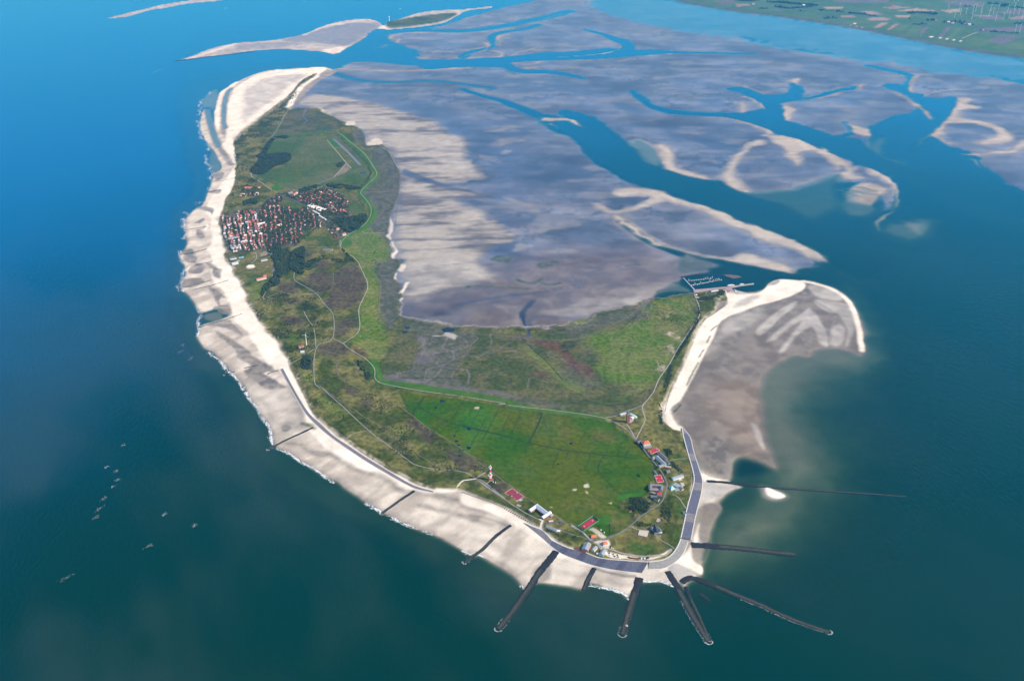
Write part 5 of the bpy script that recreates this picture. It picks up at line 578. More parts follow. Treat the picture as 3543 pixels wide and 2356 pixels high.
def sea_material():
    m = bpy.data.materials.new("sea_water"); m.use_nodes = True; n = m.node_tree.nodes; l = m.node_tree.links
    n.remove(n["Principled BSDF"]); out = n["Material Output"]
    geo = n.new("ShaderNodeNewGeometry"); dp = attr(n, "depth"); tu = attr(n, "turbid")
    def rng_(x, a, b_, c, d):
        r = n.new("ShaderNodeMapRange"); r.inputs[1].default_value = a; r.inputs[2].default_value = b_; r.inputs[3].default_value = c; r.inputs[4].default_value = d
        l.new(x, r.inputs[0]); return r.outputs[0]
    ex = n.new("ShaderNodeMath"); ex.operation = 'MULTIPLY'; l.new(dp.outputs["Fac"], ex.inputs[0]); ex.inputs[1].default_value = -0.50
    e2 = n.new("ShaderNodeMath"); e2.operation = 'EXPONENT'; l.new(ex.outputs[0], e2.inputs[0])
    op = n.new("ShaderNodeMath"); op.operation = 'SUBTRACT'; op.inputs[0].default_value = 1.0; l.new(e2.outputs[0], op.inputs[1])
    mix = n.new("ShaderNodeMix"); mix.data_type = 'RGBA'; l.new(tu.outputs["Fac"], mix.inputs[0])
    mix.inputs[6].default_value = (.0012, .0300, .0170, 1); mix.inputs[7].default_value = (.023, .050, .037, 1)
    wm = attr(n, "far_blue"); mx2 = n.new("ShaderNodeMix"); mx2.data_type = 'RGBA'; l.new(wm.outputs["Fac"], mx2.inputs[0])
    l.new(mix.outputs[2], mx2.inputs[6]); mx2.inputs[7].default_value = (.0003, .092, .235, 1)     # bluer open water, with some of the sky's reflection put into its colour
    dif = n.new("ShaderNodeBsdfDiffuse"); l.new(mx2.outputs[2], dif.inputs[0])
    tr = n.new("ShaderNodeBsdfTransparent"); tc = n.new("ShaderNodeMix"); tc.data_type = 'RGBA'; l.new(rng_(dp.outputs["Fac"], 0, 1.6, 0, 1), tc.inputs[0]); tc.inputs[6].default_value = (1, 1, 1, 1); tc.inputs[7].default_value = (.55, .86, .66, 1); l.new(tc.outputs[2], tr.inputs[0])
    body = n.new("ShaderNodeMixShader"); l.new(op.outputs[0], body.inputs[0]); l.new(tr.outputs[0], body.inputs[1]); l.new(dif.outputs[0], body.inputs[2])
    # wind ripples
    mp = n.new("ShaderNodeMapping"); mp.inputs["Rotation"].default_value = (0, 0, R(35)); mp.inputs["Scale"].default_value = (1, .45, 1); l.new(geo.outputs["Position"], mp.inputs[0])
    w1 = n.new("ShaderNodeTexNoise"); w1.inputs["Scale"].default_value = .09; w1.inputs["Detail"].default_value = 6; l.new(mp.outputs[0], w1.inputs["Vector"])
    bu = n.new("ShaderNodeBump"); bu.inputs["Strength"].default_value = .9; bu.inputs["Distance"].default_value = 2.6; l.new(w1.outputs[0], bu.inputs["Height"])
    gl = n.new("ShaderNodeBsdfGlossy"); gl.inputs["Roughness"].default_value = .22; gl.inputs["Color"].default_value = (.20, .84, 1, 1); l.new(bu.outputs[0], gl.inputs["Normal"])
    # Schlick reflectance of the water surface (the same from both sides)
    fc = n.new("ShaderNodeLayerWeight"); fc.inputs["Blend"].default_value = .5; l.new(bu.outputs[0], fc.inputs["Normal"])
    pw = n.new("ShaderNodeMath"); pw.operation = 'POWER'; l.new(fc.outputs["Facing"], pw.inputs[0]); pw.inputs[1].default_value = 5
    fr = n.new("ShaderNodeMath"); fr.operation = 'MULTIPLY_ADD'; l.new(pw.outputs[0], fr.inputs[0]); fr.inputs[1].default_value = .95; fr.inputs[2].default_value = .016
    top = n.new("ShaderNodeMixShader"); l.new(fr.outputs[0], top.inputs[0]); l.new(body.outputs[0], top.inputs[1]); l.new(gl.outputs[0], top.inputs[2])
    l.new(top.outputs[0], out.inputs[0]); return m
zmax4 = np.maximum.reduce([GZ.reshape(NR, NC)[:-1, :-1], GZ.reshape(NR, NC)[1:, :-1], GZ.reshape(NR, NC)[:-1, 1:], GZ.reshape(NR, NC)[1:, 1:]]).ravel()
zmin4 = np.minimum.reduce([GZ.reshape(NR, NC)[:-1, :-1], GZ.reshape(NR, NC)[1:, :-1], GZ.reshape(NR, NC)[:-1, 1:], GZ.reshape(NR, NC)[1:, 1:]]).ravel()
ground = build_sheet("ground", GZ, zmax4 > -6.5, {"cover": G.col, "wet": G.wet, "veg": G.veg}, ground_material())
turb = sstep(.40, .66, .6*fbm(G.x+G.y*.45, (G.y-G.x*.45)/2.5, 420, 400, 4)+.4*fbm(G.x, G.y, 900, 450, 3))
blueing = np.clip(sstep(1700, 6300, np.hypot((G.x-600)*np.where(G.x > 600, .45, 1.0), (G.y-2300)*np.where(G.x > 0, .72, 1.0))+(fbm(G.x, G.y, 1500, 470, 4)-.5)*1700), 0, 1)
nearshore = np.clip(1-np.clip(-GZ, 0, 9)/8.5, 0, 1)
turb = (1-.75*sstep(-300, 900, G.x))*np.clip(turb*.8+nearshore*.9*sstep(.40, .68, fbm(G.x+G.y*.4, (G.y-G.x*.4)/2, 260, 480, 4)), 0, 1)
sea = build_sheet("sea", np.zeros(NR*NC), zmin4 < 0.05, {"depth": np.clip(-GZ, 0, 12), "turbid": turb, "far_blue": blueing}, sea_material())

# ---------------------------------------------------------------- haze
hm = bpy.data.materials.new("haze"); hm.use_nodes = True; hn = hm.node_tree.nodes; hn.remove(hn["Principled BSDF"])
pv = hn.new("ShaderNodeVolumePrincipled"); pv.inputs["Color"].default_value = (.06, .46, 1, 1); pv.inputs["Absorption Color"].default_value = (1, 1, 1, 1); pv.inputs["Density"].default_value = HAZE; pv.inputs["Anisotropy"].default_value = 0.6
hm.node_tree.links.new(pv.outputs[0], hn["Material Output"].inputs["Volume"])
bm = bmesh.new(); bmesh.ops.create_cube(bm, size=1)
me = bpy.data.meshes.new("haze"); bm.to_mesh(me); bm.free(); hz = bpy.data.objects.new("haze", me); C.objects.link(hz)
hz["kind"] = "stuff"; hz["label"] = "thin blue haze over sea and island"; hz["category"] = "haze"; me.materials.append(hm)
hz.scale = (900000, 200000, CAM_H+60+12); hz.location = (0, 40000, (CAM_H+60-12)/2)

# ================================================================ builders
def tag(o, label, cat, group=None):
    o["label"] = label; o["category"] = cat
    if group: o["group"] = group
    return o
def mesh_obj(name, verts, faces, m, parent=None, smooth=False, mi=None):
    me = bpy.data.meshes.new(name); me.from_pydata(verts, [], faces)
    for k in (m if isinstance(m, (list, tuple)) else [m]): me.materials.append(k)
    if mi: me.polygons.foreach_set("material_index", mi)
    if smooth: me.polygons.foreach_set("use_smooth", [True]*len(me.polygons))
    me.update(); o = bpy.data.objects.new(name, me); C.objects.link(o)
    if parent: o.parent = parent
    return o
def empty(name, loc, rz=0):
    o = bpy.data.objects.new(name, None); C.objects.link(o); o.location = loc; o.rotation_euler = (0, 0, rz); o.empty_display_size = 5
    return o
class MB:
    def __init__(s): s.v = []; s.f = []; s.mi = []
    def add(s, v, f, k=0):
        b = len(s.v); s.v += [tuple(p) for p in v]; s.f += [tuple(i+b for i in q) for q in f]; s.mi += [k]*len(f)
    def box(s, x0, x1, y0, y1, z0, z1, k=0):
        s.add([(x0,y0,z0),(x1,y0,z0),(x1,y1,z0),(x0,y1,z0),(x0,y0,z1),(x1,y0,z1),(x1,y1,z1),(x0,y1,z1)],
              [(0,3,2,1),(4,5,6,7),(0,1,5,4),(1,2,6,5),(2,3,7,6),(3,0,4,7)], k)
    def gable(s, x0, x1, y0, y1, z, h, ov=.5, k=0, hip=0.0):
        x0 -= ov; x1 += ov; y0 -= ov; y1 += ov; ym = (y0+y1)/2; z0 = z-.25
        s.add([(x0,y0,z0),(x1,y0,z0),(x1,y1,z0),(x0,y1,z0),(x0,y0,z),(x1,y0,z),(x1,y1,z),(x0,y1,z),(x0+hip,ym,z+h),(x1-hip,ym,z+h)],
              [(0,3,2,1),(0,1,5,4),(1,2,6,5),(2,3,7,6),(3,0,4,7),(4,5,9,8),(6,7,8,9),(5,6,9),(7,4,8)], k)
    def cyl(s, cx, cy, z0, z1, r0, r1, n=16, k=0, cap=True):
        v = [(cx+r0*math.cos(2*math.pi*i/n), cy+r0*math.sin(2*math.pi*i/n), z0) for i in range(n)]+[(cx+r1*math.cos(2*math.pi*i/n), cy+r1*math.sin(2*math.pi*i/n), z1) for i in range(n)]
        f = [(i, (i+1) % n, n+(i+1) % n, n+i) for i in range(n)]
        if cap: f += [tuple(range(n-1, -1, -1)), tuple(range(n, 2*n))]
        s.add(v, f, k)
    def obj(s, name, m, parent=None, smooth=False): return mesh_obj(name, s.v, s.f, m, parent, smooth, s.mi)
def resample(pts, step, smooth=True):
    p = catmull(pts, False, 6) if smooth else np.array(pts, float)
    d = np.r_[0, np.cumsum(np.hypot(*np.diff(p, axis=0).T))]
    n = max(2, int(d[-1]/step)+1); t = np.linspace(0, d[-1], n)
    return np.stack([np.interp(t, d, p[:, 0]), np.interp(t, d, p[:, 1])], 1)
def sides(p):
    t = np.gradient(p, axis=0); t /= np.hypot(t[:, 0], t[:, 1])[:, None]+1e-9
    return np.stack([-t[:, 1], t[:, 0]], 1)
def strip(name, pts, w, m, lift=.45, step=14, smooth=True, jit=0, label=None, cat=None, parent=None, kind="structure", zmin=None):
    """a ribbon laid on the ground: road, path, ditch"""
    p = resample(pts, step, smooth); nn = sides(p); ww = np.full(len(p), w/2.0)
    if jit: ww = ww*np.array([1+rng.uniform(-jit, jit) for _ in p])
    a = p+nn*ww[:, None]; b = p-nn*ww[:, None]
    g = sample(np.concatenate([a, p, b])).z.reshape(3, -1)
    z = g.max(0)+lift
    if zmin is not None: z = np.maximum(z, zmin)
    v = []; f = []
    for i in range(len(p)):
        v += [(a[i][0], a[i][1], z[i]), (b[i][0], b[i][1], z[i])]
    for i in range(len(p)-1): f.append((2*i+1, 2*i+3, 2*i+2, 2*i))
    o = mesh_obj(name, v, f, m, parent)
    if kind and not parent: o["kind"] = kind
    return o
def flat_poly(name, pts, m, lift=.5, parent=None, kind="structure", smooth=False):
    p = catmull(pts, True, 3) if smooth else np.array(pts, float)
    z = float(sample(p).z.max())+lift
    o = mesh_obj(name, [(x, y, z) for x, y in p]+[(x, y, z-1.5) for x, y in p], [tuple(range(len(p)))]+[(i, i+len(p), (i+1) % len(p)+len(p), (i+1) % len(p)) for i in range(len(p))], m, parent)
    if kind and not parent: o["kind"] = kind
    # make sure the top face looks up
    me = o.data
    if me.polygons[0].normal.z < 0: me.flip_normals()
    return o
M_PATH = mat('pale_path', (.33,.305,.26), .9, .12, .1); M_ROAD = mat('asphalt_road', (.17,.175,.19), .85, .12, .1)
M_CONC = mat('concrete_track', (.27,.27,.26), .85, .12, .08); M_RAIL = mat('railway_ballast', (.15,.145,.135), .9, .2, .2)
M_DITCH = mat('ditch', (.014,.028,.012), .8, .3, .1); M_TRACK = mat('earth_track', (.17,.145,.09), .95, .2, .1)
M_POND = mat('pond_water', (.008,.016,.020), .2, .2, .05, spec=.5); M_GREENPATH = mat('grass_path', (.13,.17,.08), .95, .2, .1)
M_ROCK = mat('basalt', (.018,.020,.022), .8, .55, .22); M_ROCKG = mat('weedy_stone', (.050,.056,.034), .8, .5, .25); M_STONE = mat('pale_stone', (.44,.40,.35), .85, .25, .35)
M_REV = mat('revetment_stone', (.105,.11,.145), .75, .22, .12); M_REV2 = mat('revetment_stone_brown', (.19,.175,.18), .8, .22, .12); M_CONCW = mat('white_concrete', (.66,.63,.57), .8, .1, .2)
M_FOAM = mat('foam', (.82,.84,.84), .7, .15, .3)

# ---------------------------------------------------------------- paths and roads
for pts, w, m, nm in (
    ([(-1020.5,5567.5),(-993,5431),(-884.9,5257.5),(-833.4,5109.1),(-764.7,4861.9),(-774.6,4593.1),(-739.2,4335.3),(-796.6,4185.9)], 5.5, M_PATH, 'path'),
    ([(-851.2,4250.6),(-797.5,4191.7),(-757.8,4134.1),(-691.3,4061.1),(-648,4000.9),(-613.7,3926.3),(-601.1,3843.7),(-574.4,3803.5),(-588.6,3816.8),(-541.7,3786.9),(-383.7,3733),(-191.7,3680.3),(-26.1,3624.1),(-54.8,3622.2),(161.3,3567.4),(376.1,3505),(425.8,3457.2),(461.2,3410.3)], 4.5, M_PATH, 'path'),
    ([(-1451.3,8119.3),(-1317.5,7832.1),(-1133.6,7447.3),(-1023.5,7108.6),(-963.6,6883.2),(-992.7,6680.1),(-1022.7,6477.5),(-973.9,6333.8),(-919.1,6174.1),(-896.8,6021.2),(-909,5842.9),(-955.9,5718.8),(-982.8,5650.9),(-1007.6,5540.7),(-1024.9,5455.2),(-1267.9,5455.2)], 4.5, M_PATH, 'path'),
    ([(-1931.7,7916.7),(-1949.6,8235),(-1985.6,8777.9),(-1986.1,8902.7)], 4.5, M_PATH, 'path'),
    ([(-1194.2,5061.2),(-1169.9,4952.3),(-1093.5,4861.9),(-1025.2,4774.3),(-955.3,4633.9),(-893.5,4513.2),(-853.8,4250.6),(-911.7,4145.5),(-866.5,3833.6),(-824.8,3746.3),(-832.1,3772.1),(-723,3624.1),(-574.9,3412),(-487.6,3305),(-404.4,3203),(-358.3,3157.6),(-252.1,3127.8)], 4.5, M_CONC, 'road'),
    ([(-252.1,3127.8),(-185.1,3113.1),(-132.3,3075.3),(-84.2,3026.8),(-22.2,2937.4),(-134.1,3068.1),(-75.7,3004.5),(-11.1,2922.6),(43.4,2863.4),(96.5,2812.2),(103.9,2802.8)], 4.5, M_CONC, 'road'),
    ([(-832.1,3772.1),(-727.3,3652),(-586,3498),(-498.7,3403.6),(-390.4,3281),(-341.7,3210.7),(-265,3135.2)], 4, M_TRACK, 'track'),
    ([(-793.7,4015.4),(-785.2,3929.8),(-746.3,3837),(-673.4,3767.2),(-589.7,3708.9),(-492,3633.3),(-413.2,3533.3),(-313,3403.6),(-219.6,3305),(-129.8,3195.4),(-86.6,3142.6),(-191.9,3263.6),(-94.9,3141.1),(-11.4,3032.5),(98.6,2896.1),(173.1,2812.2),(244.9,2738)], 4, M_TRACK, 'track'),
    ([(-728.3,4015.4),(-694.2,3951),(-677.7,3867.6),(-621.1,3806.8)], 4, M_TRACK, 'track'),
    ([(-917.4,4134.1),(-788.6,4066.6),(-788.4,3968.7),(-765.4,3884.7),(-722,3823.5),(-676.3,3773.7)], 4, M_TRACK, 'track'),
    ([(-1330.3,4620.2),(-1281.2,4703.2),(-1216.1,4774.3),(-1120.8,4760),(-1036.8,4774.3)], 3.5, M_PATH, 'path'),
    ([(-1047.3,4552.9),(-1016.1,4474.1),(-960.6,4347.7),(-916.3,4157)], 4, M_PATH, 'path'),
    ([(-996.9,3990.1),(-946.1,4066.6),(-911.7,4145.5)], 4, M_PATH, 'path'),
    ([(-944,4055.6),(-888.5,3915.8),(-866.5,3833.6)], 3, M_DITCH, 'ditch'),
    ([(-1417.9,5431),(-1338.7,5240.6),(-1309.9,5077.1),(-1300.4,4921.9),(-1290.1,4717.3)], 4, M_PATH, 'path'),
    ([(-876.2,4422.8),(-759.2,4480.6)], 3, M_GREENPATH, 'path'), ([(-989.9,5093.1),(-956.3,4921.9),(-959.5,4832.4)], 3, M_GREENPATH, 'path'),
    ([(-654.9,3325.2),(-640.9,3378.5),(-574.9,3412)], 3.5, M_PATH, 'path'),
    ([(-204.3,3002.4),(-182.6,3055.2),(-150.5,3069.5),(-132.2,3073.1)], 8, mat('sand_path', (.62,.55,.45), .95, .1, .1), 'path'),
    ([(-132.3,3075.3),(-98.4,3113.1)], 6, M_PATH, 'path'), ([(-96.8,3031.9),(-83.6,3052.6)], 3.5, M_PATH, 'path'),
    ([(95.5,2774.7),(106.1,2812.2),(92.8,2818.6)], 9, mat('sand_path', (.62,.55,.45)), 'path'),
    ([(461.2,3410.3),(486.6,3339.8),(513.6,3255.8),(541.1,3171.1),(558.3,3111.6),(568.9,3039.6),(558,2990.6),(533.7,2929.3),(487.7,2876.4),(434.4,2818.6),(369.5,2744),(326,2719.8),(280.5,2710.8),(255.4,2725.8),(228,2768.6),(203.1,2799.7)], 6, M_ROAD, 'road'),
    ([(203.1,2799.7),(103.9,2802.8)], 4, M_ROAD, 'road'), ([(148.5,2768.6),(204.6,2733.9),(225.3,2723.7),(242,2720.2),(274.6,2701.6)], 4, M_ROAD, 'road'),
    ([(274.6,2701.6),(297.6,2673.1),(311.1,2659.9)], 7, M_PATH, 'path'), ([(203.3,2789.7),(227.8,2765.1),(247.2,2733.9),(274.7,2703.3)], 7, M_PATH, 'path'),
    ([(486.6,3339.8),(469.2,3444.3),(462.1,3461.5)], 5, M_PATH, 'path'), ([(489.2,3343.9),(533.7,3461.5),(543.4,3505),(540.5,3576.4),(552.8,3622.2)], 5.5, M_PATH, 'path'),
    ([(376.1,3505),(432.9,3531.5),(472.5,3562.9),(544.2,3608.4),(552.8,3622.2)], 4.5, M_PATH, 'path'),
    ([(552.8,3622.2),(545.5,3610.5),(599,3704.4),(645.6,3842.4),(708.5,3977.9),(780.1,4155.5),(860.3,4333.7),(928.6,4485.3),(947.5,4564.4),(952.2,4659.6),(951.4,4758.1),(950.3,4786.8)], 6, M_PATH, 'road'),
    ([(961.4,4680.4),(996.7,4687.4),(1024.5,4715.4),(1050.6,4701.4)], 4, M_PATH, 'path'), ([(958.3,4498.4),(987.3,4537.8),(1011.9,4551.1)], 4, M_PATH, 'path'),
    ([(603.6,3197.7),(677.1,3209.2)], 3, M_PATH, 'path'), ([(637.5,3089.7),(676.2,3100.6)], 3, M_PATH, 'path'), ([(579.6,2973.4),(598.9,2942.8),(615.3,2883)], 3.5, M_PATH, 'path'),
    ([(481.7,2738),(503.9,2707.8),(529.5,2678.2),(541.7,2660.6)], 3, M_PATH, 'path'), ([(410.2,2782.4),(427.5,2768.5),(473.5,2754.6)], 4, M_PATH, 'path'),
    ([(311.1,2659.9),(335.5,2653.3),(365.5,2640.2),(405.5,2627.2),(446.1,2620.7),(477.4,2623.9),(509.3,2630.4),(530.1,2659.9)], 8, M_PATH, 'path'),
    ([(-986.1,5673.4),(-1185.7,5955.3),(-1335.2,6174.1),(-1483.4,6352),(-1572.1,6500.7)], 5, M_RAIL, 'railway'),
    ([(-986.1,5673.4),(-974.7,5614.3),(-865.1,5343),(-790.6,5109.1),(-724.6,4967.6),(-697.1,4861.9),(-662.6,4500.1),(-611.1,4385),(-570,4353.8),(-509.4,4341.5),(-267,4310.8),(78.2,4250.6),(261.3,4229.2),(397.6,4298.7),(577.3,4493.6),(715.4,4710.3),(651.9,4564.4),(736.4,4701.4),(808.9,4729.6),(944,4783.9)], 4.5, M_RAIL, 'railway'),
    ([(-1473.6,7815.3),(-1370.5,7556),(-1230.9,7194.4),(-1167.4,7038.6)], 7, M_PATH, 'taxiway'), ([(-1220.6,7179.9),(-1261.3,6822.2)], 7, M_PATH, 'path'),
    ([(-1426.1,7848.9),(-1267.2,7493.6),(-1114.6,7122.8)], 22, mat('runway', (.15,.16,.20), .85, .12, .02), 'runway'),
    ([(-1375.6,7587.6),(-1328,7613)], 7, M_PATH, 'taxiway'), ([(-1270.5,7347.3),(-1236.4,7371.3)], 7, M_PATH, 'taxiway'),
    ([(-1267,6809.1),(-1367.8,6629.7),(-1460.8,6518.6),(-1563.6,6579.9)], 9, M_ROAD, 'road'), ([(-1870,6915.4),(-1829.4,6809.1),(-1737.9,6680.1),(-1636.4,6530.8)], 7, M_PATH, 'path'),
    ([(-1748.7,5971.6),(-1568.3,5399.4)], 7, M_ROAD, 'road'), ([(-1667.1,5939),(-1493,5399.4)], 7, M_ROAD, 'road'), ([(-1632.2,6071.4),(-1569,5842.9),(-1433.9,5427.2),(-1374.9,5317.5),(-1332.4,5211.5),(-1314.1,5058.9)], 6, M_ROAD, 'road'),
    ([(-1458.4,5827.1),(-1383.3,5497.7)], 6, M_ROAD, 'road'), ([(-1325,5734),(-1268.6,5497.7),(-1242.6,5455.2)], 6, M_ROAD, 'road'), ([(-1500.2,5344.6),(-1478.4,5358.2),(-1456,5304),(-1452.4,5224.5),(-1467.6,5185.5)], 5, M_PATH, 'path'),
    ([(-1008.4,6482.3),(-893.8,6494.3),(-820.1,6506.4)], 4, M_PATH, 'path'), ([(-913.7,5718.8),(-877.2,5680.9),(-799.5,5688.4),(-769.7,5703.6)], 6, M_PATH, 'path'),
    ([(-825.5,6997.1),(-798.6,6888.6),(-753.3,6294.4),(-715.3,5728)], 5, M_RAIL, 'track'), ([(-1031.1,7651.5),(-941,7462.7),(-831.2,7052.5)], 5, M_PATH, 'track'),
    ([(5489.1,12522.1),(5883.2,12998.4)], 14, M_PATH, 'road')):
    far = nm == 'road' and m is M_PATH and w == 14
    strip(nm, pts, w if far or nm == 'runway' else w*.8, m, step=60 if far else 14, jit=0 if nm in ('runway', 'railway') else .12)
for pts, w in (([(124.1,3549.4),(108.5,3470.1),(65.9,3323.6)], 4.5), ([(-200.3,3452.9),(-109.9,3410.3),(61.6,3323.6),(193.8,3271.5),(320.1,3240.1),(445.4,3216.9),(478.4,3209.2)], 3.5), ([(-192.2,3271.5),(-95.1,3148.6),(-11.4,3039.6)], 3), ([(-371.2,3694.5),(-394.3,3605.6),(-414,3542.2)], 4), ([(-394.3,3605.6),(-351.5,3560.1),(-283.6,3498),(-200,3446),(-24.6,3370.2)], 3.5),
               ([(355.6,3232.3),(324,3126.3),(388.3,2976.8)], 2.4), ([(392.6,2980.2),(477.8,2990.6)], 2.4), ([(180.3,3255.8),(150.5,3141.1)], 2), ([(265.8,3327.6),(291.9,3393.5)], 1.8), ([(-3.7,3567.4),(-39,3410.3)], 1.8), ([(37.4,3549.4),(-3.6,3376.9)], 1.8), ([(-58.8,3567.4),(-116.7,3335.8)], 1.8), ([(405.3,3240.1),(430.1,3319.5)], 2), ([(437.7,3224.6),(457.1,3287.4)], 2), ([(-275.1,3661.4),(-313.1,3533.3)], 1.8), ([(-208.8,3642.6),(-250.5,3471.8)], 1.8), ([(-152,3614.8),(-204.8,3454.6)], 1.8), ([(-123.9,3605.6),(-172.6,3428.9)], 1.8), ([(-477.3,3718.5),(-437.3,3596.5)], 1.8), ([(-213.4,3446),(-234.3,3337.4)], 1.8), ([(-283,3489.2),(-305.3,3420.5)], 1.8), ([(-103.6,3522.6),(-166.8,3279.5)], 1.8), ([(303.1,3240.1),(290.8,3186.3),(270.1,3126.3)], 1.6), ([(219.1,3263.6),(203.3,3201.5)], 1.6), ([(530,4346),(630.7,4524.6),(701,4645.8)], 3), ([(46.5,4238.7),(150.3,4022.6),(222.3,3833.6)], 3), ([(-487.6,3853.9),(-195.3,3848.8),(-49.3,3845.8)], 2.5), ([(-656.8,4689.2),(-602.5,4661.4)], 3), ([(-996.9,6333.8),(-1064.8,6209)], 7), ([(-1181.4,6635.9),(-1051.8,6695.3)], 9), ([(331.4,2738),(336.8,2799.7)], 3), ([(-86.8,3150.1),(-143.8,3113.1),(-128,3135.2)], 3)):
    strip('ditch', pts, w*1.45, M_DITCH, lift=.35, jit=.2)
for i, (pts) in enumerate(([(-298.5,3661.4),(-283.8,3650.1),(-297,3638),(-304.8,3650.1)], [(-322.3,3601),(-308,3593.7),(-319,3585.5)], [(-181.6,3433.2),(-163.6,3427.2),(-174.2,3413.7)], [(-232.1,3378.5),(-223.1,3372.7),(-229.3,3365.3)], [(-223.7,3341.5),(-210.3,3335.7),(-220.7,3325.2)], [(-215.6,3311.4),(-200.3,3306.6),(-210.7,3298.6)], [(-176.1,3297),(-160.5,3285),(-170.8,3273.1)], [(-207.5,3232.3),(-192.4,3228.5),(-202.7,3220.7)], [(226.5,3323.6),(239.2,3317.9),(227.8,3307.4)], [(-178.2,3295.4),(-158.4,3285.8),(-170.8,3273.1)], [(-181.7,3435.8),(-163.6,3425.5),(-176.4,3414.5)], [(170.6,3174.9),(178.8,3171.1),(172.3,3165.1)], [(-523.2,4372.5),(-504.5,4375),(-495.1,4360),(-509.8,4345.2)], [(-528.8,4320.6),(-508.3,4329.2),(-503.9,4310.8),(-521.3,4298.7)], [(161.5,4057.8),(167.6,4057.8),(166.3,4047.8)], [(-1090,6942.5),(-1051,6947.9),(-1047.4,6920.8),(-1082.3,6915.4)], [(-957.6,4004.5),(-929.5,4015.4),(-911.6,3972.2),(-923.7,3929.8),(-947,3961.6)], [(466.6,3104.3),(474,3097),(474.8,3086.1),(467,3089.7)], [(-332.8,4341.5),(-312.4,4360),(-279.2,4341.5),(-283.5,4320.6),(-320.4,4313.3)])):
    flat_poly('pond', pts, M_POND, lift=.35, smooth=True)

# ---------------------------------------------------------------- stone groynes
def groyne(pts, w, label, h=1.6, tip_foam=True, weedy=True, foam_side=0, taper=.6):
    p = resample(pts, 9); nn = sides(p); n = len(p); g = sample(p).z
    root = empty('groyne', (p[0][0], p[0][1], 0)); tag(root, label, 'groyne', 'stone groynes round the island')
    prof = [(-1, -2.5), (-.72, .25), (-.3, .95), (.3, 1.0), (.72, .2), (1, -2.5)]
    v = []; f = []; mi = []
    for i in range(n):
        k = 1-(1-taper)*i/(n-1)
        base = max(min(g[i], 1.0), -.35)
        for j, (s_, hh) in enumerate(prof):
            ww = w*.72*k*s_*(1+rng.uniform(-.14, .14)); z = base+(hh*h+rng.uniform(-.3, .3) if hh > -1 else -3)
            v.append((p[i][0]+nn[i][0]*ww-p[0][0], p[i][1]+nn[i][1]*ww-p[0][1], z))
    for i in range(n-1):
        for j in range(5):
            a = i*6+j; f.append((a, a+1, a+7, a+6)); mi.append(1 if (weedy and j == 2 and i > n*.25) else 0)
    mesh_obj('rubble_core', v, f, [M_ROCK, M_ROCKG], root, False, mi)
    # loose armour stones
    mb = MB()
    for i in range(0, n):
        for q in range(2):
            s_ = rng.uniform(-.9, .9); ww = w/2*(1-(1-taper)*i/(n-1))*s_; r = rng.uniform(.7, 1.6); z = max(min(g[i], 1.0), -.35)+h*(1-abs(s_))*.8
            x, y = p[i][0]+nn[i][0]*ww-p[0][0]+rng.uniform(-4, 4), p[i][1]+nn[i][1]*ww-p[0][1]
            mb.add([(x+r*a*rng.uniform(.7, 1.2), y+r*b*rng.uniform(.7, 1.2), z+r*c*.8) for a, b, c in ((1,0,0),(0,1,0),(-1,0,0),(0,-1,0),(.1,.1,1),(0,0,-1))], [(0,1,4),(1,2,4),(2,3,4),(3,0,4),(1,0,5),(2,1,5),(3,2,5),(0,3,5)], 0)
    a = mb.obj('armour_stones', M_ROCK, root); a["kind"] = "stuff"
    if foam_side or tip_foam:
        fm = MB(); i0 = int(n*(.45 if foam_side else .88))
        for i in range(i0, n):
            for q in range(9):
                if rng.random() < .35: continue
                sd = foam_side or rng.choice((-1, 1)); k = 1-(1-taper)*i/(n-1)
                ww = sd*(w/2*k*.95+rng.uniform(-1, 2.2)); x, y = p[i][0]+nn[i][0]*ww-p[0][0]+rng.uniform(-4, 4), p[i][1]+nn[i][1]*ww-p[0][1]+rng.uniform(-3, 3); r = rng.uniform(.35, 1.1); th = rng.uniform(0, 6)
                fm.add([(x+r*math.cos(th+t)*rng.uniform(.5, 1.3), y+r*math.sin(th+t)*rng.uniform(.5, 1.3), .22) for t in (0, 1.2, 2.5, 3.8, 5)], [(0,1,2,3,4)])
        t = p[-1]-p[-2]; t = t/np.hypot(*t)
        for q in range(46 if tip_foam else 0):
            an = rng.uniform(-1.5, 1.5); r0 = w/2*taper+rng.uniform(0, 3); x = p[-1][0]-p[0][0]+r0*(t[0]*math.cos(an)-t[1]*math.sin(an)); y = p[-1][1]-p[0][1]+r0*(t[1]*math.cos(an)+t[0]*math.sin(an)); r = rng.uniform(.4, 1.2)
            fm.add([(x+r*math.cos(t_)*rng.uniform(.5, 1.3), y+r*math.sin(t_)*rng.uniform(.5, 1.3), .24) for t_ in (0, 1.2, 2.5, 3.8, 5)], [(0,1,2,3,4)])
        if fm.f: fo = fm.obj('foam', M_FOAM, root); fo["kind"] = "stuff"
    return root
groyne([(147.5,2651.2),(119.5,2601.8),(86.7,2541.8),(65.3,2495.2),(29.2,2420.3),(-5.4,2348.4),(-41,2286.3)], 26, "long dark stone groyne with weedy crest, foam at its tip, leftmost of the near five", taper=.75)
groyne([(267.1,2565.5),(249.9,2526.2),(234.5,2487.6),(226,2457.4)], 17, "short dark groyne across the beach below the near revetment", tip_foam=False, taper=.9)
groyne([(407.4,2518.4),(387.9,2457.4),(365,2384),(346.9,2327.5),(328.4,2262.7)], 26, "dark groyne with pale beacon base near its foaming tip", taper=.8)
groyne([(503.6,2549.7),(516.2,2495.2),(531.2,2427.6),(548.1,2348.4),(565.5,2279.5),(578.7,2232.9)], 22, "dark diagonal groyne with foam along its left side", foam_side=-1, taper=.9)
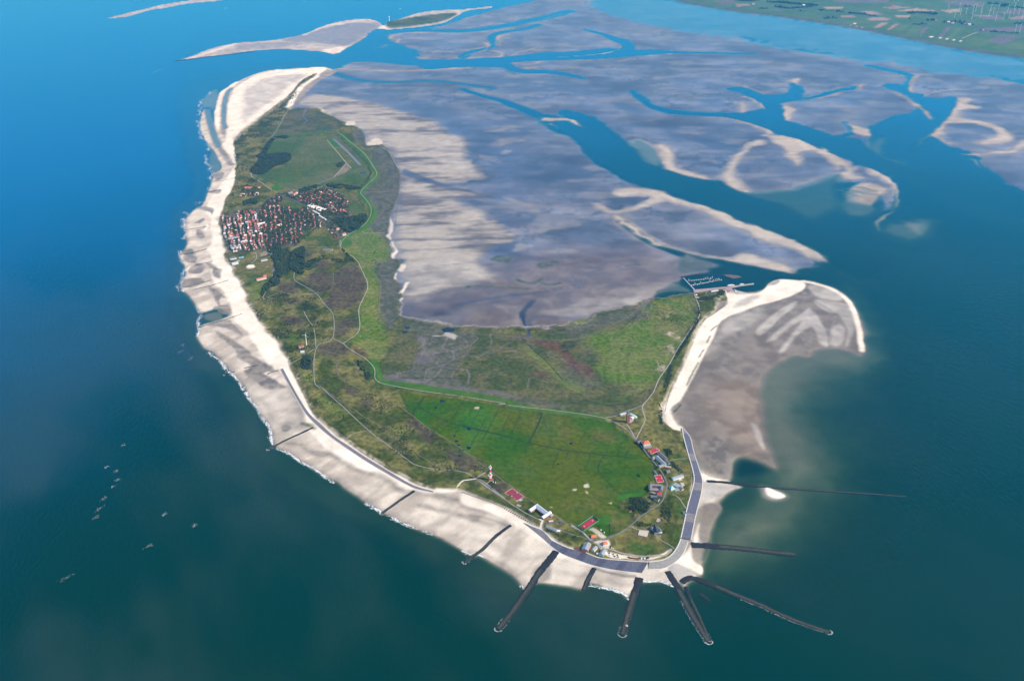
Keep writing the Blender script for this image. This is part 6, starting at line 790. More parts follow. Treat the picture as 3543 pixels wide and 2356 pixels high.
groyne([(548.7,2476.2),(553.5,2427.6),(565.1,2362.6),(575,2293.1),(582.2,2239.5)], 12, "narrow weedy stone ridge right beside the diagonal groyne", tip_foam=True, taper=.7)
groyne([(536.5,2495.2),(575.7,2518.4),(631.3,2487.6),(693.1,2442.4),(758.2,2398.4),(820,2348.4),(881.9,2306.7),(944.1,2272.8)], 21, "longest dark groyne running out to the lower right with foam", foam_side=-1, taper=.8)
groyne([(601,2687),(659.2,2681.1),(731.5,2672.3),(802.8,2660.6),(873,2646.1),(936.8,2637.5)], 28, "straight weedy groyne pointing right below the small sandbank", tip_foam=False, taper=.7)
groyne([(718.2,3059.5),(806,3050.2),(903,3029),(1000.8,3014.9),(1117.9,3001),(1234.2,2987.1),(1311.4,2978.2),(1418,2963.1)], 16, "thin very long dark groyne beside the white sandbank islet", tip_foam=False, taper=.4)
groyne([(-5,2793.4),(-55.6,2731.9),(-98.7,2660.6),(-130.6,2626),(-154.8,2594.8)], 12, "dark thin groyne crossing the wide beach below the grey roofed hostel", taper=1)
groyne([(-354.7,2997.5),(-392.3,2950.9),(-426.9,2904),(-457.2,2861.5)], 11, "dark wooden groyne on the beach below the lighthouse", taper=1)
groyne([(-800.9,3437.5),(-849.1,3386.8),(-896.2,3337.4),(-945.6,3274.7)], 10, "dark groyne on the pale beach near the bend of the sea wall", taper=1, tip_foam=True)
groyne([(588.3,2442.4),(600.7,2427.6),(612.4,2409.3)], 14, "isolated dark rubble patch awash between the two right groynes", tip_foam=False, weedy=False)
for k, (pts, lb) in enumerate((([(-1352.5,4526.3),(-1418.8,4461.2),(-1472.4,4416.5),(-1519.7,4372.5)], "thin groyne beside the sea filled notch of the beach"), ([(-1529.6,4959.9),(-1600.7,4891.8),(-1684,4832.4)], "upper thin groyne of a close pair on the village beach, right one"), ([(-1625.1,4959.9),(-1681.7,4906.8),(-1745.3,4861.9)], "thin groyne ending in the surf left of the close pair"), ([(-1686.4,5232.3),(-1723.2,5207.2),(-1765.9,5182.4)], "short groyne on the sand level with the swimming pools"), ([(-1777,5425.6),(-1827.8,5377.9),(-1904.2,5334.4)], "thin groyne reaching the surf below the seafront hotels"), ([(-1882.2,5808.3),(-1941.9,5778.4),(-2004.9,5739.1)], "thin groyne below the village's dense white blocks"), ([(-1043.6,3926.3),(-1069.8,3910.6),(-1085,3889.9)], "stub of a groyne beside the upper end of the sea wall"), ([(-1999,6769.9),(-2038.9,6744),(-2097.4,6731.2)], "short cross shaped groyne on the beach north of the village"), ([(-1144.6,3979.4),(-1175.8,3963.3),(-1201.8,3947.4)], "stub groyne in the dark ribbed sand"), ([(-1233.7,3915.8),(-1255.1,3903.3),(-1274.9,3884.7)], "short groyne end standing in the surf"), ([(-1986.2,6543),(-2024.9,6518.6),(-2063.4,6494.3)], "short dark groyne on sand left of the red roofed home"))):
    groyne(pts, 5.5, lb, h=1.1, tip_foam=(k in (2, 4, 9)), weedy=False, taper=1)
groyne([(-3686.9,11120.7),(-3563.4,11205.1),(-3404.3,11333.8),(-3153.7,11509.7),(-2959,11672.4)], 16, "far training wall along the distant sand island", h=3, tip_foam=False, weedy=False, taper=1)
groyne([(-3680.6,11116.1),(-3526.5,11211.2),(-3387.8,11373.1)], 8, "outer end of the far training wall in open sea", h=2, tip_foam=False, weedy=False, taper=1)

# ---------------------------------------------------------------- sea walls
def seawall(name, label, inner, outer, mats, z_in=5.0, z_out=1.3, bands=5):
    """sloping stone revetment between a crest line and a toe line, with a pale crest walk"""
    n = 90
    def rs(q):
        p = catmull(q, False, 8); d = np.r_[0, np.cumsum(np.hypot(*np.diff(p, axis=0).T))]; t = np.linspace(0, d[-1], n)
        return np.stack([np.interp(t, d, p[:, 0]), np.interp(t, d, p[:, 1])], 1)
    a, b = rs(inner), rs(outer)
    root = empty(name, (a[0][0], a[0][1], 0)); tag(root, label, 'sea wall')
    gi = np.maximum(sample(a).z+.3, z_in)
    ox, oy = a[0]
    for j in range(0, n-1, 6):                                    # cast in sections with slightly different stone
        e = min(j+6, n-1); v = []; f = []
        for i in range(j, e+1):
            for k in range(bands+1):
                t = k/bands; q = a[i]*(1-t)+b[i]*t; v.append((q[0]-ox, q[1]-oy, gi[i]*(1-t)+z_out*t))
        for i in range(e-j):
            for k in range(bands):
                s_ = i*(bands+1)+k; f.append((s_, s_+1, s_+bands+2, s_+bands+1))
        o = mesh_obj('revetment_slab', v, f, mats[(j//6) % len(mats)], root)
        if o.data.polygons[0].normal.z < 0: o.data.flip_normals()
    for q, wd, zz, nm in ((a, 3.2, gi+.15, 'crest_walk'), (b, 2.2, np.full(n, z_out+.3), 'toe_beam')):
        nn = sides(q); v = []; f = []
        for i in range(n):
            for s_, dz in ((1, -2), (1, 0), (-1, 0), (-1, -2)): v.append((q[i][0]+nn[i][0]*wd/2*s_-ox, q[i][1]+nn[i][1]*wd/2*s_-oy, zz[i]+dz))
        for i in range(n-1):
            for k in range(3): f.append((i*4+k, i*4+k+1, i*4+k+5, i*4+k+4))
        o = mesh_obj(nm, v, f, M_CONCW, root)
        me = o.data
        if sum(p.normal.z for p in me.polygons) < 0: me.flip_normals()
    return root
seawall('sea_wall', "dark stone revetment curving round the near end of the island", [(134.8,2704.9),(185,2666.5),(242.3,2640.4),(291.2,2611.8),(380.6,2597.7),(445,2592)], [(124.8,2684.1),(165.3,2637.5),(218.1,2603.3),(270.3,2575.3),(340.2,2553.2),(417.2,2539.5)], [M_REV, M_REV, mat('revetment_dark', (.075,.075,.105), .75, .22, .12)])
seawall('sea_wall', "brownish paved apron between the dark revetment and the beach", [(42.7,2802.8),(72.9,2780.9),(106.4,2756.3),(134.1,2706)], [(57.7,2780.9),(79.9,2750.1),(101.7,2719.8),(123.7,2686.5)], [M_REV2])
seawall('sea_wall', "grey stone corner of the sea wall at the island's tip", [(448.6,2592),(489.5,2600.5),(521.7,2623.2),(550,2666.5),(570.1,2713.8)], [(440.9,2558.7),(491.8,2564.2),(536.1,2597.7),(568.5,2643.2),(592.4,2701.9)], [mat('revetment_grey', (.27,.26,.24), .85, .25, .2)])
seawall('sea_wall', "slate blue revetment along the right shore above the wet bay", [(570.8,2718.6),(590.7,2787.2),(617.2,2883),(649.1,2983.7),(671.8,3060.9),(677.5,3133.7),(677.7,3240.1),(679.3,3360.3),(683.6,3431.5)], [(603.2,2710.8),(625,2787.2),(651.3,2876.4),(685.1,2983.7),(702.4,3060.9),(703.7,3141.1),(702.9,3263.6),(705.5,3360.3),(690.3,3431.5)], [M_REV, M_REV, M_REV2, M_REV])
seawall('sea_wall', "long purple grey sea wall along the dune foot of the near beach", [(-1024.7,3940.4),(-954.7,3786.9),(-890.7,3652),(-833.3,3542.2),(-774.2,3463.2),(-705.5,3370.2),(-627.9,3289),(-553.1,3210.7),(-458.6,3120.4),(-390.3,3055.2),(-342.5,3019.8),(-284.1,2993.3)], [(-1038.5,3935.1),(-969.1,3786.9),(-904.7,3652),(-849.3,3542.2),(-790.6,3454.6),(-717.3,3362),(-639.1,3277.1),(-564.3,3199.2),(-469.8,3109.4),(-397.4,3044.5),(-347.5,3007.2),(-287.6,2986.4)], [mat('wall_mauve', (.20,.175,.185), .85, .2, .15)], z_in=4.2, z_out=1.6)

# brushwood fences: rows of short dark panels on the dune toe
def fence_row(pts, label, n, ln, w=1.2):
    p = resample(pts, 10); nn = sides(p); root = empty('brushwood_fence', (p[0][0], p[0][1], 0)); tag(root, label, 'brushwood fence')
    idx = np.linspace(0, len(p)-1, n).astype(int); g = sample(p[idx]).z; m = mat('brushwood', (.075,.06,.04), .95, .3, .5)
    for z, i in zip(g, idx):
        L = ln*rng.uniform(.6, 1.2); b = p[i]-p[0]; q = b+nn[i]*L; t = np.array([-nn[i][1], nn[i][0]])*w/2
        mb = MB(); mb.add([(b[0]-t[0], b[1]-t[1], z-1), (b[0]+t[0], b[1]+t[1], z-1), (q[0]+t[0], q[1]+t[1], z-1), (q[0]-t[0], q[1]-t[1], z-1), (b[0]-t[0], b[1]-t[1], z+1.6), (b[0]+t[0], b[1]+t[1], z+1.6), (q[0]+t[0], q[1]+t[1], z+1.6), (q[0]-t[0], q[1]-t[1], z+1.6)], [(4,5,6,7),(0,1,5,4),(1,2,6,5),(2,3,7,6),(3,0,4,7)])
        mb.obj('fence_panel', m, root)
fence_row([(-980.9,3919.4),(-908.8,3747.6),(-835.3,3578.2),(-756.3,3463.2),(-658,3345.5),(-564.7,3233.9),(-460.2,3135.2),(-369.9,3055.2),(-318.3,3019.8)], "brushwood fences stepping down the dune toe behind the long sea wall", 110, 7)
fence_row([(-179.4,2983.7),(-118.3,2949.5),(-58.3,2912.6),(0.7,2860.2),(58.1,2805.9),(91.9,2780.9)], "dark brushwood fence row below the grassy bank by the red court", 80, 6, 3)
fence_row([(636.4,3564.9),(677.3,3723.6),(726.3,3862.8),(778.4,4010.3),(835.4,4178.5),(894.4,4346),(949.4,4446.6),(1020.6,4537.8),(1102.6,4645.8)], "long comb of brushwood fences along the white beach by the bay", 110, 5)

# ---------------------------------------------------------------- surf and whitecaps
def surf(name, pts, w, dens, label, seed, spread=1.0):
    r = random.Random(seed); p = resample(pts, 7); nn = sides(p); mb = MB()
    for i in range(len(p)):
        amp = .4+.6*math.sin(i*.37+seed)**2
        for q in range(int(dens*2.2*(.5+.8*abs(math.sin(i*.053+seed*1.7)*math.sin(i*.17+seed))))):
            if r.random() > amp*.8 or math.sin(i*.11+seed*2)+math.sin(i*.047+seed) < -.9: continue
            s_ = (r.gauss(0, .55)+.6*math.sin(i*.23+seed*3)+.5*math.sin(i*.071))*w*spread; x, y = p[i]+nn[i]*s_; t = math.atan2(nn[i][1], nn[i][0])+math.pi/2+r.uniform(-.4, .4)
            L = r.uniform(1.2, 5.5); W = r.uniform(.4, 1.3); ca, sa = math.cos(t), math.sin(t); x += r.uniform(-4, 4); y += r.uniform(-4, 4)
            mb.add([(x+ca*a*L-sa*b*W, y+sa*a*L+ca*b*W, .26+r.uniform(0, .05)) for a, b in ((-1,-.2),(-.4,-1),(.5,-.8),(1,.1),(.4,1),(-.5,.8))], [(0,1,2,3,4,5)])
    o = mb.obj(name, M_FOAM); o["kind"] = "stuff"; tag(o, label, 'surf'); return o
surf('surf', [(-1142.3,3728.2),(-1091.7,3633.3),(-1038.5,3542.2),(-993.7,3463.2),(-951.2,3370.2),(-931.1,3313.1)], 6, 7, "white surf line along the beach left of the bend groyne", 1)
surf('surf', [(-910.5,3281),(-853.8,3233.9),(-802.5,3187.8),(-748.1,3142.6),(-701.9,3091.2),(-655.1,3055.2),(-606.9,3005.8),(-560.9,2964.5),(-524.6,2930.7),(-480.2,2890.8),(-459.1,2861.5)], 6, 7, "white surf line along the beach below the lighthouse", 2)
surf('surf', [(-432.1,2845.3),(-386.4,2813.5),(-325.2,2769.8),(-273.8,2740.4)], 6, 6, "white surf between the two dark beach groynes", 3)
surf('surf', [(-164.7,2655.4),(-142.7,2634.6),(-100.3,2622.2),(-47.2,2573.5),(-5.7,2526.2),(34.6,2464.9)], 5, 4, "thin surf on the wide near beach", 4)
surf('surf', [(90.4,2486.1),(145.6,2476.2),(215,2457.4)], 5, 8, "white surf between the long groyne and the short groyne", 5)
surf('surf', [(246.9,2483.8),(295.8,2464.9),(343.8,2442.4),(359,2420.3)], 5, 7, "white surf right of the short groyne", 6)
surf('surf', [(422.9,2499.1),(476.4,2500.6),(508.9,2480)], 5, 8, "white surf in the small cove between two near groynes", 7)
surf('surf', [(-2067.6,5950.9),(-1993.9,5729.3),(-1920.7,5503),(-1911.9,5360.4),(-1886.2,5274.4),(-1825.5,5157.8),(-1789.1,5014),(-1763,4861.9),(-1702,4774.3),(-1644.6,4675.3),(-1579.7,4566.2),(-1553.5,4542.2)], 9, 5, "broken surf along the village beach", 8, 1.4)
surf('surf', [(-1559.3,4513.2),(-1542.9,4435.5),(-1499.4,4262.5),(-1443.7,4157),(-1370.7,4077.8),(-1312.2,3990.1),(-1255.7,3905.4),(-1193.7,3813.5),(-1153.3,3746.3)], 8, 8, "bright surf along the outer bar of the beach", 9)
surf('surf', [(-2876.3,9577),(-2872.3,9296.6),(-2785.7,8860.7),(-2690.5,8498.8),(-2626.4,8271.8),(-2497.7,7916.7),(-2380.5,7651.5),(-2328.7,7493.6),(-2287.5,7281.9),(-2208.3,7052.5),(-2139.9,6888.6),(-2105.9,6705.5),(-2080.9,6530.8)], 12, 5, "pale surf along the beach by the east end", 10, 1.2)
surf('surf', [(-2136.2,6434.4),(-2103.5,6294.4),(-2069.5,6226.3)], 30, 6, "patch of breakers off the beach north of the village", 11, 1.2)
surf('surf', [(-2112.7,6115.6),(-2064.3,5987.2),(-2027.2,5802.9),(-2050.1,5868.7)], 12, 4, "breakers off the village's seafront", 12, 1.4)
r = random.Random(3)
for k, (q, L) in enumerate((([(-1425.9,2518.5)], 22), ([(-1482,3125)], 12), ([(-1458.5,3067.9)], 10), ([(-1459.5,3026)], 8), ([(-1466.5,2950.1)], 12), ([(-1458.7,2887.3)], 14), ([(-1450.8,2841.5)], 12), ([(-1530.1,3154.2)], 9), ([(-1215.2,2677.6)], 12), ([(-1219,2856.6)], 8), ([(-1468,4045.1)], 16), ([(-1547.2,4178.1)], 8), ([(-1537.3,4110.8)], 8), ([(-1518.9,3309.7)], 8), ([(-1094,2791.8)], 7))):
    mb = MB(); t = R(58)+r.uniform(-.35, .35)
    for j in range(30):
        s_ = r.gauss(0, .55)*L; x = s_*math.cos(t)+r.gauss(0, 3.5); y = s_*math.sin(t)+r.gauss(0, 5); a = r.uniform(.4, 1.7)
        mb.add([(x+a*math.cos(t+u)*r.uniform(.4, 1.2), y+a*math.sin(t+u)*r.uniform(.3, .7), .28) for u in (0, 1, 2.1, 3.2, 4.2, 5.3)], [(0,1,2,3,4,5)])
    o = mb.obj('whitecap', mat('thin_foam', (.68,.73,.74), .7, .2, .4)); o.location = (q[0][0], q[0][1], 0); tag(o, "small white breaking wave crest in the open water left of the island", 'wave', 'whitecaps on open water')

# ================================================================ buildings
W_WHITE = mat('white_render', (.74,.72,.68), .8, .06, .3); W_CREAM = mat('cream_render', (.62,.55,.40), .8, .08, .3); W_BRICK = mat('red_brick', (.32,.12,.075), .85, .2, .6)
W_PINK = mat('pale_brick', (.48,.30,.24), .85, .15, .5); W_GREY = mat('grey_wall', (.34,.34,.34), .85, .1, .3); W_ORANGE = mat('orange_brick', (.52,.28,.13), .85, .12, .4)
RF_RED = mat('red_tile_roof', (.42,.10,.06), .75, .22, .5); RF_ORANGE = mat('orange_tile_roof', (.58,.18,.07), .75, .2, .5); RF_DARK = mat('brown_tile_roof', (.16,.075,.06), .8, .2, .5)
RF_GREY = mat('slate_roof', (.16,.175,.20), .7, .18, .4); RF_BLUE = mat('pale_metal_roof', (.50,.56,.62), .45, .08, .2, spec=.5); RF_FLAT = mat('flat_felt_roof', (.27,.28,.30), .85, .15, .3)
RF_GREEN = mat('copper_green_roof', (.38,.58,.52), .6, .1, .2); RF_TEAL = mat('turquoise_roof', (.16,.62,.58), .5, .08, .2); RF_WHITE = mat('white_roof', (.78,.77,.74), .6, .06, .2)
GLASS = mat('window_glass', (.02,.03,.04), .15, .1, .1, spec=.6); M_WHITE = mat('white_paint', (.80,.80,.78), .6, .05, .3); M_REDP = mat('red_paint', (.55,.035,.025), .6, .06, .3)
def lower(q, h): return [(x*(1-h/CAM_H), y*(1-h/CAM_H)) for x, y in q]   # a traced roof edge stands h above the ground
_win = {}
def window_mesh(w, h):
    k = (round(w, 1), round(h, 1))
    if k not in _win:
        mb = MB(); mb.box(-w/2, w/2, -.08, .08, -h/2, h/2, 0); me = bpy.data.meshes.new('window'); me.from_pydata(mb.v, [], mb.f); me.materials.append(GLASS); _win[k] = me
    return _win[k]
def windows(root, L, W, h, z0=1.6, dx=6.0):
    n = max(1, int(L/dx)); rows = max(1, int((h-1)/3.2)); me = window_mesh(1.8, 1.6)
    for r_ in range(rows):
        for i in range(n):
            x = -L/2+(i+.5)*L/n
            for sy in (-1, 1):
                o = bpy.data.objects.new('window', me); C.objects.link(o); o.parent = root; o.location = (x, sy*(W/2+.03), z0+r_*3.2)
def bld(name, label, cat, ridge, W, h, rh, wall, roof, kind='gable', hip=0.0, win=True, chim=0, extra=None, group=None):
    """a building from its ridge line, width, wall height and roof rise"""
    q = lower(ridge, h+(rh*.7 if kind == 'gable' else 0)); (x0, y0), (x1, y1) = q[0], q[1]
    L = math.hypot(x1-x0, y1-y0); rz = math.atan2(y1-y0, x1-x0); cx, cy = (x0+x1)/2, (y0+y1)/2
    z = min(zat(cx, cy), zat(x0, y0), zat(x1, y1))
    root = empty(name, (cx, cy, z-.3), rz); tag(root, label, cat, group)
    mb = MB(); mb.box(-L/2, L/2, -W/2, W/2, 0, h)
    if kind == 'gable' and hip == 0:                                  # gable triangles
        for s_ in (-1, 1): mb.add([(s_*L/2, -W/2, h), (s_*L/2, W/2, h), (s_*L/2, 0, h+rh)], [(0,1,2) if s_ > 0 else (0,2,1)])
    mb.obj('wall', wall, root)
    rb = MB()
    if kind == 'gable': rb.gable(-L/2, L/2, -W/2, W/2, h+.25, rh, .6, 0, hip)
    elif kind == 'pyramid':
        rb.add([(-L/2-.5,-W/2-.5,h),(L/2+.5,-W/2-.5,h),(L/2+.5,W/2+.5,h),(-L/2-.5,W/2+.5,h),(0,0,h+rh)], [(0,3,2,1),(0,1,4),(1,2,4),(2,3,4),(3,0,4)])
    else:
        rb.box(-L/2-.3, L/2+.3, -W/2-.3, W/2+.3, h, h+.5); 
        for a in ((-L/2-.3, L/2+.3, -W/2-.3, -W/2+.1), (-L/2-.3, L/2+.3, W/2-.1, W/2+.3), (-L/2-.3, -L/2+.1, -W/2, W/2), (L/2-.1, L/2+.3, -W/2, W/2)): rb.box(*a, h+.5, h+.95)
    ro = rb.obj('roof', roof, root)
    for c_ in range(chim):
        m2 = MB(); xx = -L/4+c_*L/3; m2.box(xx-.5, xx+.5, -.5, .5, h+rh*.5, h+rh+1.4); m2.obj('chimney', W_BRICK, ro)
    if win and L > 8: windows(root, L, W, h)
    if extra: extra(root, L, W, h, rh)
    return root
def skylights(n, side=1, col=M_WHITE, size=(1.6, 2.6)):
    def f(root, L, W, h, rh):
        for i in range(n):
            mb = MB(); x = -L/2+(i+.7)*L/(n+.4); y = side*W*.27; z = h+rh*.46+.3
            mb.box(x-size[0]/2, x+size[0]/2, y-size[1]/2, y+size[1]/2, z-.8, z+.9); mb.obj('dormer', col, root)
    return f
# lighthouse -------------------------------------------------------
lx, ly = [(-79.8,3062.2)][0]; lz = zat(lx, ly)
lt = empty('lighthouse', (lx, ly, lz)); tag(lt, "tall red and white banded lighthouse with two galleries", 'lighthouse')
zb = [0, 9, 19, 27, 36, 47, 56]
rad = lambda z: 4.6-1.5*min(z, 58)/58
for i in range(len(zb)-1):
    mb = MB(); mb.cyl(0, 0, zb[i], zb[i+1], rad(zb[i]), rad(zb[i+1]), 20, 0, False); mb.obj('tower_band', M_REDP if i % 2 == 0 else M_WHITE, lt, True)
mb = MB(); mb.cyl(0, 0, 19.5, 21, 7.4, 7.4, 20); mb.cyl(0, 0, 17.5, 19.5, 4.6, 7.2, 20); mb.cyl(-6, 0, 19, 24, 3.2, 3.2, 14); mb.cyl(6.0, 1.0, 20.5, 23.5, 1.6, 1.6, 10); mb.obj('lower_gallery', M_WHITE, lt)
mb = MB(); mb.cyl(0, 0, 54.5, 56, 5.6, 5.6, 20); mb.cyl(-5, 0, 55, 58.5, 1.8, 1.8, 12); mb.obj('upper_gallery', M_WHITE, lt)
mb = MB(); mb.cyl(0, 0, 56, 61, 2.7, 2.7, 16, 0); la = mb.obj('lantern', GLASS, lt)
mb = MB(); mb.cyl(0, 0, 61, 64.5, 3.2, .5, 16); mb.cyl(0, 0, 64.5, 67, .25, .2, 6); mb.obj('lantern_roof', mat('silver_roof', (.72,.74,.75), .4, .05, .2), lt)
mb = MB(); mb.box(-5.5, 11, -9, -2, 0, 4); mb.box(2, 9, -2, 5, 0, 3.4); an = mb.obj('base_building', W_PINK, lt); mb = MB(); mb.box(-5.8, 11.3, -9.3, -1.7, 4, 4.5); mb.box(1.8, 9.3, -1.7, 5.2, 3.4, 3.9); mb.obj('base_roof', mat('red_felt', (.42,.13,.11), .85, .15, .4), lt)
for k in range(2):
    mb = MB(); mb.cyl(0, 0, 0, 4.5, 1.5, 1.2, 10); o = mb.obj('storage_tank', M_WHITE); q = [(-68.9,3047.8),(-60.6,3044.6)][k]; o.location = (q[0], q[1], zat(*q)); tag(o, ("white tank nearest the lighthouse foot", "white tank a little right of the lighthouse's nearer tank")[k], 'tank')
# west tower -------------------------------------------------------
tx, ty = [(469.5,3470)][0]; tz = zat(tx, ty); bt = empty('brick_tower', (tx, ty, tz), R(12)); tag(bt, "tall square brick tower with pointed roofs above the green roofed hostel", 'tower')
M_TB = mat('tower_brick', (.26,.125,.095), .85, .2, .4)
mb = MB(); mb.box(-6, 6, -5.5, 5.5, 0, 40); mb.obj('shaft', M_TB, bt)
mb = MB(); mb.box(-6.5, 6.5, -6, 6, 40, 42); mb.obj('cornice', W_PINK, bt)
mb = MB(); mb.add([(-6.2,-5.7,42),(6.2,-5.7,42),(6.2,5.7,42),(-6.2,5.7,42),(0,0,58)], [(0,3,2,1),(0,1,4),(1,2,4),(2,3,4),(3,0,4)]); mb.obj('spire', RF_GREY, bt)
for s_ in (-1, 1):
    mb = MB(); mb.add([(s_*6.2-2,-2,42),(s_*6.2+2,-2,42),(s_*6.2+2,2,42),(s_*6.2-2,2,42),(s_*6.2,0,50)], [(0,3,2,1),(0,1,4),(1,2,4),(2,3,4),(3,0,4)]); mb.obj('corner_spire', RF_GREY, bt)
for zz in range(4, 40, 5):
    for xx in (-3, 0, 3):
        o = bpy.data.objects.new('window', window_mesh(1.0, 2.0)); C.objects.link(o); o.parent = bt; o.location = (xx, -5.53, zz)
# curved hostel
arc = lower([(444.3,3534.4),(459,3542.4),(473.6,3544.5),(489.4,3538.4),(500.4,3526.4),(505.5,3508.5)], 8); ap = resample(arc, 6); an_ = sides(ap); hz_ = zat(*ap[len(ap)//2])
hb = empty('hostel', (ap[0][0], ap[0][1], hz_)); tag(hb, "curved hostel with pale green roof behind the brick tower", 'hostel')
def arcstrip(nm, r0, r1, z0, z1, zr, m):
    v = []; f = []; n = len(ap)
    for i in range(n):
        for r_, z in ((r0, z0), (r0, z1), ((r0+r1)/2, zr), (r1, z1), (r1, z0)): v.append((ap[i][0]+an_[i][0]*r_-ap[0][0], ap[i][1]+an_[i][1]*r_-ap[0][1], z))
    for i in range(n-1):
        for k in range(4): f.append((i*5+k, i*5+5+k, i*5+6+k, i*5+1+k))
    f += [(0,1,2,3,4), tuple((n-1)*5+k for k in (4,3,2,1,0))]
    o = mesh_obj(nm, v, f, m, hb); return o
arcstrip('wall', -6, 6, -1, 7, 7, W_PINK); arcstrip('roof', -6.6, 6.6, 6.9, 7.2, 9.5, RF_GREEN)
for i in range(2, len(ap)-1, 2):
    for s_ in (-6.05, 6.05):
        o = bpy.data.objects.new('window', window_mesh(1.8, 1.6)); C.objects.link(o); o.parent = hb; o.location = (ap[i][0]+an_[i][0]*s_-ap[0][0], ap[i][1]+an_[i][1]*s_-ap[0][1], 4); o.rotation_euler = (0, 0, math.atan2(an_[i][1], an_[i][0])-math.pi/2)
bld('annex', "white stepped annex right of the brick tower", 'building', [(487.8,3504.6),(509.7,3518.4)], 12, 6, 0, W_WHITE, RF_WHITE, 'flat')
bld('shed', "small dark shed in front of the brick tower", 'shed', [(476.7,3457.6),(491.4,3463.4)], 6, 3, 1.5, W_GREY, RF_DARK)
def paving(name, label, pts, m, cat='paving', parent=None):
    o = flat_poly(name, pts, m, lift=.4, kind=None, parent=parent); tag(o, label, cat); return o
M_PINKP = mat('pink_paving', (.47,.30,.27), .85, .12, .3); M_PALEP = mat('pale_paving', (.56,.47,.40), .85, .1, .3)
paving('courtyard', "pink paved courtyard at the foot of the brick tower", [(476.8,3516.5),(489.1,3516.5),(497.1,3496.7),(493.4,3481),(481.6,3465.4),(471.1,3461.5)], M_PINKP)
# the row along the road on the right ------------------------------
bld('house', "dark roofed house at the road fork below the brick tower", 'house', [(493.5,3329.7),(508.8,3335.1)], 16, 8, 4, W_BRICK, RF_GREY, chim=1)
bld('house', "big orange hip roofed house with white front wall", 'house', [(511.9,3320.5),(539.2,3327.8)], 26, 11, 6, W_WHITE, RF_ORANGE, hip=9, chim=2)
bld('hall', "grey flat roofed hall below the orange roofed house", 'hall', [(511.8,3286.2),(542.7,3293.4)], 17, 5, 0, W_PINK, RF_FLAT, 'flat')
def court(name, label, pts, m, border, fence=None, goals=True):
    p = np.array(pts); c = p.mean(0); root = empty(name, (c[0], c[1], 0)); tag(root, label, 'sports court')
    z = float(sample(p).z.max())
    def quad(nm, k, zz, mm):
        q = (p-c)*k; o = mesh_obj(nm, [(x, y, zz) for x, y in q]+[(x, y, zz-2) for x, y in q], [(0,1,2,3),(0,4,5,1),(1,5,6,2),(2,6,7,3),(3,7,4,0)], mm, root)
        if o.data.polygons[0].normal.z < 0: o.data.flip_normals()
        return o
    quad('border', border[0], z+.35, border[1]); quad('playing_surface', 1.0, z+.42, m)
    if goals:
        for t in (.12, .88):
            a = (p[0]+p[3])/2*(1-t)+(p[1]+p[2])/2*t-c; mb = MB(); mb.box(a[0]-2, a[0]+2, a[1]-.6, a[1]+.6, z+.4, z+2.6); mb.obj('goal', M_WHITE, root)
    if fence:
        q = (p-c)*fence
        for i in range(4):
            a, b = q[i], q[(i+1) % 4]; mb = MB(); n = 8
            t = (b-a)/np.hypot(*(b-a)); nn_ = np.array([-t[1], t[0]])*.35
            mb.add([(a[0]-nn_[0], a[1]-nn_[1], z), (b[0]-nn_[0], b[1]-nn_[1], z), (b[0]+nn_[0], b[1]+nn_[1], z), (a[0]+nn_[0], a[1]+nn_[1], z), (a[0]-nn_[0], a[1]-nn_[1], z+4), (b[0]-nn_[0], b[1]-nn_[1], z+4), (b[0]+nn_[0], b[1]+nn_[1], z+4), (a[0]+nn_[0], a[1]+nn_[1], z+4)], [(4,5,6,7),(0,1,5,4),(1,2,6,5),(2,3,7,6),(3,0,4,7)])
            mb.obj('fence_side', mat('green_mesh_fence', (.10,.26,.20), .7, .1, .4), root)
    return root
M_CRT = mat('red_court', (.42,.035,.050), .85, .12, .25); M_CRT2 = mat('maroon_court', (.26,.030,.065), .85, .12, .25)
court('sports_court', "bright red court between the grey hall and the long slate roofs", [(525.1,3252.5),(560,3277.3),(570,3257.7),(534.9,3231.4)], M_CRT, (1.06, M_PALEP))
court('sports_court', "red court beside the road, left of the turquoise roof", [(529.4,3091.2),(553.9,3094.5),(558.3,3052.4),(534,3048.5)], M_CRT, (1.1, M_PALEP))
court('sports_court', "large maroon court near the lighthouse", [(-24.5,2980.2),(0.7,3008.2),(41.8,2958.6),(17.5,2932.8)], M_CRT2, (1.07, M_PALEP))
court('sports_court', "red court inside a green fenced rectangle", [(236.7,2787.9),(277.5,2830.8),(290.2,2811),(250.6,2770.3)], mat('crimson_court', (.36,.03,.05), .85, .12, .25), (1.02, M_CRT), fence=1.42)
bld('school', "long slate roofed wing with brick gables below the red court", 'building', [(564.7,3254.2),(589.6,3205.4)], 15, 8, 5, W_BRICK, RF_GREY, chim=2)
bld('house', "small slate roofed wing behind the long slate roof", 'house', [(584.4,3195),(596.7,3174.5)], 11, 6, 4, W_GREY, RF_GREY)
bld('hostel_block', "grey roofed block with a row of white skylights", 'building', [(552.2,3224.4),(578.5,3166)], 15, 6, 4, W_WHITE, mat('grey_green_roof', (.22,.25,.26), .7, .15, .3), extra=skylights(7, 1))
bld('wing', "upper cross wing of the skylight block beside the road", 'building', [(537.5,3214),(561.2,3227.9)], 12, 6, 4, W_WHITE, mat('grey_green_roof', (.22,.25,.26)), extra=skylights(3, 1))
bld('wing', "lower cross wing of the skylight block", 'building', [(553.6,3155.9),(581.8,3169.4)], 12, 6, 4, W_PINK, mat('grey_green_roof', (.22,.25,.26)))
bld('shed', "long low pale shed below the skylight block", 'shed', [(576.5,3151.5),(599.3,3146.8)], 6, 3, 0, W_WHITE, mat('pink_roof', (.60,.46,.40), .85, .1, .3), 'flat', win=False)
bld('house', "small grey roofed cottage on the bright lawn", 'house', [(577.6,3119.1),(590.2,3122.5)], 12, 5, 4, W_PINK, RF_GREY, chim=1)
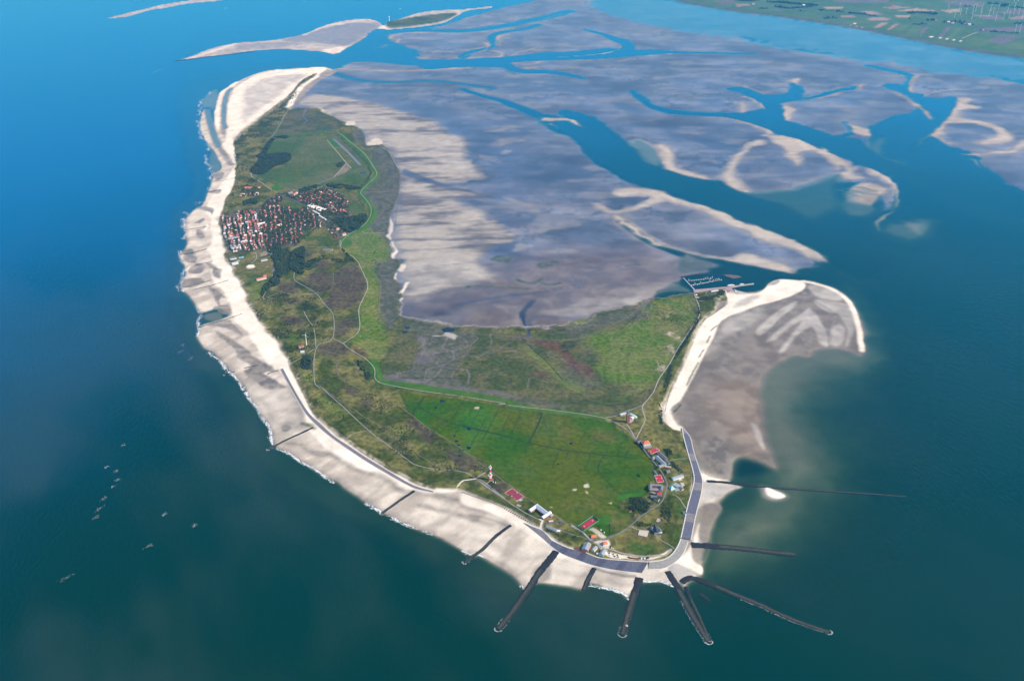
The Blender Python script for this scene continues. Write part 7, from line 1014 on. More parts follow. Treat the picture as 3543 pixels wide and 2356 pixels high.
bld('shed', "narrow grey barn above the lower red court", 'barn', [(532.6,3130.8),(539.4,3104.3)], 9, 4, 3, W_GREY, RF_GREY)
bld('hall', "long grey metal roofed hall beside the pale plaza", 'hall', [(592.8,3076.1),(634.8,3097.2)], 16, 7, 3.5, W_WHITE, mat('blue_grey_roof', (.28,.34,.37), .5, .1, .3))
bld('church', "turquoise pyramid roofed chapel at the road bend", 'chapel', [(574.3,3010.6),(588.9,3016.9)], 20, 6, 11, W_WHITE, RF_TEAL, 'pyramid')
bld('hall', "grey flat roofed centre right of the turquoise chapel", 'building', [(594.4,3042.3),(619.3,3020.1)], 20, 5, 0, W_WHITE, mat('blue_grey_roof', (.28,.34,.37)), 'flat')
bld('wing', "low grey wing in front of the turquoise chapel's centre", 'building', [(589.3,3001.2),(607,3010.6)], 15, 4, 0, W_GREY, RF_FLAT, 'flat')
bld('house', "cream ended building at the right corner of the centre", 'building', [(614.3,3023.2),(622.4,3010.6)], 10, 6, 3, W_CREAM, RF_GREY)
paving('plaza', "pale pink triangular plaza beside the long metal roofed hall", [(613.3,3071.2),(626.2,3077.7),(630.3,3026.4),(621.1,3020.1)], M_PALEP)
# courtyard block
bld('courtyard_block', "far side of the grey ring shaped block with white skylights", 'building', [(505.7,3034.3),(549.9,3031.1)], 13, 7, 3.5, W_BRICK, RF_GREY, extra=skylights(5, -1))
bld('courtyard_block', "near side of the grey ring shaped block", 'building', [(501.4,3007.5),(532.7,3004.3)], 12, 7, 3.5, W_BRICK, mat('mauve_roof', (.25,.22,.26), .75, .15, .3))
bld('courtyard_block', "left end of the grey ring shaped block", 'building', [(506.4,3029.6),(501.6,3009.1)], 12, 7, 3.5, W_GREY, RF_GREY)
bld('courtyard_block', "right end of the grey ring shaped block", 'building', [(547.9,3029.6),(541.1,2999.7)], 12, 7, 3.5, W_WHITE, RF_GREY)
bld('house', "bright red roofed house by the road below the ring shaped block", 'house', [(524.8,2985.6),(541.5,2982.5)], 14, 6, 5, W_WHITE, mat('bright_red_roof', (.55,.05,.03), .7, .15, .4), hip=3, chim=1)
bld('house', "low grey house left of the bright red roof", 'house', [(502.3,2985.6),(521.1,2977.9)], 8, 4, 2.5, W_GREY, RF_FLAT, 'flat')
bld('house', "dark slate roofed house among trees by the road", 'house', [(500.9,2967.1),(521.1,2964)], 13, 7, 5, W_GREY, RF_GREY, chim=1)
bld('house', "dark roofed villa with pale gable end by the road bend", 'house', [(511.4,2957.9),(527.4,2950.3)], 13, 8, 5, W_CREAM, mat('black_roof', (.05,.06,.075), .7, .15, .3))
bld('house', "house with an orange gable, lowest of the cluster", 'house', [(494.6,2930.6),(506.6,2927.6)], 12, 7, 6, W_ORANGE, mat('black_roof', (.05,.06,.075)))
bld('hut', "lone flat roofed hut beside the right sea wall", 'hut', [(600,2865.3),(611.9,2868.2)], 14, 5, 0, W_PINK, mat('blue_black_roof', (.10,.16,.20), .5, .1, .2), 'flat')
bld('hut', "little ruined brick hut left of the road in scrub", 'hut', [(410.7,2868.2),(419.9,2872.6)], 5, 3, 2, W_PINK, RF_DARK, win=False)
bld('hut', "second brick hut in the scrub, nearer the road", 'hut', [(425.5,2843.5),(432.9,2847.8)], 5, 3, 2, W_BRICK, RF_DARK, win=False)
# round plaza
px, py = [(506.8,2820.5)][0]; pz = zat(px, py); rp = empty('round_plaza', (px, py, pz)); tag(rp, "round mauve plaza with a ring of segments and a pale centre post", 'plaza')
mb = MB(); mb.cyl(0, 0, -1, .5, 15, 15, 32); mb.obj('paved_disc', mat('mauve_paving', (.34,.24,.25), .85, .15, .3), rp)
mb = MB(); mb.cyl(0, 0, .5, .62, 9, 9, 24); mb.obj('inner_disc', M_PALEP, rp)
for i in range(12):
    a = i*math.pi/6; mb = MB(); mb.add([(math.cos(a+d)*r_, math.sin(a+d)*r_, z) for z in (.5, 1.1) for d, r_ in ((-.16, 10), (.16, 10), (.16, 14.3), (-.16, 14.3))], [(3,2,1,0),(4,5,6,7),(0,1,5,4),(1,2,6,5),(2,3,7,6),(3,0,4,7)]); mb.obj('flower_bed', mat('mauve_bed', (.24,.10,.13), .9, .25, .4), rp)
mb = MB(); mb.cyl(0, 0, .6, 5, .7, .5, 8); mb.obj('centre_post', M_WHITE, rp)
# castle like villa with many slate roofs
bld('villa', "left slate gabled wing of the dark many roofed villa", 'villa', [(478.5,2774),(495.3,2785.2)], 15, 8, 6, W_GREY, RF_GREY, chim=1)
bld('villa', "middle tall wing of the dark many roofed villa", 'villa', [(491.7,2790.8),(493.9,2754.6)], 14, 11, 7, W_GREY, mat('black_roof', (.05,.06,.075)), chim=2)
bld('villa', "right wing of the dark many roofed villa", 'villa', [(499.2,2782.4),(507.3,2760.2)], 14, 8, 6, W_WHITE, RF_GREY)
bld('villa', "front glass roofed wing of the dark many roofed villa", 'villa', [(489.7,2749.1),(507.2,2746.4)], 9, 6, 4, W_CREAM, mat('teal_black_roof', (.06,.12,.13), .35, .1, .2))
paving('forecourt', "pale square forecourt left of the dark many roofed villa", [(435,2760.2),(466.7,2754.6),(455.9,2721.8),(427,2734.1)], mat('pale_gravel', (.52,.45,.37), .9, .12, .3))
# H shaped metal roofed hostel near the beach
bld('hostel_hall', "long silver roofed main range with white dormers above the beach", 'building', [(88.9,2905.8),(124.5,2858.7)], 20, 9, 6, W_BRICK, mat('silver_metal_roof', (.42,.48,.55), .4, .08, .2, spec=.5), extra=skylights(7, -1))
bld('wing', "upper left wing of the silver roofed range", 'building', [(61.2,2879.1),(90.9,2911.7)], 14, 8, 6, W_PINK, RF_BLUE)
bld('wing', "lower right wing of the silver roofed range, brick gable to the sea", 'building', [(104.8,2838.4),(135.4,2870.3)], 14, 8, 6, W_BRICK, RF_BLUE)
bld('wing', "short back wing at the right end of the silver roofed range", 'building', [(130,2865.9),(140,2851.4)], 12, 7, 5, W_BRICK, RF_BLUE)
bld('shed', "small pink shed below the silver roofed range", 'shed', [(127.5,2815.5),(142.2,2818.3)], 8, 3.5, 2, W_BRICK, mat('pink_roof', (.60,.46,.40)))
bld('shed', "grey shed right of the pink shed", 'shed', [(166.9,2809.8),(178,2808.4)], 11, 3.5, 2.5, W_GREY, mat('shed_slate', (.10,.115,.13), .8, .15, .3))
bld('shed', "small dark hut beside the upper end of the maroon court", 'hut', [(-71.8,3008.2),(-66.4,3009.8)], 4, 3, 1.5, W_GREY, RF_DARK, win=False)
bld('shed', "blue roofed kit shed at the corner of the maroon court", 'shed', [(27.4,2937.3),(37.2,2943.4)], 4, 3, 0, W_GREY, RF_BLUE, 'flat', win=False)
bld('long_house', "long low grey roofed house above the promenade", 'house', [(119.1,2787.9),(156.8,2759.9)], 13, 5, 3.5, W_WHITE, mat('mottled_grey_roof', (.27,.28,.27), .75, .2, .4), chim=2)
bld('house', "pink white end house of the long grey roofed row", 'house', [(153.6,2759.9),(164.2,2758.1)], 9, 5, 2.5, W_PINK, RF_WHITE)
bld('house', "orange roofed cottage below the green fenced court", 'house', [(267.4,2733.9),(286.8,2737.4)], 13, 5, 5, W_PINK, RF_ORANGE, hip=3, chim=1)
bld('house', "square orange roofed house at the road junction", 'house', [(304.7,2695.9),(319.8,2700.6)], 15, 6, 5, W_WHITE, mat('vivid_orange_roof', (.68,.15,.05), .7, .15, .4), hip=3, chim=1)
bld('hotel', "tall slate roofed brick hotel on the promenade", 'hotel', [(242.5,2663.2),(255.4,2698.2)], 22, 10, 5, W_ORANGE, mat('light_slate', (.26,.29,.32), .7, .15, .3), chim=1)
bld('annex', "dark red flat roofed annex of the promenade hotel", 'building', [(209.3,2666.5),(246.6,2646.7)], 12, 4, 0, W_PINK, mat('dark_red_felt', (.16,.06,.06), .85, .15, .3), 'flat')
bld('house', "grey roofed house right of the promenade hotel", 'house', [(267.3,2659.9),(280.3,2679.8)], 14, 6, 4, W_WHITE, mat('light_slate', (.26,.29,.32)))
bld('house', "white gabled house with grey back roof on the promenade", 'house', [(294.7,2636.9),(307.2,2663.2)], 16, 7, 4.5, W_WHITE, mat('light_slate', (.26,.29,.32)))
bld('shed', "white flat shed in front of the promenade houses", 'shed', [(290.8,2640.2),(305.9,2635.3)], 10, 5, 0, W_CREAM, RF_WHITE, 'flat')
bld('shed', "pale blue lean-to left of the white shed", 'shed', [(279.2,2637.6),(288.6,2638.6)], 7, 3, 0, W_WHITE, RF_BLUE, 'flat', win=False)
# storage yard
CONT = [(('rust', (.20,.055,.045))), ('navy', (.03,.045,.10)), ('white', (.75,.75,.73)), ('black', (.03,.03,.035)), ('yellow', (.70,.45,.05))]
def container(label, q, L, W, h, col, rz):
    o = empty('storage_container', (q[0], q[1], zat(*q)), rz); tag(o, label, 'container')
    mb = MB(); mb.box(-L/2, L/2, -W/2, W/2, .15, h); mb.obj('body', col, o)
    mb = MB()
    for i in range(5): mb.box(-L/2+(i+.3)*L/5, -L/2+(i+.5)*L/5, -W/2-.08, W/2+.08, .2, h+.06)
    mb.obj('rib', col, o)
    mb = MB(); mb.box(L/2, L/2+.1, -W/2+.15, W/2-.15, .3, h-.2); mb.obj('door', mat('steel_door', (.3,.3,.3), .6, .1, .3), o)
yq = [(385,2619.1),(390.7,2614.3),(396.8,2613.6),(402.9,2612.7),(408.9,2611.7),(414.1,2611.7),(420.4,2612.7),(425.4,2611.7),(430.5,2611.7),(435.8,2612.3),(441,2613),(447.5,2615.9)]
names = ["leftmost rust red container in the yard row", "second rust red container of the yard row", "third rust container, slightly lower", "middle rust container of the row", "rust container before the navy ones", "last rust red container of the row", "first navy container of the yard row", "white container between navy ones", "navy container right of the white one", "white small container near the row's right end", "black container at the row's right end", "small black box beyond the row's right end"]
cols = [0,0,0,0,0,0,1,2,1,2,3,3]
for k, q in enumerate(yq):
    nm, c_ = CONT[cols[k]]; container(names[k], lower([q], 2)[0], 6 if k != 11 else 3.5, 6, 2.9, mat('steel_'+nm, c_, .7, .15, .3), R(4*k-20))
for k, (q, nm, lb) in enumerate(zip([(321.9,2640.2),(323.1,2630.4),(334.8,2633.7),(338,2623.9),(347.9,2630.4),(349.1,2620.7),(329.9,2671.5),(331.4,2664.8),(336.3,2661.5),(311.9,2758.1),(305,2765.1),(298.8,2768.6),(294.5,2740.8),(314.5,2751.2),(288.9,2779.1)], ['black','white','rust','navy','black','rust','black','white','yellow','navy','white','rust','white','white','rust'],
        ["black crate at the left of the sandy yard", "white crate below the black crate", "rust crate in the sandy yard's middle", "navy crate in the sandy yard", "black trailer box right in the sandy yard", "low rust crate at the yard's lower edge", "dark van-sized box by the turning circle", "white box by the turning circle", "yellow machine box by the grass", "blue box right of the playground", "white caravan above the orange cottage", "rust box on the gravel by the fenced court", "white tent sized box on the orange cottage's lawn", "white box beside the lane to the fenced court", "rust crate at the fence corner"])):
    container(lb, lower([q], 1.5)[0], rng.uniform(4.5, 7), rng.uniform(2.5, 4), 2.6, mat('steel_'+nm, dict(CONT)[nm], .7, .15, .3), rng.uniform(0, 3))
# wind turbine in the dunes and its houses
def turbine_mesh(h, r, tw=1.6):
    t = MB(); t.cyl(0, 0, 0, h, tw, tw*.55, 10); n_ = MB(); n_.box(-1.3, 1.3, -3.2, 2.5, h-1, h+1.6); bl = []
    for k in range(3):
        a = k*2*math.pi/3+.35; b = MB(); ca, sa = math.sin(a), math.cos(a)
        pts = [(0, .9), (r*.25, 1.5), (r, .3)]; v = []
        for s_, w_ in pts:
            for e in (-1, 1): v.append((ca*s_+sa*w_*e*.6, -3.6, h+.4+sa*s_-ca*w_*e*.6))
        v2 = [(x, y+.35, z) for x, y, z in v]
        b.add(v+v2, [(0,1,3,2),(2,3,5,4),(6,8,9,7),(8,10,11,9),(0,2,8,6),(2,4,10,8),(1,7,9,3),(3,9,11,5),(4,5,11,10),(0,6,7,1)]); bl.append(b)
    hub = MB(); hub.cyl(0, 0, 0, 1, 1, 1, 8); hub.v = [(x, -4+z, h+.4+y) for x, y, z in hub.v]
    return t, n_, bl, hub
def turbine(q, h, r, label, group=None, tw=1.6):
    root = empty('wind_turbine', (q[0], q[1], zat(*q))); tag(root, label, 'wind turbine', group); t, n_, bl, hub = turbine_mesh(h, r, tw)
    t.obj('mast', M_WHITE, root); n_.obj('nacelle', M_WHITE, root); hub.obj('hub', M_WHITE, root)
    for b in bl: b.obj('blade', M_WHITE, root)
    return root
turbine([(-963.4,4174.3)][0], 56, 19, "white wind turbine in the dunes beside two small houses", tw=2.2)
bld('house', "red roofed house left of the dune wind turbine", 'house', [(-996.4,4157),(-974.9,4166.2)], 14, 6, 5, W_WHITE, RF_RED)
bld('house', "grey roofed house below the dune wind turbine", 'house', [(-979.6,4109.2),(-962.5,4113.7)], 14, 5, 4, W_WHITE, RF_BLUE)
for k, q in enumerate([(6050.2,14156.6),(6219.9,14377.8),(6179.7,14721.9),(6444.3,14960.1),(6346.1,14490.8),(6218,13994.8),(6536.2,14721.9),(6574.4,14721.9),(6402.2,14156.6),(6657.9,14721.9),(6566.7,14266.4),(6813.6,14780.8),(6698.4,14434.1),(6495.3,13888.8),(7005.6,14960.1),(6645.9,13994.8),(6974.6,14605.5),(6796.2,14156.6),(6958.1,14377.8),(7235,14960.1),(6355.5,12998.4),(7026.1,14377.8),(6980.6,14156.6),(6391.6,12952),(7574.9,15719.6),(7664.4,15786.2),(7471.5,15205.5)]):
    turbine(q, rng.uniform(75, 95), 36, "slender white wind turbine of the wind farm on the far mainland", 'wind farm on the mainland', tw=2.4)
# harbour ----------------------------------------------------------
def prism(name, pts, z0, z1, m, parent=None, off=(0, 0)):
    n = len(pts); o = mesh_obj(name, [(x-off[0], y-off[1], z0) for x, y in pts]+[(x-off[0], y-off[1], z1) for x, y in pts], [tuple(range(n, 2*n))]+[(i, (i+1) % n, n+(i+1) % n, n+i) for i in range(n)], m, parent)
    if o.data.polygons[0].normal.z < 0: o.data.flip_normals()
    return o
o0 = [(952.6,4808.9)][0]; qr = empty('harbour_quay', (o0[0], o0[1], 0)); tag(qr, "pink paved harbour quay with long pier", 'quay')
prism('quay_deck', [(954.3,4819.3),(968.4,4829.7),(1041.6,4845.3),(1117.7,4863.7),(1143.2,4866.3),(1169.8,4863.7),(1163,4850.5),(1168.2,4814.1),(1146.6,4808.9),(1134.1,4819.3),(1124.6,4845.3),(1080.2,4829.7),(1014.5,4808.9),(978.9,4793.5),(957.4,4788.3)], -3, 2.6, mat('quay_paving', (.34,.25,.245), .85, .12, .2), qr, o0)
prism('pier', [(1143.2,4866.3),(1216.9,4890.1),(1295.9,4916.7),(1294.1,4903.4),(1214.2,4876.8),(1165.9,4854.7)], -3, 2.5, mat('pier_deck', (.38,.31,.29), .85, .12, .2), qr, o0)
o0 = [(929.3,4992.7)][0]; jr = empty('jetty', (o0[0], o0[1], 0)); tag(jr, "narrow grey jetty closing the left side of the marina", 'jetty')
prism('jetty_deck', [(928.2,4992.7),(932.5,4992.7),(966.7,4832.3),(960.7,4827.1)], -2, 1.8, mat('jetty_grey', (.36,.40,.45), .8, .1, .2), jr, o0)
for i in range(8):
    a, b = [(930.4,4992.7),(964.2,4829.7)]; t = (i+.5)/8; mb = MB(); mb.cyl(a[0]*(1-t)+b[0]*t-o0[0], a[1]*(1-t)+b[1]*t-o0[1], -3, 3.2, .5, .5, 8); mb.obj('pile', M_ROCK, jr)
for k, (pts, lb) in enumerate((([(941.4,4954.5),(955.6,4957.2),(1088.9,4992.7),(1088,4987.2),(954.5,4950.7)], "upper pontoon lined with moored yachts"), ([(953.2,4890.1),(960.6,4897),(1133.8,4970.8),(1133.6,4964.3),(959.3,4888.5)], "lower pontoon lined with moored yachts"))):
    o = prism('pontoon', pts, -.6, .7, mat('pontoon_wood', (.28,.26,.23), .85, .15, .3)); tag(o, lb, 'pontoon')
groyne([(917.1,5003.7),(943.4,5014.7),(988.8,5031.4),(1034,5045.3),(1078,5050.9),(1110.5,5052.6),(1140.4,5039.8),(1163.4,5014.7),(1192.2,4987.2)], 12, "low curved breakwater round the marina", h=1.8, tip_foam=False, weedy=False, taper=.8)
poly_m = mat('harbour_mud', (.13,.10,.09), .6, .25, .15)
prism('mudbank', [(1191.6,4984.5),(1216.1,4989.9),(1251.2,5005.4),(1234.1,5025.8),(1194,5039.8),(1157.5,5039.8),(1167.7,5014.7)], -1, .35, poly_m)["kind"] = "structure"
def hull(L, B, h):
    mb = MB(); sec = [(-.5, .75), (-.2, 1), (.15, .95), (.38, .55), (.5, .03)]; v = []
    for t, k in sec:
        v += [(t*L, -B/2*k, h), (t*L, -B/2*k*.7, -.3), (t*L, B/2*k*.7, -.3), (t*L, B/2*k, h)]
    f = []
    for i in range(4):
        for j in range(3): f.append((i*4+j, i*4+4+j, i*4+5+j, i*4+1+j))
        f.append((i*4, i*4+3, i*4+7, i*4+4))
    f += [(0,1,2,3), (16,19,18,17)]
    mb.add(v, f); return mb
def boat(q, rz, L, label, sail=True, group='boats in the marina', cat='yacht'):
    root = empty('yacht' if sail else 'motor_boat', (q[0], q[1], 0), rz); tag(root, label, cat, group)
    hull(L, L*.3, 1.1+L*.02).obj('hull', M_WHITE, root)
    mb = MB(); mb.box(-L*.25, L*.1, -L*.09, L*.09, 1.0, 2.0); mb.obj('cabin', mat('cabin_white', (.70,.72,.74), .5, .05, .3), root)
    if sail:
        mb = MB(); mb.cyl(L*.05, 0, 1, L*1.15, .09, .06, 6); mb.obj('mast', mat('mast_metal', (.6,.6,.6), .4, .05, .2, .5), root); mb = MB(); mb.box(-L*.35, L*.05, -.2, .2, 2.3, 2.7); mb.obj('boom', mat('sail_cover', (.10,.14,.30), .8, .1, .3), root)
a, b = [(955.7,4958.3),(1089.6,4996.5)]
for i in range(11):
    t = i/10; q = (a[0]*(1-t)+b[0]*t, a[1]*(1-t)+b[1]*t+rng.choice((-9, 10))); boat(q, math.pi/2*rng.choice((-1, 1))+rng.uniform(-.15, .15), rng.uniform(10, 14), "white yacht moored at the upper pontoon of the marina", group='yachts at the upper pontoon')
a, b = [(958.7,4898.1),(1131.1,4973.5)]
for i in range(17):
    t = i/16; q = (a[0]*(1-t)+b[0]*t, a[1]*(1-t)+b[1]*t+rng.choice((-9, 10))); boat(q, math.pi/2*rng.choice((-1, 1))+rng.uniform(-.15, .15), rng.uniform(10, 14), "white yacht moored at the lower pontoon of the marina", group='yachts at the lower pontoon')
def ship(q, rz, L, label):
    root = empty('ferry', (q[0], q[1], 0), rz); tag(root, label, 'ship'); hull(L, L*.24, 3.2).obj('hull', M_WHITE, root)
    mb = MB(); mb.box(-L*.4, L*.25, -L*.09, L*.09, 3.2, 6); mb.obj('deckhouse', M_WHITE, root); mb = MB(); mb.box(L*.02, L*.2, -L*.075, L*.075, 6, 8.5); mb.obj('bridge', W_GREY, root); mb = MB(); mb.cyl(-L*.1, 0, 6, 10, 1, .8, 8); mb.obj('funnel', M_REDP, root)
ship([(1168,4886.4)][0], .25, 42, "white ferry berthed at the root of the pier"); ship([(1228.2,4899.1)][0], .2, 26, "smaller white ship halfway along the pier"); ship([(1173.9,4816.7)][0], 1.9, 24, "white workboat moored below the pier by the beach")
bld('harbour_shed', "long pale shed on the quay behind the dune", 'shed', [(1047.5,4808.9),(1087.5,4824.5)], 9, 4, 2.5, W_WHITE, RF_BLUE, win=False)
bld('harbour_shed', "small red box shed at the quay's right end", 'shed', [(1134.7,4811.5),(1143.2,4813.1)], 6, 3, 0, M_REDP, M_REDP, 'flat', win=False)
bld('harbour_shed', "dark shed in the middle of the quay", 'shed', [(1013.7,4798.6),(1023.7,4802.7)], 9, 4, 2, W_GREY, RF_DARK, win=False)
bld('harbour_hut', "white kiosk at the left end of the quay", 'kiosk', [(972.9,4825.5),(979.3,4827.1)], 6, 3.5, 2, W_PINK, RF_WHITE, win=False)
bld('harbour_hut', "pale pair of sheds beside the harbour road", 'shed', [(953.2,4737.5),(971.8,4727.5)], 12, 4, 2.5, W_PINK, mat('pink_roof', (.60,.46,.40)), win=False)
bld('harbour_hut', "white hut above the pale sheds by the harbour road", 'hut', [(957.5,4763.8),(966.2,4766.9)], 7, 3.5, 2, W_WHITE, RF_WHITE, win=False)
# distant beacons and boats on the sea
for q, lb in (([(-4153.2,15086.8)][0], "tiny boat on the blue sea beyond the sand island"), ([(-3134.3,15794.2)][0], "tiny boat at the top edge of the sea"), ([(-1617.6,15028)][0], "tiny white boat near the distant green islet")):
    boat(q, 1.0, 34, lb, sail=True, group=None, cat='boat')
tq = [(-1648.3,13899.3)][0]; tw_ = empty('radar_tower', (tq[0], tq[1], zat(*tq))); tag(tw_, "white radar tower on the distant green islet", 'tower')
mb = MB(); mb.cyl(0, 0, 0, 60, 4, 3, 10); mb.obj('shaft', M_WHITE, tw_); mb = MB(); mb.cyl(0, 0, 58, 66, 8, 8, 12); mb.obj('platform', M_WHITE, tw_); mb = MB(); mb.box(-14, 14, -6, 6, 0, 7); mb.obj('base_building', W_GREY, tw_)
bq = [(343.9,2298.5)][0]; bn = empty('beacon', (bq[0], bq[1], 1)); tag(bn, "pale beacon block near the end of the middle near groyne", 'beacon'); mb = MB(); mb.cyl(0, 0, -2, 2.5, 4.5, 3.8, 10); mb.obj('base', M_STONE, bn); mb = MB(); mb.cyl(0, 0, 2.5, 9, .4, .3, 8); mb.obj('pole', M_REDP, bn)

# ================================================================ village houses
def house_meshes():
    out = {}
    for si, (L, W, h, rh) in enumerate(((10.5, 7.5, 5, 3.6), (13, 8.5, 6, 4), (9, 7, 4, 3.4), (16, 9.5, 8, 4))):
        mb = MB(); mb.box(-L/2, L/2, -W/2, W/2, 0, h)
        for s_ in (-1, 1): mb.add([(s_*L/2, -W/2, h), (s_*L/2, W/2, h), (s_*L/2, 0, h+rh)], [(0,1,2) if s_ > 0 else (0,2,1)])
        rb = MB(); rb.gable(-L/2, L/2, -W/2, W/2, h+.25, rh, .5)
        out[si] = (mb, rb)
    return out
HM = house_meshes(); _hc = {}
WALLS = [('white', W_WHITE), ('cream', W_CREAM), ('brick', W_BRICK), ('pale brick', W_PINK)]
ROOFS = [('red tiled', RF_RED), ('orange tiled', RF_ORANGE), ('brown tiled', RF_DARK), ('grey', RF_GREY), ('white flat looking', RF_WHITE), ('salmon', mat('salmon_roof', (.40,.19,.15), .75, .2, .5))]
def hmesh(kind, si, mi):
    k = (kind, si, mi)
    if k not in _hc:
        mb = HM[si][0 if kind == 'wall' else 1]; me = bpy.data.meshes.new(kind); me.from_pydata(mb.v, [], mb.f); me.materials.append((WALLS if kind == 'wall' else ROOFS)[mi][1]); _hc[k] = me
    return _hc[k]
def inside(pt, pol):
    x, y = pt; c = False; n = len(pol)
    for i in range(n):
        (x0, y0), (x1, y1) = pol[i], pol[(i+1) % n]
        if (y0 > y) != (y1 > y) and x < (x1-x0)*(y-y0)/(y1-y0)+x0: c = not c
    return c
QUARTERS = [
 ("of the dense seafront quarter", [(-1831.7,5996.3),(-1743.9,5963.5),(-1571.7,5413.3),(-1584.9,5365),(-1621.5,5371.9),(-1679.7,5540.7),(-1715.2,5599),(-1772.7,5780.3)], [(-1744.6,5955.3),(-1568.3,5399.4)], (17, 19), [.40,.10,.1,.16,.20,.04], [.7,.15,.05,.1], [.3,.35,.15,.2]),
 ("of the second quarter from the sea", [(-1757.7,6063),(-1708.9,6113.9),(-1632.2,6071.4),(-1439.9,5420.2),(-1549.9,5385.6),(-1724.4,5906.7)], [(-1667.1,5939),(-1493,5399.4)], (18, 21), [.48,.12,.1,.12,.14,.04], [.6,.15,.15,.1], [.3,.35,.2,.15]),
 ("of the leafy middle quarter", [(-1613.5,6037.9),(-1616.4,6174.1),(-1613.8,6315.7),(-1577.7,6416.3),(-1523.7,6379.4),(-1518.6,6244.2),(-1526.5,6174.1),(-1447.7,6174.1),(-1411.6,6105.3),(-1370.3,6122.4),(-1333.6,6165.4),(-1283,6071.4),(-1243.1,5971.6),(-1166.6,5842.9),(-1177.2,5780.3),(-1272.9,5780.3),(-1253.5,5512),(-1380.3,5483.5),(-1438.2,5469.3)], [(-1449.7,5811.4),(-1378.2,5497.7)], (21, 27), [.45,.14,.2,.1,.05,.06], [.5,.1,.3,.1], [.35,.2,.4,.05]),
 ("of the red estate by the airfield", [(-1469.8,6370.2),(-1438.2,6416.3),(-1363.6,6453.6),(-1327.7,6548.4),(-1271.7,6567.7),(-1220.9,6510.2),(-1162.1,6434.9),(-1082.2,6288.7),(-1065.3,6174.1),(-1091.2,6122.4),(-1018.3,6004.6),(-1054.8,5955.3),(-1144.5,6037.9),(-1219.8,6156.8),(-1319.1,6209),(-1383.4,6279.8)], [(-1319.1,6209),(-1054.8,5955.3)], (20, 29), [.5,.2,.12,.1,.03,.05], [.35,.1,.4,.15], [.35,.15,.5,0]),
 ("of the row north of the pine wood", [(-1827.7,6416.3),(-1782,6444.2),(-1701.2,6448),(-1687.7,6388.6),(-1812,6375.7)], [(-1825.4,6407.1),(-1691.9,6407.1)], (20, 26), [.35,.45,.05,.05,.05,.05], [.6,.1,.2,.1], [.2,.4,.1,.3]),
 ("of the row by the dike gate", [(-1173.3,5819.3),(-1116,5795.8),(-1037.3,5599),(-1050.5,5584.4),(-1133.4,5772.5)], [(-1116,5795.8),(-1042.4,5599)], (18, 20), [.25,.1,.25,.25,.1,.05], [.6,.1,.2,.1], [.4,.1,.5,0]),
]
hr = random.Random(21); spots = []
for qi, (qn, pol, dirp, (sx, sy), rw, ww, sw) in enumerate(QUARTERS):
    (x0, y0), (x1, y1) = dirp; th = math.atan2(y1-y0, x1-x0); ca, sa = math.cos(th), math.sin(th)
    P_ = np.array(pol); cx, cy = P_.mean(0); ext = np.hypot(*(P_-[cx, cy]).T).max()
    n1 = int(ext/sx)+1; n2 = int(ext/sy)+1
    for i in range(-n1, n1+1):
        for j in range(-n2, n2+1):
            jt = 2.2 if qi < 2 else 5; u = i*sx+hr.uniform(-jt, jt)+(j % 2)*sx*.4; v_ = j*sy*(.82 if qi < 2 else 1)+(j//2)*(11 if qi < 2 else 5)+hr.uniform(-jt, jt)*.7+4*math.sin(u*.03+qi)
            x, y = cx+ca*u-sa*v_, cy+sa*u+ca*v_
            if not inside((x, y), pol) or hr.random() < (.14 if qi < 2 else .36): continue
            spots.append((x, y, th+(math.pi/2 if hr.random() < .45 else 0)+hr.uniform(-.12, .12), hr.choices(range(6), rw)[0], hr.choices(range(4), ww)[0], hr.choices(range(4), sw)[0], qn))
sz = sample([(s_[0], s_[1]) for s_ in spots]).z
order = sorted(range(len(spots)), key=lambda i: -((3, 3.6, 2.5, 5)[spots[i][5]]*1000/(spots[i][1])))
big = set(order[:300]); rest = MB(); RESTM = [w_[1] for w_ in WALLS]+[r_[1] for r_ in ROOFS]
SIZE = ['', 'larger ', 'small ', 'tall ']
for i, (x, y, rz, ro, wa, si, qn) in enumerate(spots):
    if i in big:
        o = bpy.data.objects.new('house', hmesh('wall', si, wa)); C.objects.link(o); o.location = (x, y, sz[i]-.3); o.rotation_euler = (0, 0, rz)
        c_ = bpy.data.objects.new('roof', hmesh('roof', si, ro)); C.objects.link(c_); c_.parent = o
        lb = SIZE[si]+WALLS[wa][0]+' house with '+ROOFS[ro][0]+' roof '+qn
        tag(o, lb, 'house', lb.replace(' house', ' houses'))
    else:
        ca, sa = math.cos(rz), math.sin(rz)
        for k, mb in enumerate(HM[si]): rest.add([(x+ca*a-sa*b, y+sa*a+ca*b, sz[i]-.3+c) for a, b, c in mb.v], mb.f, wa if k == 0 else 4+ro)
o = rest.obj('village_houses', RESTM); o["kind"] = "stuff"; tag(o, "remaining small houses among the village trees", 'houses')
print("HOUSES", len(spots))
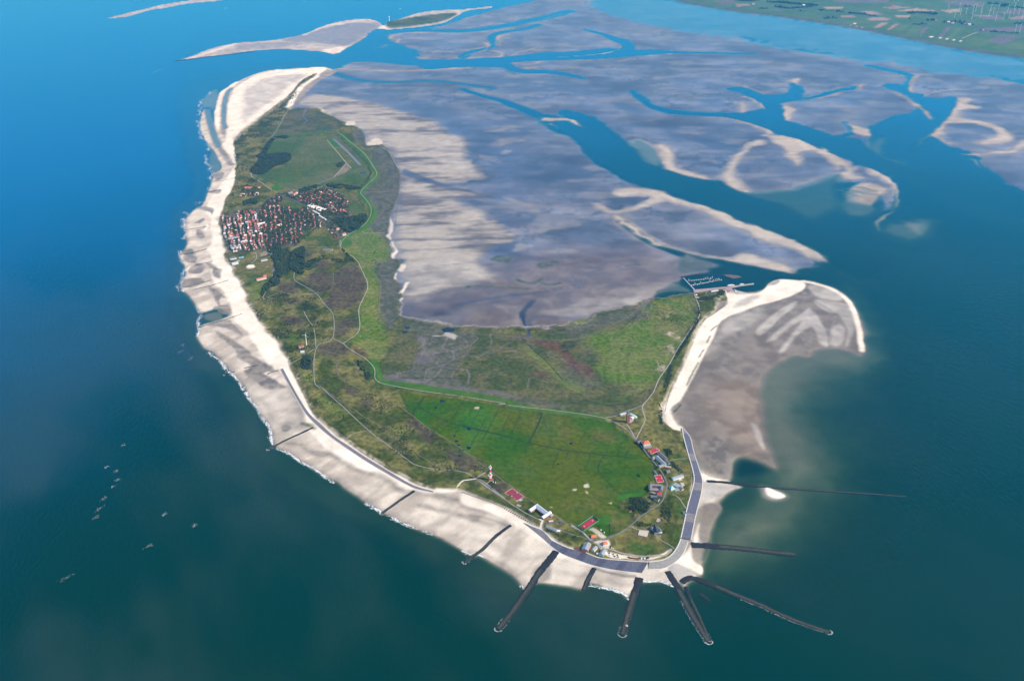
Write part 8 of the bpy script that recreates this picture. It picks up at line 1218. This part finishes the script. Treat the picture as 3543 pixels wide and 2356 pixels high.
# larger single buildings of the village
for nm, lb, ca_, q, w_, h, rh, wm, rm, kd in (
 ('home', "big red roofed home alone in the dunes by the beach", 'building', [(-1836.2,6596.8),(-1788.6,6596.8)], 26, 8, 6, W_PINK, mat('coral_roof', (.55,.16,.14), .75, .15, .3), 'gable'),
 ('home', "white house with red roof right of the big red home", 'house', [(-1749.1,6606.5),(-1732.6,6612.4)], 14, 6, 5, W_WHITE, RF_RED, 'gable'),
 ('sports_hall', "large grey roofed sports hall beside the sand pitch", 'hall', [(-1425.7,5257.4),(-1393.2,5277.3)], 22, 8, 3, W_WHITE, RF_GREY, 'gable'),
 ('home', "long red roofed home in the dunes below the village", 'building', [(-1382.4,4973.3),(-1337.6,5003.6)], 14, 8, 5, W_WHITE, mat('coral_roof', (.55,.16,.14)), 'gable'),
 ('home', "short red roofed wing behind the long dune home", 'building', [(-1355.8,5021.9),(-1340.6,5028)], 16, 10, 5, W_BRICK, mat('coral_roof', (.55,.16,.14)), 'gable'),
 ('hotel', "long grey roofed seafront hotel above the promenade", 'hotel', [(-1694.5,5599),(-1648.3,5621.2)], 22, 9, 3, W_WHITE, RF_FLAT, 'flat'),
 ('hotel', "grey hotel block at the lower seafront corner", 'hotel', [(-1639.1,5441.2),(-1601.3,5462.3)], 20, 9, 0, W_WHITE, RF_FLAT, 'flat'),
 ('baths', "white fronted swimming baths by the seafront", 'baths', [(-1605,5277.3),(-1575.5,5297.3)], 24, 8, 0, W_WHITE, RF_GREY, 'flat'),
 ('baths', "pale metal roofed baths hall nearest the beach", 'baths', [(-1574.4,5204.9),(-1545.2,5224.5)], 20, 8, 4, W_WHITE, RF_BLUE, 'gable'),
 ('hotel', "long white roofed hotel bar by the parade lawn", 'hotel', [(-1603.5,5533.5),(-1574.6,5562.5)], 14, 10, 0, W_WHITE, RF_WHITE, 'flat'),
 ('hall', "long white hall beside the leafy street", 'hall', [(-1569.9,5858.7),(-1540.3,5882.6)], 14, 7, 3, W_WHITE, RF_WHITE, 'gable'),
 ('hall', "cream hall in the middle of the village", 'hall', [(-1453,5827.1),(-1431.2,5850.8)], 16, 9, 3, W_CREAM, mat('cream_roof', (.62,.55,.38), .8, .1, .2), 'gable'),
 ('station', "long white platform roof of the island railway station", 'station', [(-1221.5,6004.6),(-1167.9,5930.9)], 9, 5, 0, W_WHITE, RF_WHITE, 'flat'),
 ('station', "white station building above the platform roof", 'station', [(-1278,6105.3),(-1227.3,6037.9)], 12, 6, 3, W_WHITE, RF_WHITE, 'gable'),
 ('hangar', "grey hangar at the edge of the airfield", 'hangar', [(-1513.5,6472.4),(-1487.9,6491.2)], 20, 7, 3, W_GREY, RF_FLAT, 'gable'),
 ('hall', "white walled red roofed hall beside the hangar", 'hall', [(-1473.9,6434.9),(-1458.6,6491.2)], 16, 8, 4, W_WHITE, RF_ORANGE, 'gable'),
 ('farm', "white walled farm on the track by the dike", 'house', [(-1096.1,5427.2),(-1044.6,5420.2)], 14, 6, 4, W_WHITE, RF_GREY, 'gable'),
 ('home', "big orange red building beside the dike crossing", 'building', [(-1027.9,5673.4),(-1009.3,5688.4)], 24, 8, 5, W_WHITE, RF_ORANGE, 'gable'),
 ('home', "orange roofed house above the dike crossing building", 'house', [(-1076.9,5767.9),(-1062.5,5777.1)], 16, 6, 5, W_WHITE, RF_ORANGE, 'gable'),
 ('hut', "small dune house below the white sand hollow", 'house', [(-1379.4,5159.8),(-1361.5,5166.2)], 12, 5, 4, W_GREY, RF_DARK, 'gable'),
 ('hut', "tiny red hut at the far corner of the airfield dike", 'hut', [(-1919.6,7889.4),(-1901.8,7889.4)], 12, 6, 4, W_BRICK, RF_RED, 'gable')):
    bld(nm, lb, ca_, q, w_, h, rh, wm, rm, kd, win=(h > 7))
for k, q in enumerate([(-1573.3,6182.8),(-1549.9,6191.5),(-1522.4,6195)]):
    bld('villa', "%s of three steep orange roofed villas in a row" % ("left", "middle", "right")[k], 'villa', [(q[0]-6, q[1]), (q[0]+6, q[1])], 13, 9, 8, W_WHITE, mat('bright_orange_roof', (.72,.27,.06), .7, .12, .3), 'pyramid', win=False)
WARE = [(-1317.9,6217.8),(-1303.4,6200.2),(-1289.9,6188),(-1276.2,6174.1),(-1262.5,6160.2),(-1248.9,6146.4),(-1235.3,6132.7),(-1221.8,6119)]
for k, q in enumerate(WARE):
    bld('warehouse', "%s long white roofed depot shed beside the railway" % ("first", "second", "third", "fourth", "fifth", "sixth", "seventh", "last")[k], 'shed', [(q[0]-14, q[1]-18), (q[0]+16, q[1]+20)], 7, 4, 2, W_WHITE, mat('light_depot_roof', (.66,.66,.64), .6, .1, .2), win=False)
for k, q in enumerate([(-1541.8,5290.6),(-1546,5237.6)]):
    mb = MB(); mb.box(-9, 9, -8, 8, .2, .6); o = mb.obj('pool_water', mat('pool_blue', (.10,.50,.75), .2, .05, .1, spec=.5)); r_ = empty('swimming_pool', (q[0], q[1], zat(*q))); tag(r_, ("larger turquoise open air pool by the baths", "small turquoise pool nearer the baths hall")[k], 'pool'); o.parent = r_
    mb = MB(); mb.box(-12, 12, -11, 11, -.5, .35); mb.obj('pool_deck', M_CONCW, r_)
    if k: r_.scale = (.6, .6, 1)
# mainland farms
for k, q in enumerate([(5799.9,13732.6),(5836.6,13681.3),(5965.6,13579.7),(5993.3,13529.4),(5696.6,13888.8),(3583.9,15458.6),(4506.2,13579.7),(5984.8,13092),(5593.3,15268),(4296.6,15331)]):
    o = bpy.data.objects.new('farmhouse', hmesh('wall', 3, 0 if k % 2 else 3)); C.objects.link(o); o.location = (q[0], q[1], 3); o.scale = (2.2, 2.2, 1.6); c_ = bpy.data.objects.new('roof', hmesh('roof', 3, 0 if k % 3 else 4)); C.objects.link(c_); c_.parent = o
    tag(o, "farmstead among fields on the far mainland", 'farmhouse', 'mainland farmhouses')

# ================================================================ trees and shrubs
def leaf_mat(name, a, b):
    m = bpy.data.materials.new(name); m.use_nodes = True; n = m.node_tree.nodes; l = m.node_tree.links; bs = n["Principled BSDF"]
    g = n.new("ShaderNodeNewGeometry"); t = n.new("ShaderNodeTexNoise"); t.inputs["Scale"].default_value = .09; t.inputs["Detail"].default_value = 4; l.new(g.outputs["Position"], t.inputs[0])
    r_ = n.new("ShaderNodeMapRange"); r_.inputs[1].default_value = .3; r_.inputs[2].default_value = .7; l.new(t.outputs[0], r_.inputs[0])
    mx = n.new("ShaderNodeMix"); mx.data_type = 'RGBA'; l.new(r_.outputs[0], mx.inputs[0]); mx.inputs[6].default_value = (*a, 1); mx.inputs[7].default_value = (*b, 1)
    l.new(mx.outputs[2], bs.inputs["Base Color"]); bs.inputs["Roughness"].default_value = .9; bs.inputs["Specular IOR Level"].default_value = .1; return m
L_DARK = leaf_mat('pine_foliage', (.016,.034,.014), (.048,.070,.026)); L_MID = leaf_mat('leafy_foliage', (.024,.046,.012), (.066,.088,.026)); L_SHRUB = leaf_mat('shrub_foliage', (.026,.042,.012), (.068,.076,.024))
L_TREE = leaf_mat('far_hedge_foliage', (.020,.045,.030), (.035,.060,.035))
_ic = bmesh.new(); bmesh.ops.create_icosphere(_ic, subdivisions=1, radius=1); ICV = [v.co.copy() for v in _ic.verts]; ICF = [tuple(v.index for v in f.verts) for f in _ic.faces]; _ic.free()
tr = random.Random(5)
VARS = []
for k in range(10):
    VARS.append(np.array([(v*tr.uniform(.62, 1.25))[:] for v in ICV], np.float32))
def clumps(name, pts, rad, m, label=None, squash=.75, kind="stuff", cat='trees', parent=None):
    P_ = np.array(pts, float); z = sample(P_).z; n = len(P_); nv = len(ICV)
    V = np.zeros((n, nv, 3), np.float32); rs = np.random.RandomState(len(pts))
    r_ = rad*rs.uniform(.55, 1.35, n)
    for i in range(n):
        b = VARS[rs.randint(10)]; a = rs.uniform(0, 6.28); ca, sa = math.cos(a), math.sin(a)
        V[i, :, 0] = P_[i, 0]+r_[i]*(b[:, 0]*ca-b[:, 1]*sa); V[i, :, 1] = P_[i, 1]+r_[i]*(b[:, 0]*sa+b[:, 1]*ca); V[i, :, 2] = z[i]+r_[i]*squash*(b[:, 2]+.75+rs.uniform(0, .9))
    F = (np.array(ICF)[None]+(np.arange(n)*nv)[:, None, None]).reshape(-1, 3)
    me = bpy.data.meshes.new(name); me.vertices.add(n*nv); me.vertices.foreach_set("co", V.ravel()); me.loops.add(len(F)*3); me.loops.foreach_set("vertex_index", F.ravel().astype(np.int32)); me.polygons.add(len(F)); me.polygons.foreach_set("loop_start", np.arange(0, len(F)*3, 3, dtype=np.int32)); me.update(calc_edges=True); me.materials.append(m)
    o = bpy.data.objects.new(name, me); C.objects.link(o)
    if kind: o["kind"] = kind
    if label: tag(o, label, cat)
    return o
def fill(pol, sp, seed=0, keep=1.0, noise=None):
    r_ = random.Random(seed); p = np.array(pol); x0, y0 = p.min(0); x1, y1 = p.max(0); out = []; y = y0
    while y < y1:
        x = x0
        while x < x1:
            q = (x+r_.uniform(-.6, .6)*sp, y+r_.uniform(-.6, .6)*sp)
            if r_.random() < keep and inside(q, pol): out.append(q)
            x += sp
        y += sp
    if noise and out:
        a = np.array(out); n_ = fbm(a[:, 0], a[:, 1], noise[0], noise[2], 4); out = [q for q, v in zip(out, n_) if v > noise[1]]
    return out
def sm(q): return [tuple(p) for p in catmull(q, True, 3)]
for k, (q, sp, rd, m, lb) in enumerate((
 ([(-1420.4,5413.2),(-1383.1,5448.8),(-1337,5413.2),(-1267.3,5077.1),(-1246.6,4891.8),(-1284.1,4847.2),(-1299,4731.5),(-1317.4,4891.8),(-1296.4,5014),(-1331.6,5207.2),(-1388.5,5325.7)], 6.5, 5, L_DARK, "dark pine wood running down from the village edge"),
 ([(-1268.7,5360.4),(-1215.2,5448.8),(-1170,5240.6),(-1142.7,5029.7),(-1194.3,5077.1),(-1234.3,5125.3)], 6.5, 5, L_DARK, "dark pine clump right of the long pine wood"),
 ([(-1333.3,5395.5),(-1268.7,5360.4),(-1225,5109.1),(-1260.7,5045.4)], 9, 4, L_MID, "mixed bushes between the two pine woods"),
 ([(-1123.1,5939),(-1013.5,5971.6),(-927.1,6021.2),(-913.2,5874.6),(-939,5749.4),(-988.3,5688.4),(-1052,5795.8)], 6.5, 5, L_DARK, "dark wood inside the bend of the green dike"),
 ([(-1770,6297.7),(-1721.2,6333.8),(-1674.4,6279.8),(-1669.5,6209),(-1735.2,6200.2)], 6.5, 5, L_DARK, "pine wood behind the beach north of the village"),
 ([(-1927,7371.3),(-1875.1,7401.5),(-1696.4,7432),(-1654.6,7223.3),(-1731.1,7080.5),(-1776.9,6888.6),(-1854.2,6915.4),(-1889.2,6997.1),(-1891.5,7252.5)], 8, 5, L_DARK, "big dark scrub wood beside the airfield"),
 ([(-1910.3,7371.3),(-1923.6,7899.6),(-1810.3,7933.8),(-1809.9,7865.7),(-1894.9,7848.9),(-1878.6,7493.6),(-1868.4,7371.3)], 9, 5, L_DARK, "dark scrub strip along the airfield's far left corner"),
 ([(-958.1,4022.6),(-937.9,4077.8),(-904.9,3979.4),(-920.1,3926.3),(-943.8,3947.4)], 6, 4, L_DARK, "dark round thicket beside the dune road"),
 ([(-699.7,4011.7),(-668.1,4000.9),(-646.9,3915.8),(-671.6,3915.8)], 7, 4, L_MID, "thicket inside the loop of the track"),
 ([(-654,3895),(-630.8,3905.4),(-621.8,3853.9),(-636.2,3833.6)], 7, 4, L_DARK, "round dark thicket near the dike corner"),
 ([(-1160.6,5190.7),(-1113.4,5274.4),(-1108.1,5174.2),(-1136.2,5125.3)], 7, 4, L_DARK, "dark thicket on the purple heath"),
 ([(-1113.7,5240.6),(-937.5,5274.4),(-895,5240.6),(-989.7,5207.2),(-1068.9,5308.5)], 8, 4, L_MID, "belt of bushes above the heath"),
 ([(-993,5431),(-950.3,5360.4),(-888.7,5240.6),(-901.2,5240.6),(-951.5,5325.7)], 6, 4, L_DARK, "dark hedge beside the pale path"),
 ([(-1274.1,6617.1),(-1253.9,6680.1),(-1138.8,6629.7),(-1032.9,6579.9),(-1065.6,6543),(-1165.6,6555.2)], 7, 5, L_DARK, "hedge between the airfield and the red estate"),
 ([(-1448.1,6530.8),(-1367.8,6629.7),(-1327.5,6617.1),(-1396.1,6494.3)], 7, 5, L_DARK, "tree belt at the airfield's near edge"),
 ([(-1287.4,7137),(-1257.7,7208.8),(-1234.8,7165.6),(-1258,7052.5)], 8, 5, L_MID, "bushy patch beside the runway fork"),
 ([(417.4,2949.5),(472.6,2946.2),(486.2,2896.1),(461.2,2850.5),(431.7,2863.4),(404.7,2902.7)], 5, 3, L_DARK, "dark thicket beside the near road"),
 ([(592.7,3271.5),(617.3,3263.6),(612.8,3232.3),(594.7,3224.6)], 5, 3.5, L_DARK, "dark tree clump behind the slate roofed wing"),
 ([(490,3331.7),(513,3287.4),(497.7,3303.4)], 5, 3, L_DARK, "trees at the road fork below the hostel"),
 ([(597.6,3156.1),(610.4,3186.3),(637.9,3119),(625.4,3119)], 6, 3, L_MID, "hedge behind the small cottage"),
 ([(110.4,2762.4),(154.8,2738),(207.8,2678.2),(167.9,2695.9),(124.7,2738)], 6, 2.6, L_SHRUB, "rough shrubs on the bank above the apron"),
 ([(432.2,2810.6),(478.7,2796.4),(473.5,2782.4),(432.1,2779.6),(421.7,2793.6)], 5, 2.2, L_MID, "clipped dark hedge lawn left of the many roofed villa"),
 ([(508.6,2868.2),(565.4,2897.6),(540.2,2782.4),(512.4,2740.9),(513,2796.4),(532.4,2824.8)], 7, 2.6, L_SHRUB, "rough bushes right of the round plaza"),
 ([(969.6,4729.6),(1041.1,4743.8),(1115.4,4801.3),(1098.6,4743.8),(1050.6,4701.4),(961.4,4680.4)], 7, 3.2, L_MID, "bushes on the dune behind the harbour quay"),
 ([(948.7,4604.8),(959.9,4604.8),(919.9,4433.8),(832.5,4225.3),(739.7,4021.2),(701.5,3893.7),(693.1,3904),(737.9,4043.1),(832.8,4260.9),(920.9,4472.4)], 7, 3.2, L_DARK, "dark bush strip along the harbour road"),
 ([(634.6,3723.6),(688.8,3873),(720.7,3924.9),(673.3,3762.6),(635.1,3657)], 8, 3, L_MID, "bushes behind the dune beach by the bay"),
 ([(608.4,3622.2),(622,3585.5),(609.8,3461.5),(599.8,3470.1),(603.5,3549.4)], 6, 3, L_DARK, "dark bushes behind the rounded sandy corner"))):
    clumps('woodland', fill(sm(q), sp*.85, k, 1.0, (32, .40, 800+k)), rd, m, lb)
# garden trees: single trees one can pick out, the rest as a mass
def tree_parts(seed):
    r_ = random.Random(seed); t = MB(); t.cyl(0, 0, 0, 4, .45, .3, 7)
    for a in range(3): t.add([(0,0,2.5),(.25,0,2.5),(0,.25,2.5),(2*math.cos(a*2.1), 2*math.sin(a*2.1), 5)], [(0,1,3),(1,2,3),(2,0,3)])
    c_ = MB()
    for k in range(16):
        a = r_.uniform(0, 6.28); rr = r_.uniform(0, 3.2); z = r_.uniform(3.2, 8.5); s_ = r_.uniform(1.2, 2.1); b = VARS[r_.randrange(10)]
        k_ = 1-abs(z-5.5)/6; c_.add([(rr*k_*math.cos(a)+s_*p[0], rr*k_*math.sin(a)+s_*p[1], z+s_*.8*p[2]) for p in b], ICF)
    return t, c_
M_BARK = mat('bark', (.07,.05,.035), .95, .2, .8); TM = []
for s_ in range(4):
    t, c_ = tree_parts(s_); mt = bpy.data.meshes.new('trunk'); mt.from_pydata(t.v, [], t.f); mt.materials.append(M_BARK); mc = bpy.data.meshes.new('crown'); mc.from_pydata(c_.v, [], c_.f); mc.materials.append(L_DARK if s_ % 2 else L_MID); TM.append((mt, mc))
def tree(q, z, s_, label, group):
    k = tr.randrange(4); o = bpy.data.objects.new('garden_tree', None); C.objects.link(o); o.location = (q[0], q[1], z-.2); o.scale = (s_, s_, s_*tr.uniform(.85, 1.1)); o.rotation_euler = (0, 0, tr.uniform(0, 6)); tag(o, label, 'tree', group)
    for nm, me in zip(('trunk', 'crown'), TM[k]):
        c_ = bpy.data.objects.new(nm, me); C.objects.link(c_); c_.parent = o
hxy = np.array([(s_[0], s_[1]) for s_ in spots])
mass = []; single = []
for qi, (qn, pol, *_r) in enumerate(QUARTERS):
    for q in fill(pol, 14 if qi < 2 else 11, 40+qi, .8):
        if np.hypot(*(hxy-q).T).min() < 7.0: continue
        (single if tr.random() < .14 else mass).append((q, qn))
for q in fill([(-1616.4,6174.1),(-1583.7,6444.2),(-1450.9,6481.8),(-1332.7,6577.4),(-1264.7,6596.8),(-1151.9,6444.2),(-1069.5,6279.8),(-1022.1,5955.3),(-1012.9,5643.4),(-1177.4,5906.7),(-1341.7,6209),(-1487.1,6370.2),(-1548.7,6388.6),(-1617.8,6333.8)], 17, 77, .6):
    if np.hypot(*(hxy-q).T).min() > 8: mass.append((q, ''))
for q in fill([(-1619,6037.9),(-1532.1,6174.1),(-1282.4,6037.9),(-1177.2,5780.3),(-1255.5,5469.3),(-1435,5455.2)], 14, 78, .6):
    if np.hypot(*(hxy-q).T).min() > 8: mass.append((q, ''))
single = single[:260]; szz = sample([q for q, _ in single]).z
for (q, qn), z in zip(single, szz): tree(q, z, tr.uniform(.8, 1.35), "garden tree among the houses "+qn, 'garden trees '+qn)
clumps('village_trees', [q for q, _ in mass], 4.3, L_MID, "mass of garden trees between the village houses", squash=1.0)
for q, lb in (([(588.7,3261.3)][0], "dark tree behind the bright red court"), ([(602.6,3250.7)][0], "broad tree right of the dark tree by the red court"), ([(526.4,3351.7)][0], "tree behind the big orange roofed house"), ([(548.7,3326)][0], "tree right of the big orange roofed house"), ([(469.4,3092.3)][0], "lone tree on the open meadow left of the lower red court"), ([(504.9,2970.2)][0], "tree between the dark roofed houses by the road"), ([(214.4,2718.5)][0], "lone bush tree on the green above the promenade hotel"), ([(517.4,2816.3)][0], "tree at the right rim of the round plaza"), ([(-71.9,3011.3)][0], "small tree by the dark hut near the maroon court"), ([(350.8,2768.5)][0], "tree by the ditch left of the villa road"), ([(-1667,6491.2)][0], "round tree at the airfield path corner")):
    tree(q, zat(*q), 1.0, lb, None)
# dune shrubs, marsh shrubs, hedges of the mainland
DUNES = [(-1312.7,4593.1),(-1284.1,4847.2),(-1216.1,4774.3),(-1123.5,4774.3),(-993.1,4689.2),(-899.6,4500.1),(-861,4262.5),(-916.3,4157),(-868.9,3833.6),(-925.1,3874.4),(-999.1,4000.9),(-1130.1,4262.5)]
clumps('dune_shrubs', fill(sm(DUNES), 9, 60, .8, (60, .56, 700)), 3.0, L_SHRUB, "dark shrubs scattered over the dunes below the village", cat='shrubs')
DUNES2 = [(-978.1,3929.8),(-862.2,3806.8),(-724.4,3633.3),(-594.4,3708.9),(-412.4,3524.4),(-218.8,3289),(-94.8,3135.2),(-146.9,3083.9),(-251.7,3120.4),(-380.6,3172.6),(-525.1,3329.2),(-622.5,3403.6),(-699.4,3471.8),(-810.9,3596.5),(-876.7,3728.2)]
clumps('dune_shrubs', fill(sm(DUNES2), 8, 61, .7, (55, .57, 710)), 2.4, L_SHRUB, "dark shrubs scattered over the dunes near the lighthouse", cat='shrubs')
DUNES3 = [(-2180.4,7716.3),(-2151.9,8271.8),(-2096.8,9030.6),(-2070.9,9673.9),(-2036.2,9772.5),(-2005.2,9074),(-1969.5,8198.6),(-1925.5,7401.5),(-1884.3,6942.5),(-1732.2,6654.8),(-1756.8,6340.4),(-1820.4,6072.3),(-1947.9,6782.9)]
clumps('dune_shrubs', fill(sm(DUNES3), 15, 62, .7, (90, .55, 720)), 4.2, L_SHRUB, "dark shrubs on the dunes of the island's far end", cat='shrubs')
clumps('marsh_shrubs', fill(sm([(-866.4,5595.5),(-765.5,5413.2),(-657.1,4500.1),(-632.4,4077.8),(-680.1,4250.6),(-684.3,4633.9),(-756,5077.1)]), 14, 63, .5, (50, .60, 730)), 3.2, L_SHRUB, "dark bushes dotted over the bright marsh edge", cat='shrubs')
clumps('marsh_shrubs', fill(sm([(530,4346),(727.5,4632.1),(939.8,4758.1),(934.1,4551.1),(813.3,4237.1),(683.3,3904),(579,3657),(451.4,3547)]), 13, 64, .5, (60, .60, 740)), 2.4, L_SHRUB, "low shrubs dotted over the green marsh by the harbour road", cat='shrubs')
for k, (q, w_) in enumerate((([(3847.3,15653.6),(4049.8,15653.6),(4220.9,15458.6),(4385.8,15394.6),(4478,15268)], 90), ([(3851.5,15205.5),(4020.3,15020.7),(4371.2,15205.5)], 60), ([(4755,14582.5),(4829.9,14490.8),(4931.7,14434.1)], 70), ([(4929.8,14321.9),(5030.2,14266.4)], 50), ([(5569.9,14548),(5728.5,14605.5),(5904.7,14434.1)], 90), ([(5581.3,13888.8),(5708.6,13920.4)], 50), ([(5742.8,13753.3),(5885.6,13784.3),(6011.8,13732.6)], 60), ([(5905,13549.5),(6033.3,13509.4)], 40), ([(5922.5,13092),(6069.1,12998.4),(6182.9,12906),(6331.3,12860.2)], 40), ([(7087.7,15523.1),(7286.5,15394.6),(7184.7,15205.5)], 80), ([(7246.6,15143.4),(7386.5,15020.7)], 60), ([(6610.7,13579.7),(6759.8,13630.3)], 60), ([(4248.9,14069.8),(4408.4,14102.2)], 60), ([(4623.6,14721.9),(4675.7,14663.5)], 60), ([(4379.1,14780.8),(4560.8,14745.4)], 40), ([(3577.4,15020.7),(3669.8,14960.1)], 40), ([(5391.3,14048.3),(5416.9,14026.9)], 40), ([(3441.1,15920.9),(3562.3,15786.2),(3740.5,15920.9)], 80), ([(4099.8,14780.8),(4136.7,14721.9)], 40), ([(5272.2,13579.7),(5438.3,13549.5)], 30), ([(6629.2,15205.5),(6762.2,15180.6)], 40))):
    p = resample(q, 26); nn = sides(p); pts = []
    for i in range(len(p)):
        for j in range(max(1, int(w_/22))): pts.append(tuple(p[i]+nn[i]*tr.uniform(-w_/2, w_/2)))
    clumps('tree_belt', pts, 13, L_TREE, "dark belt of trees between fields on the far mainland", squash=.8)
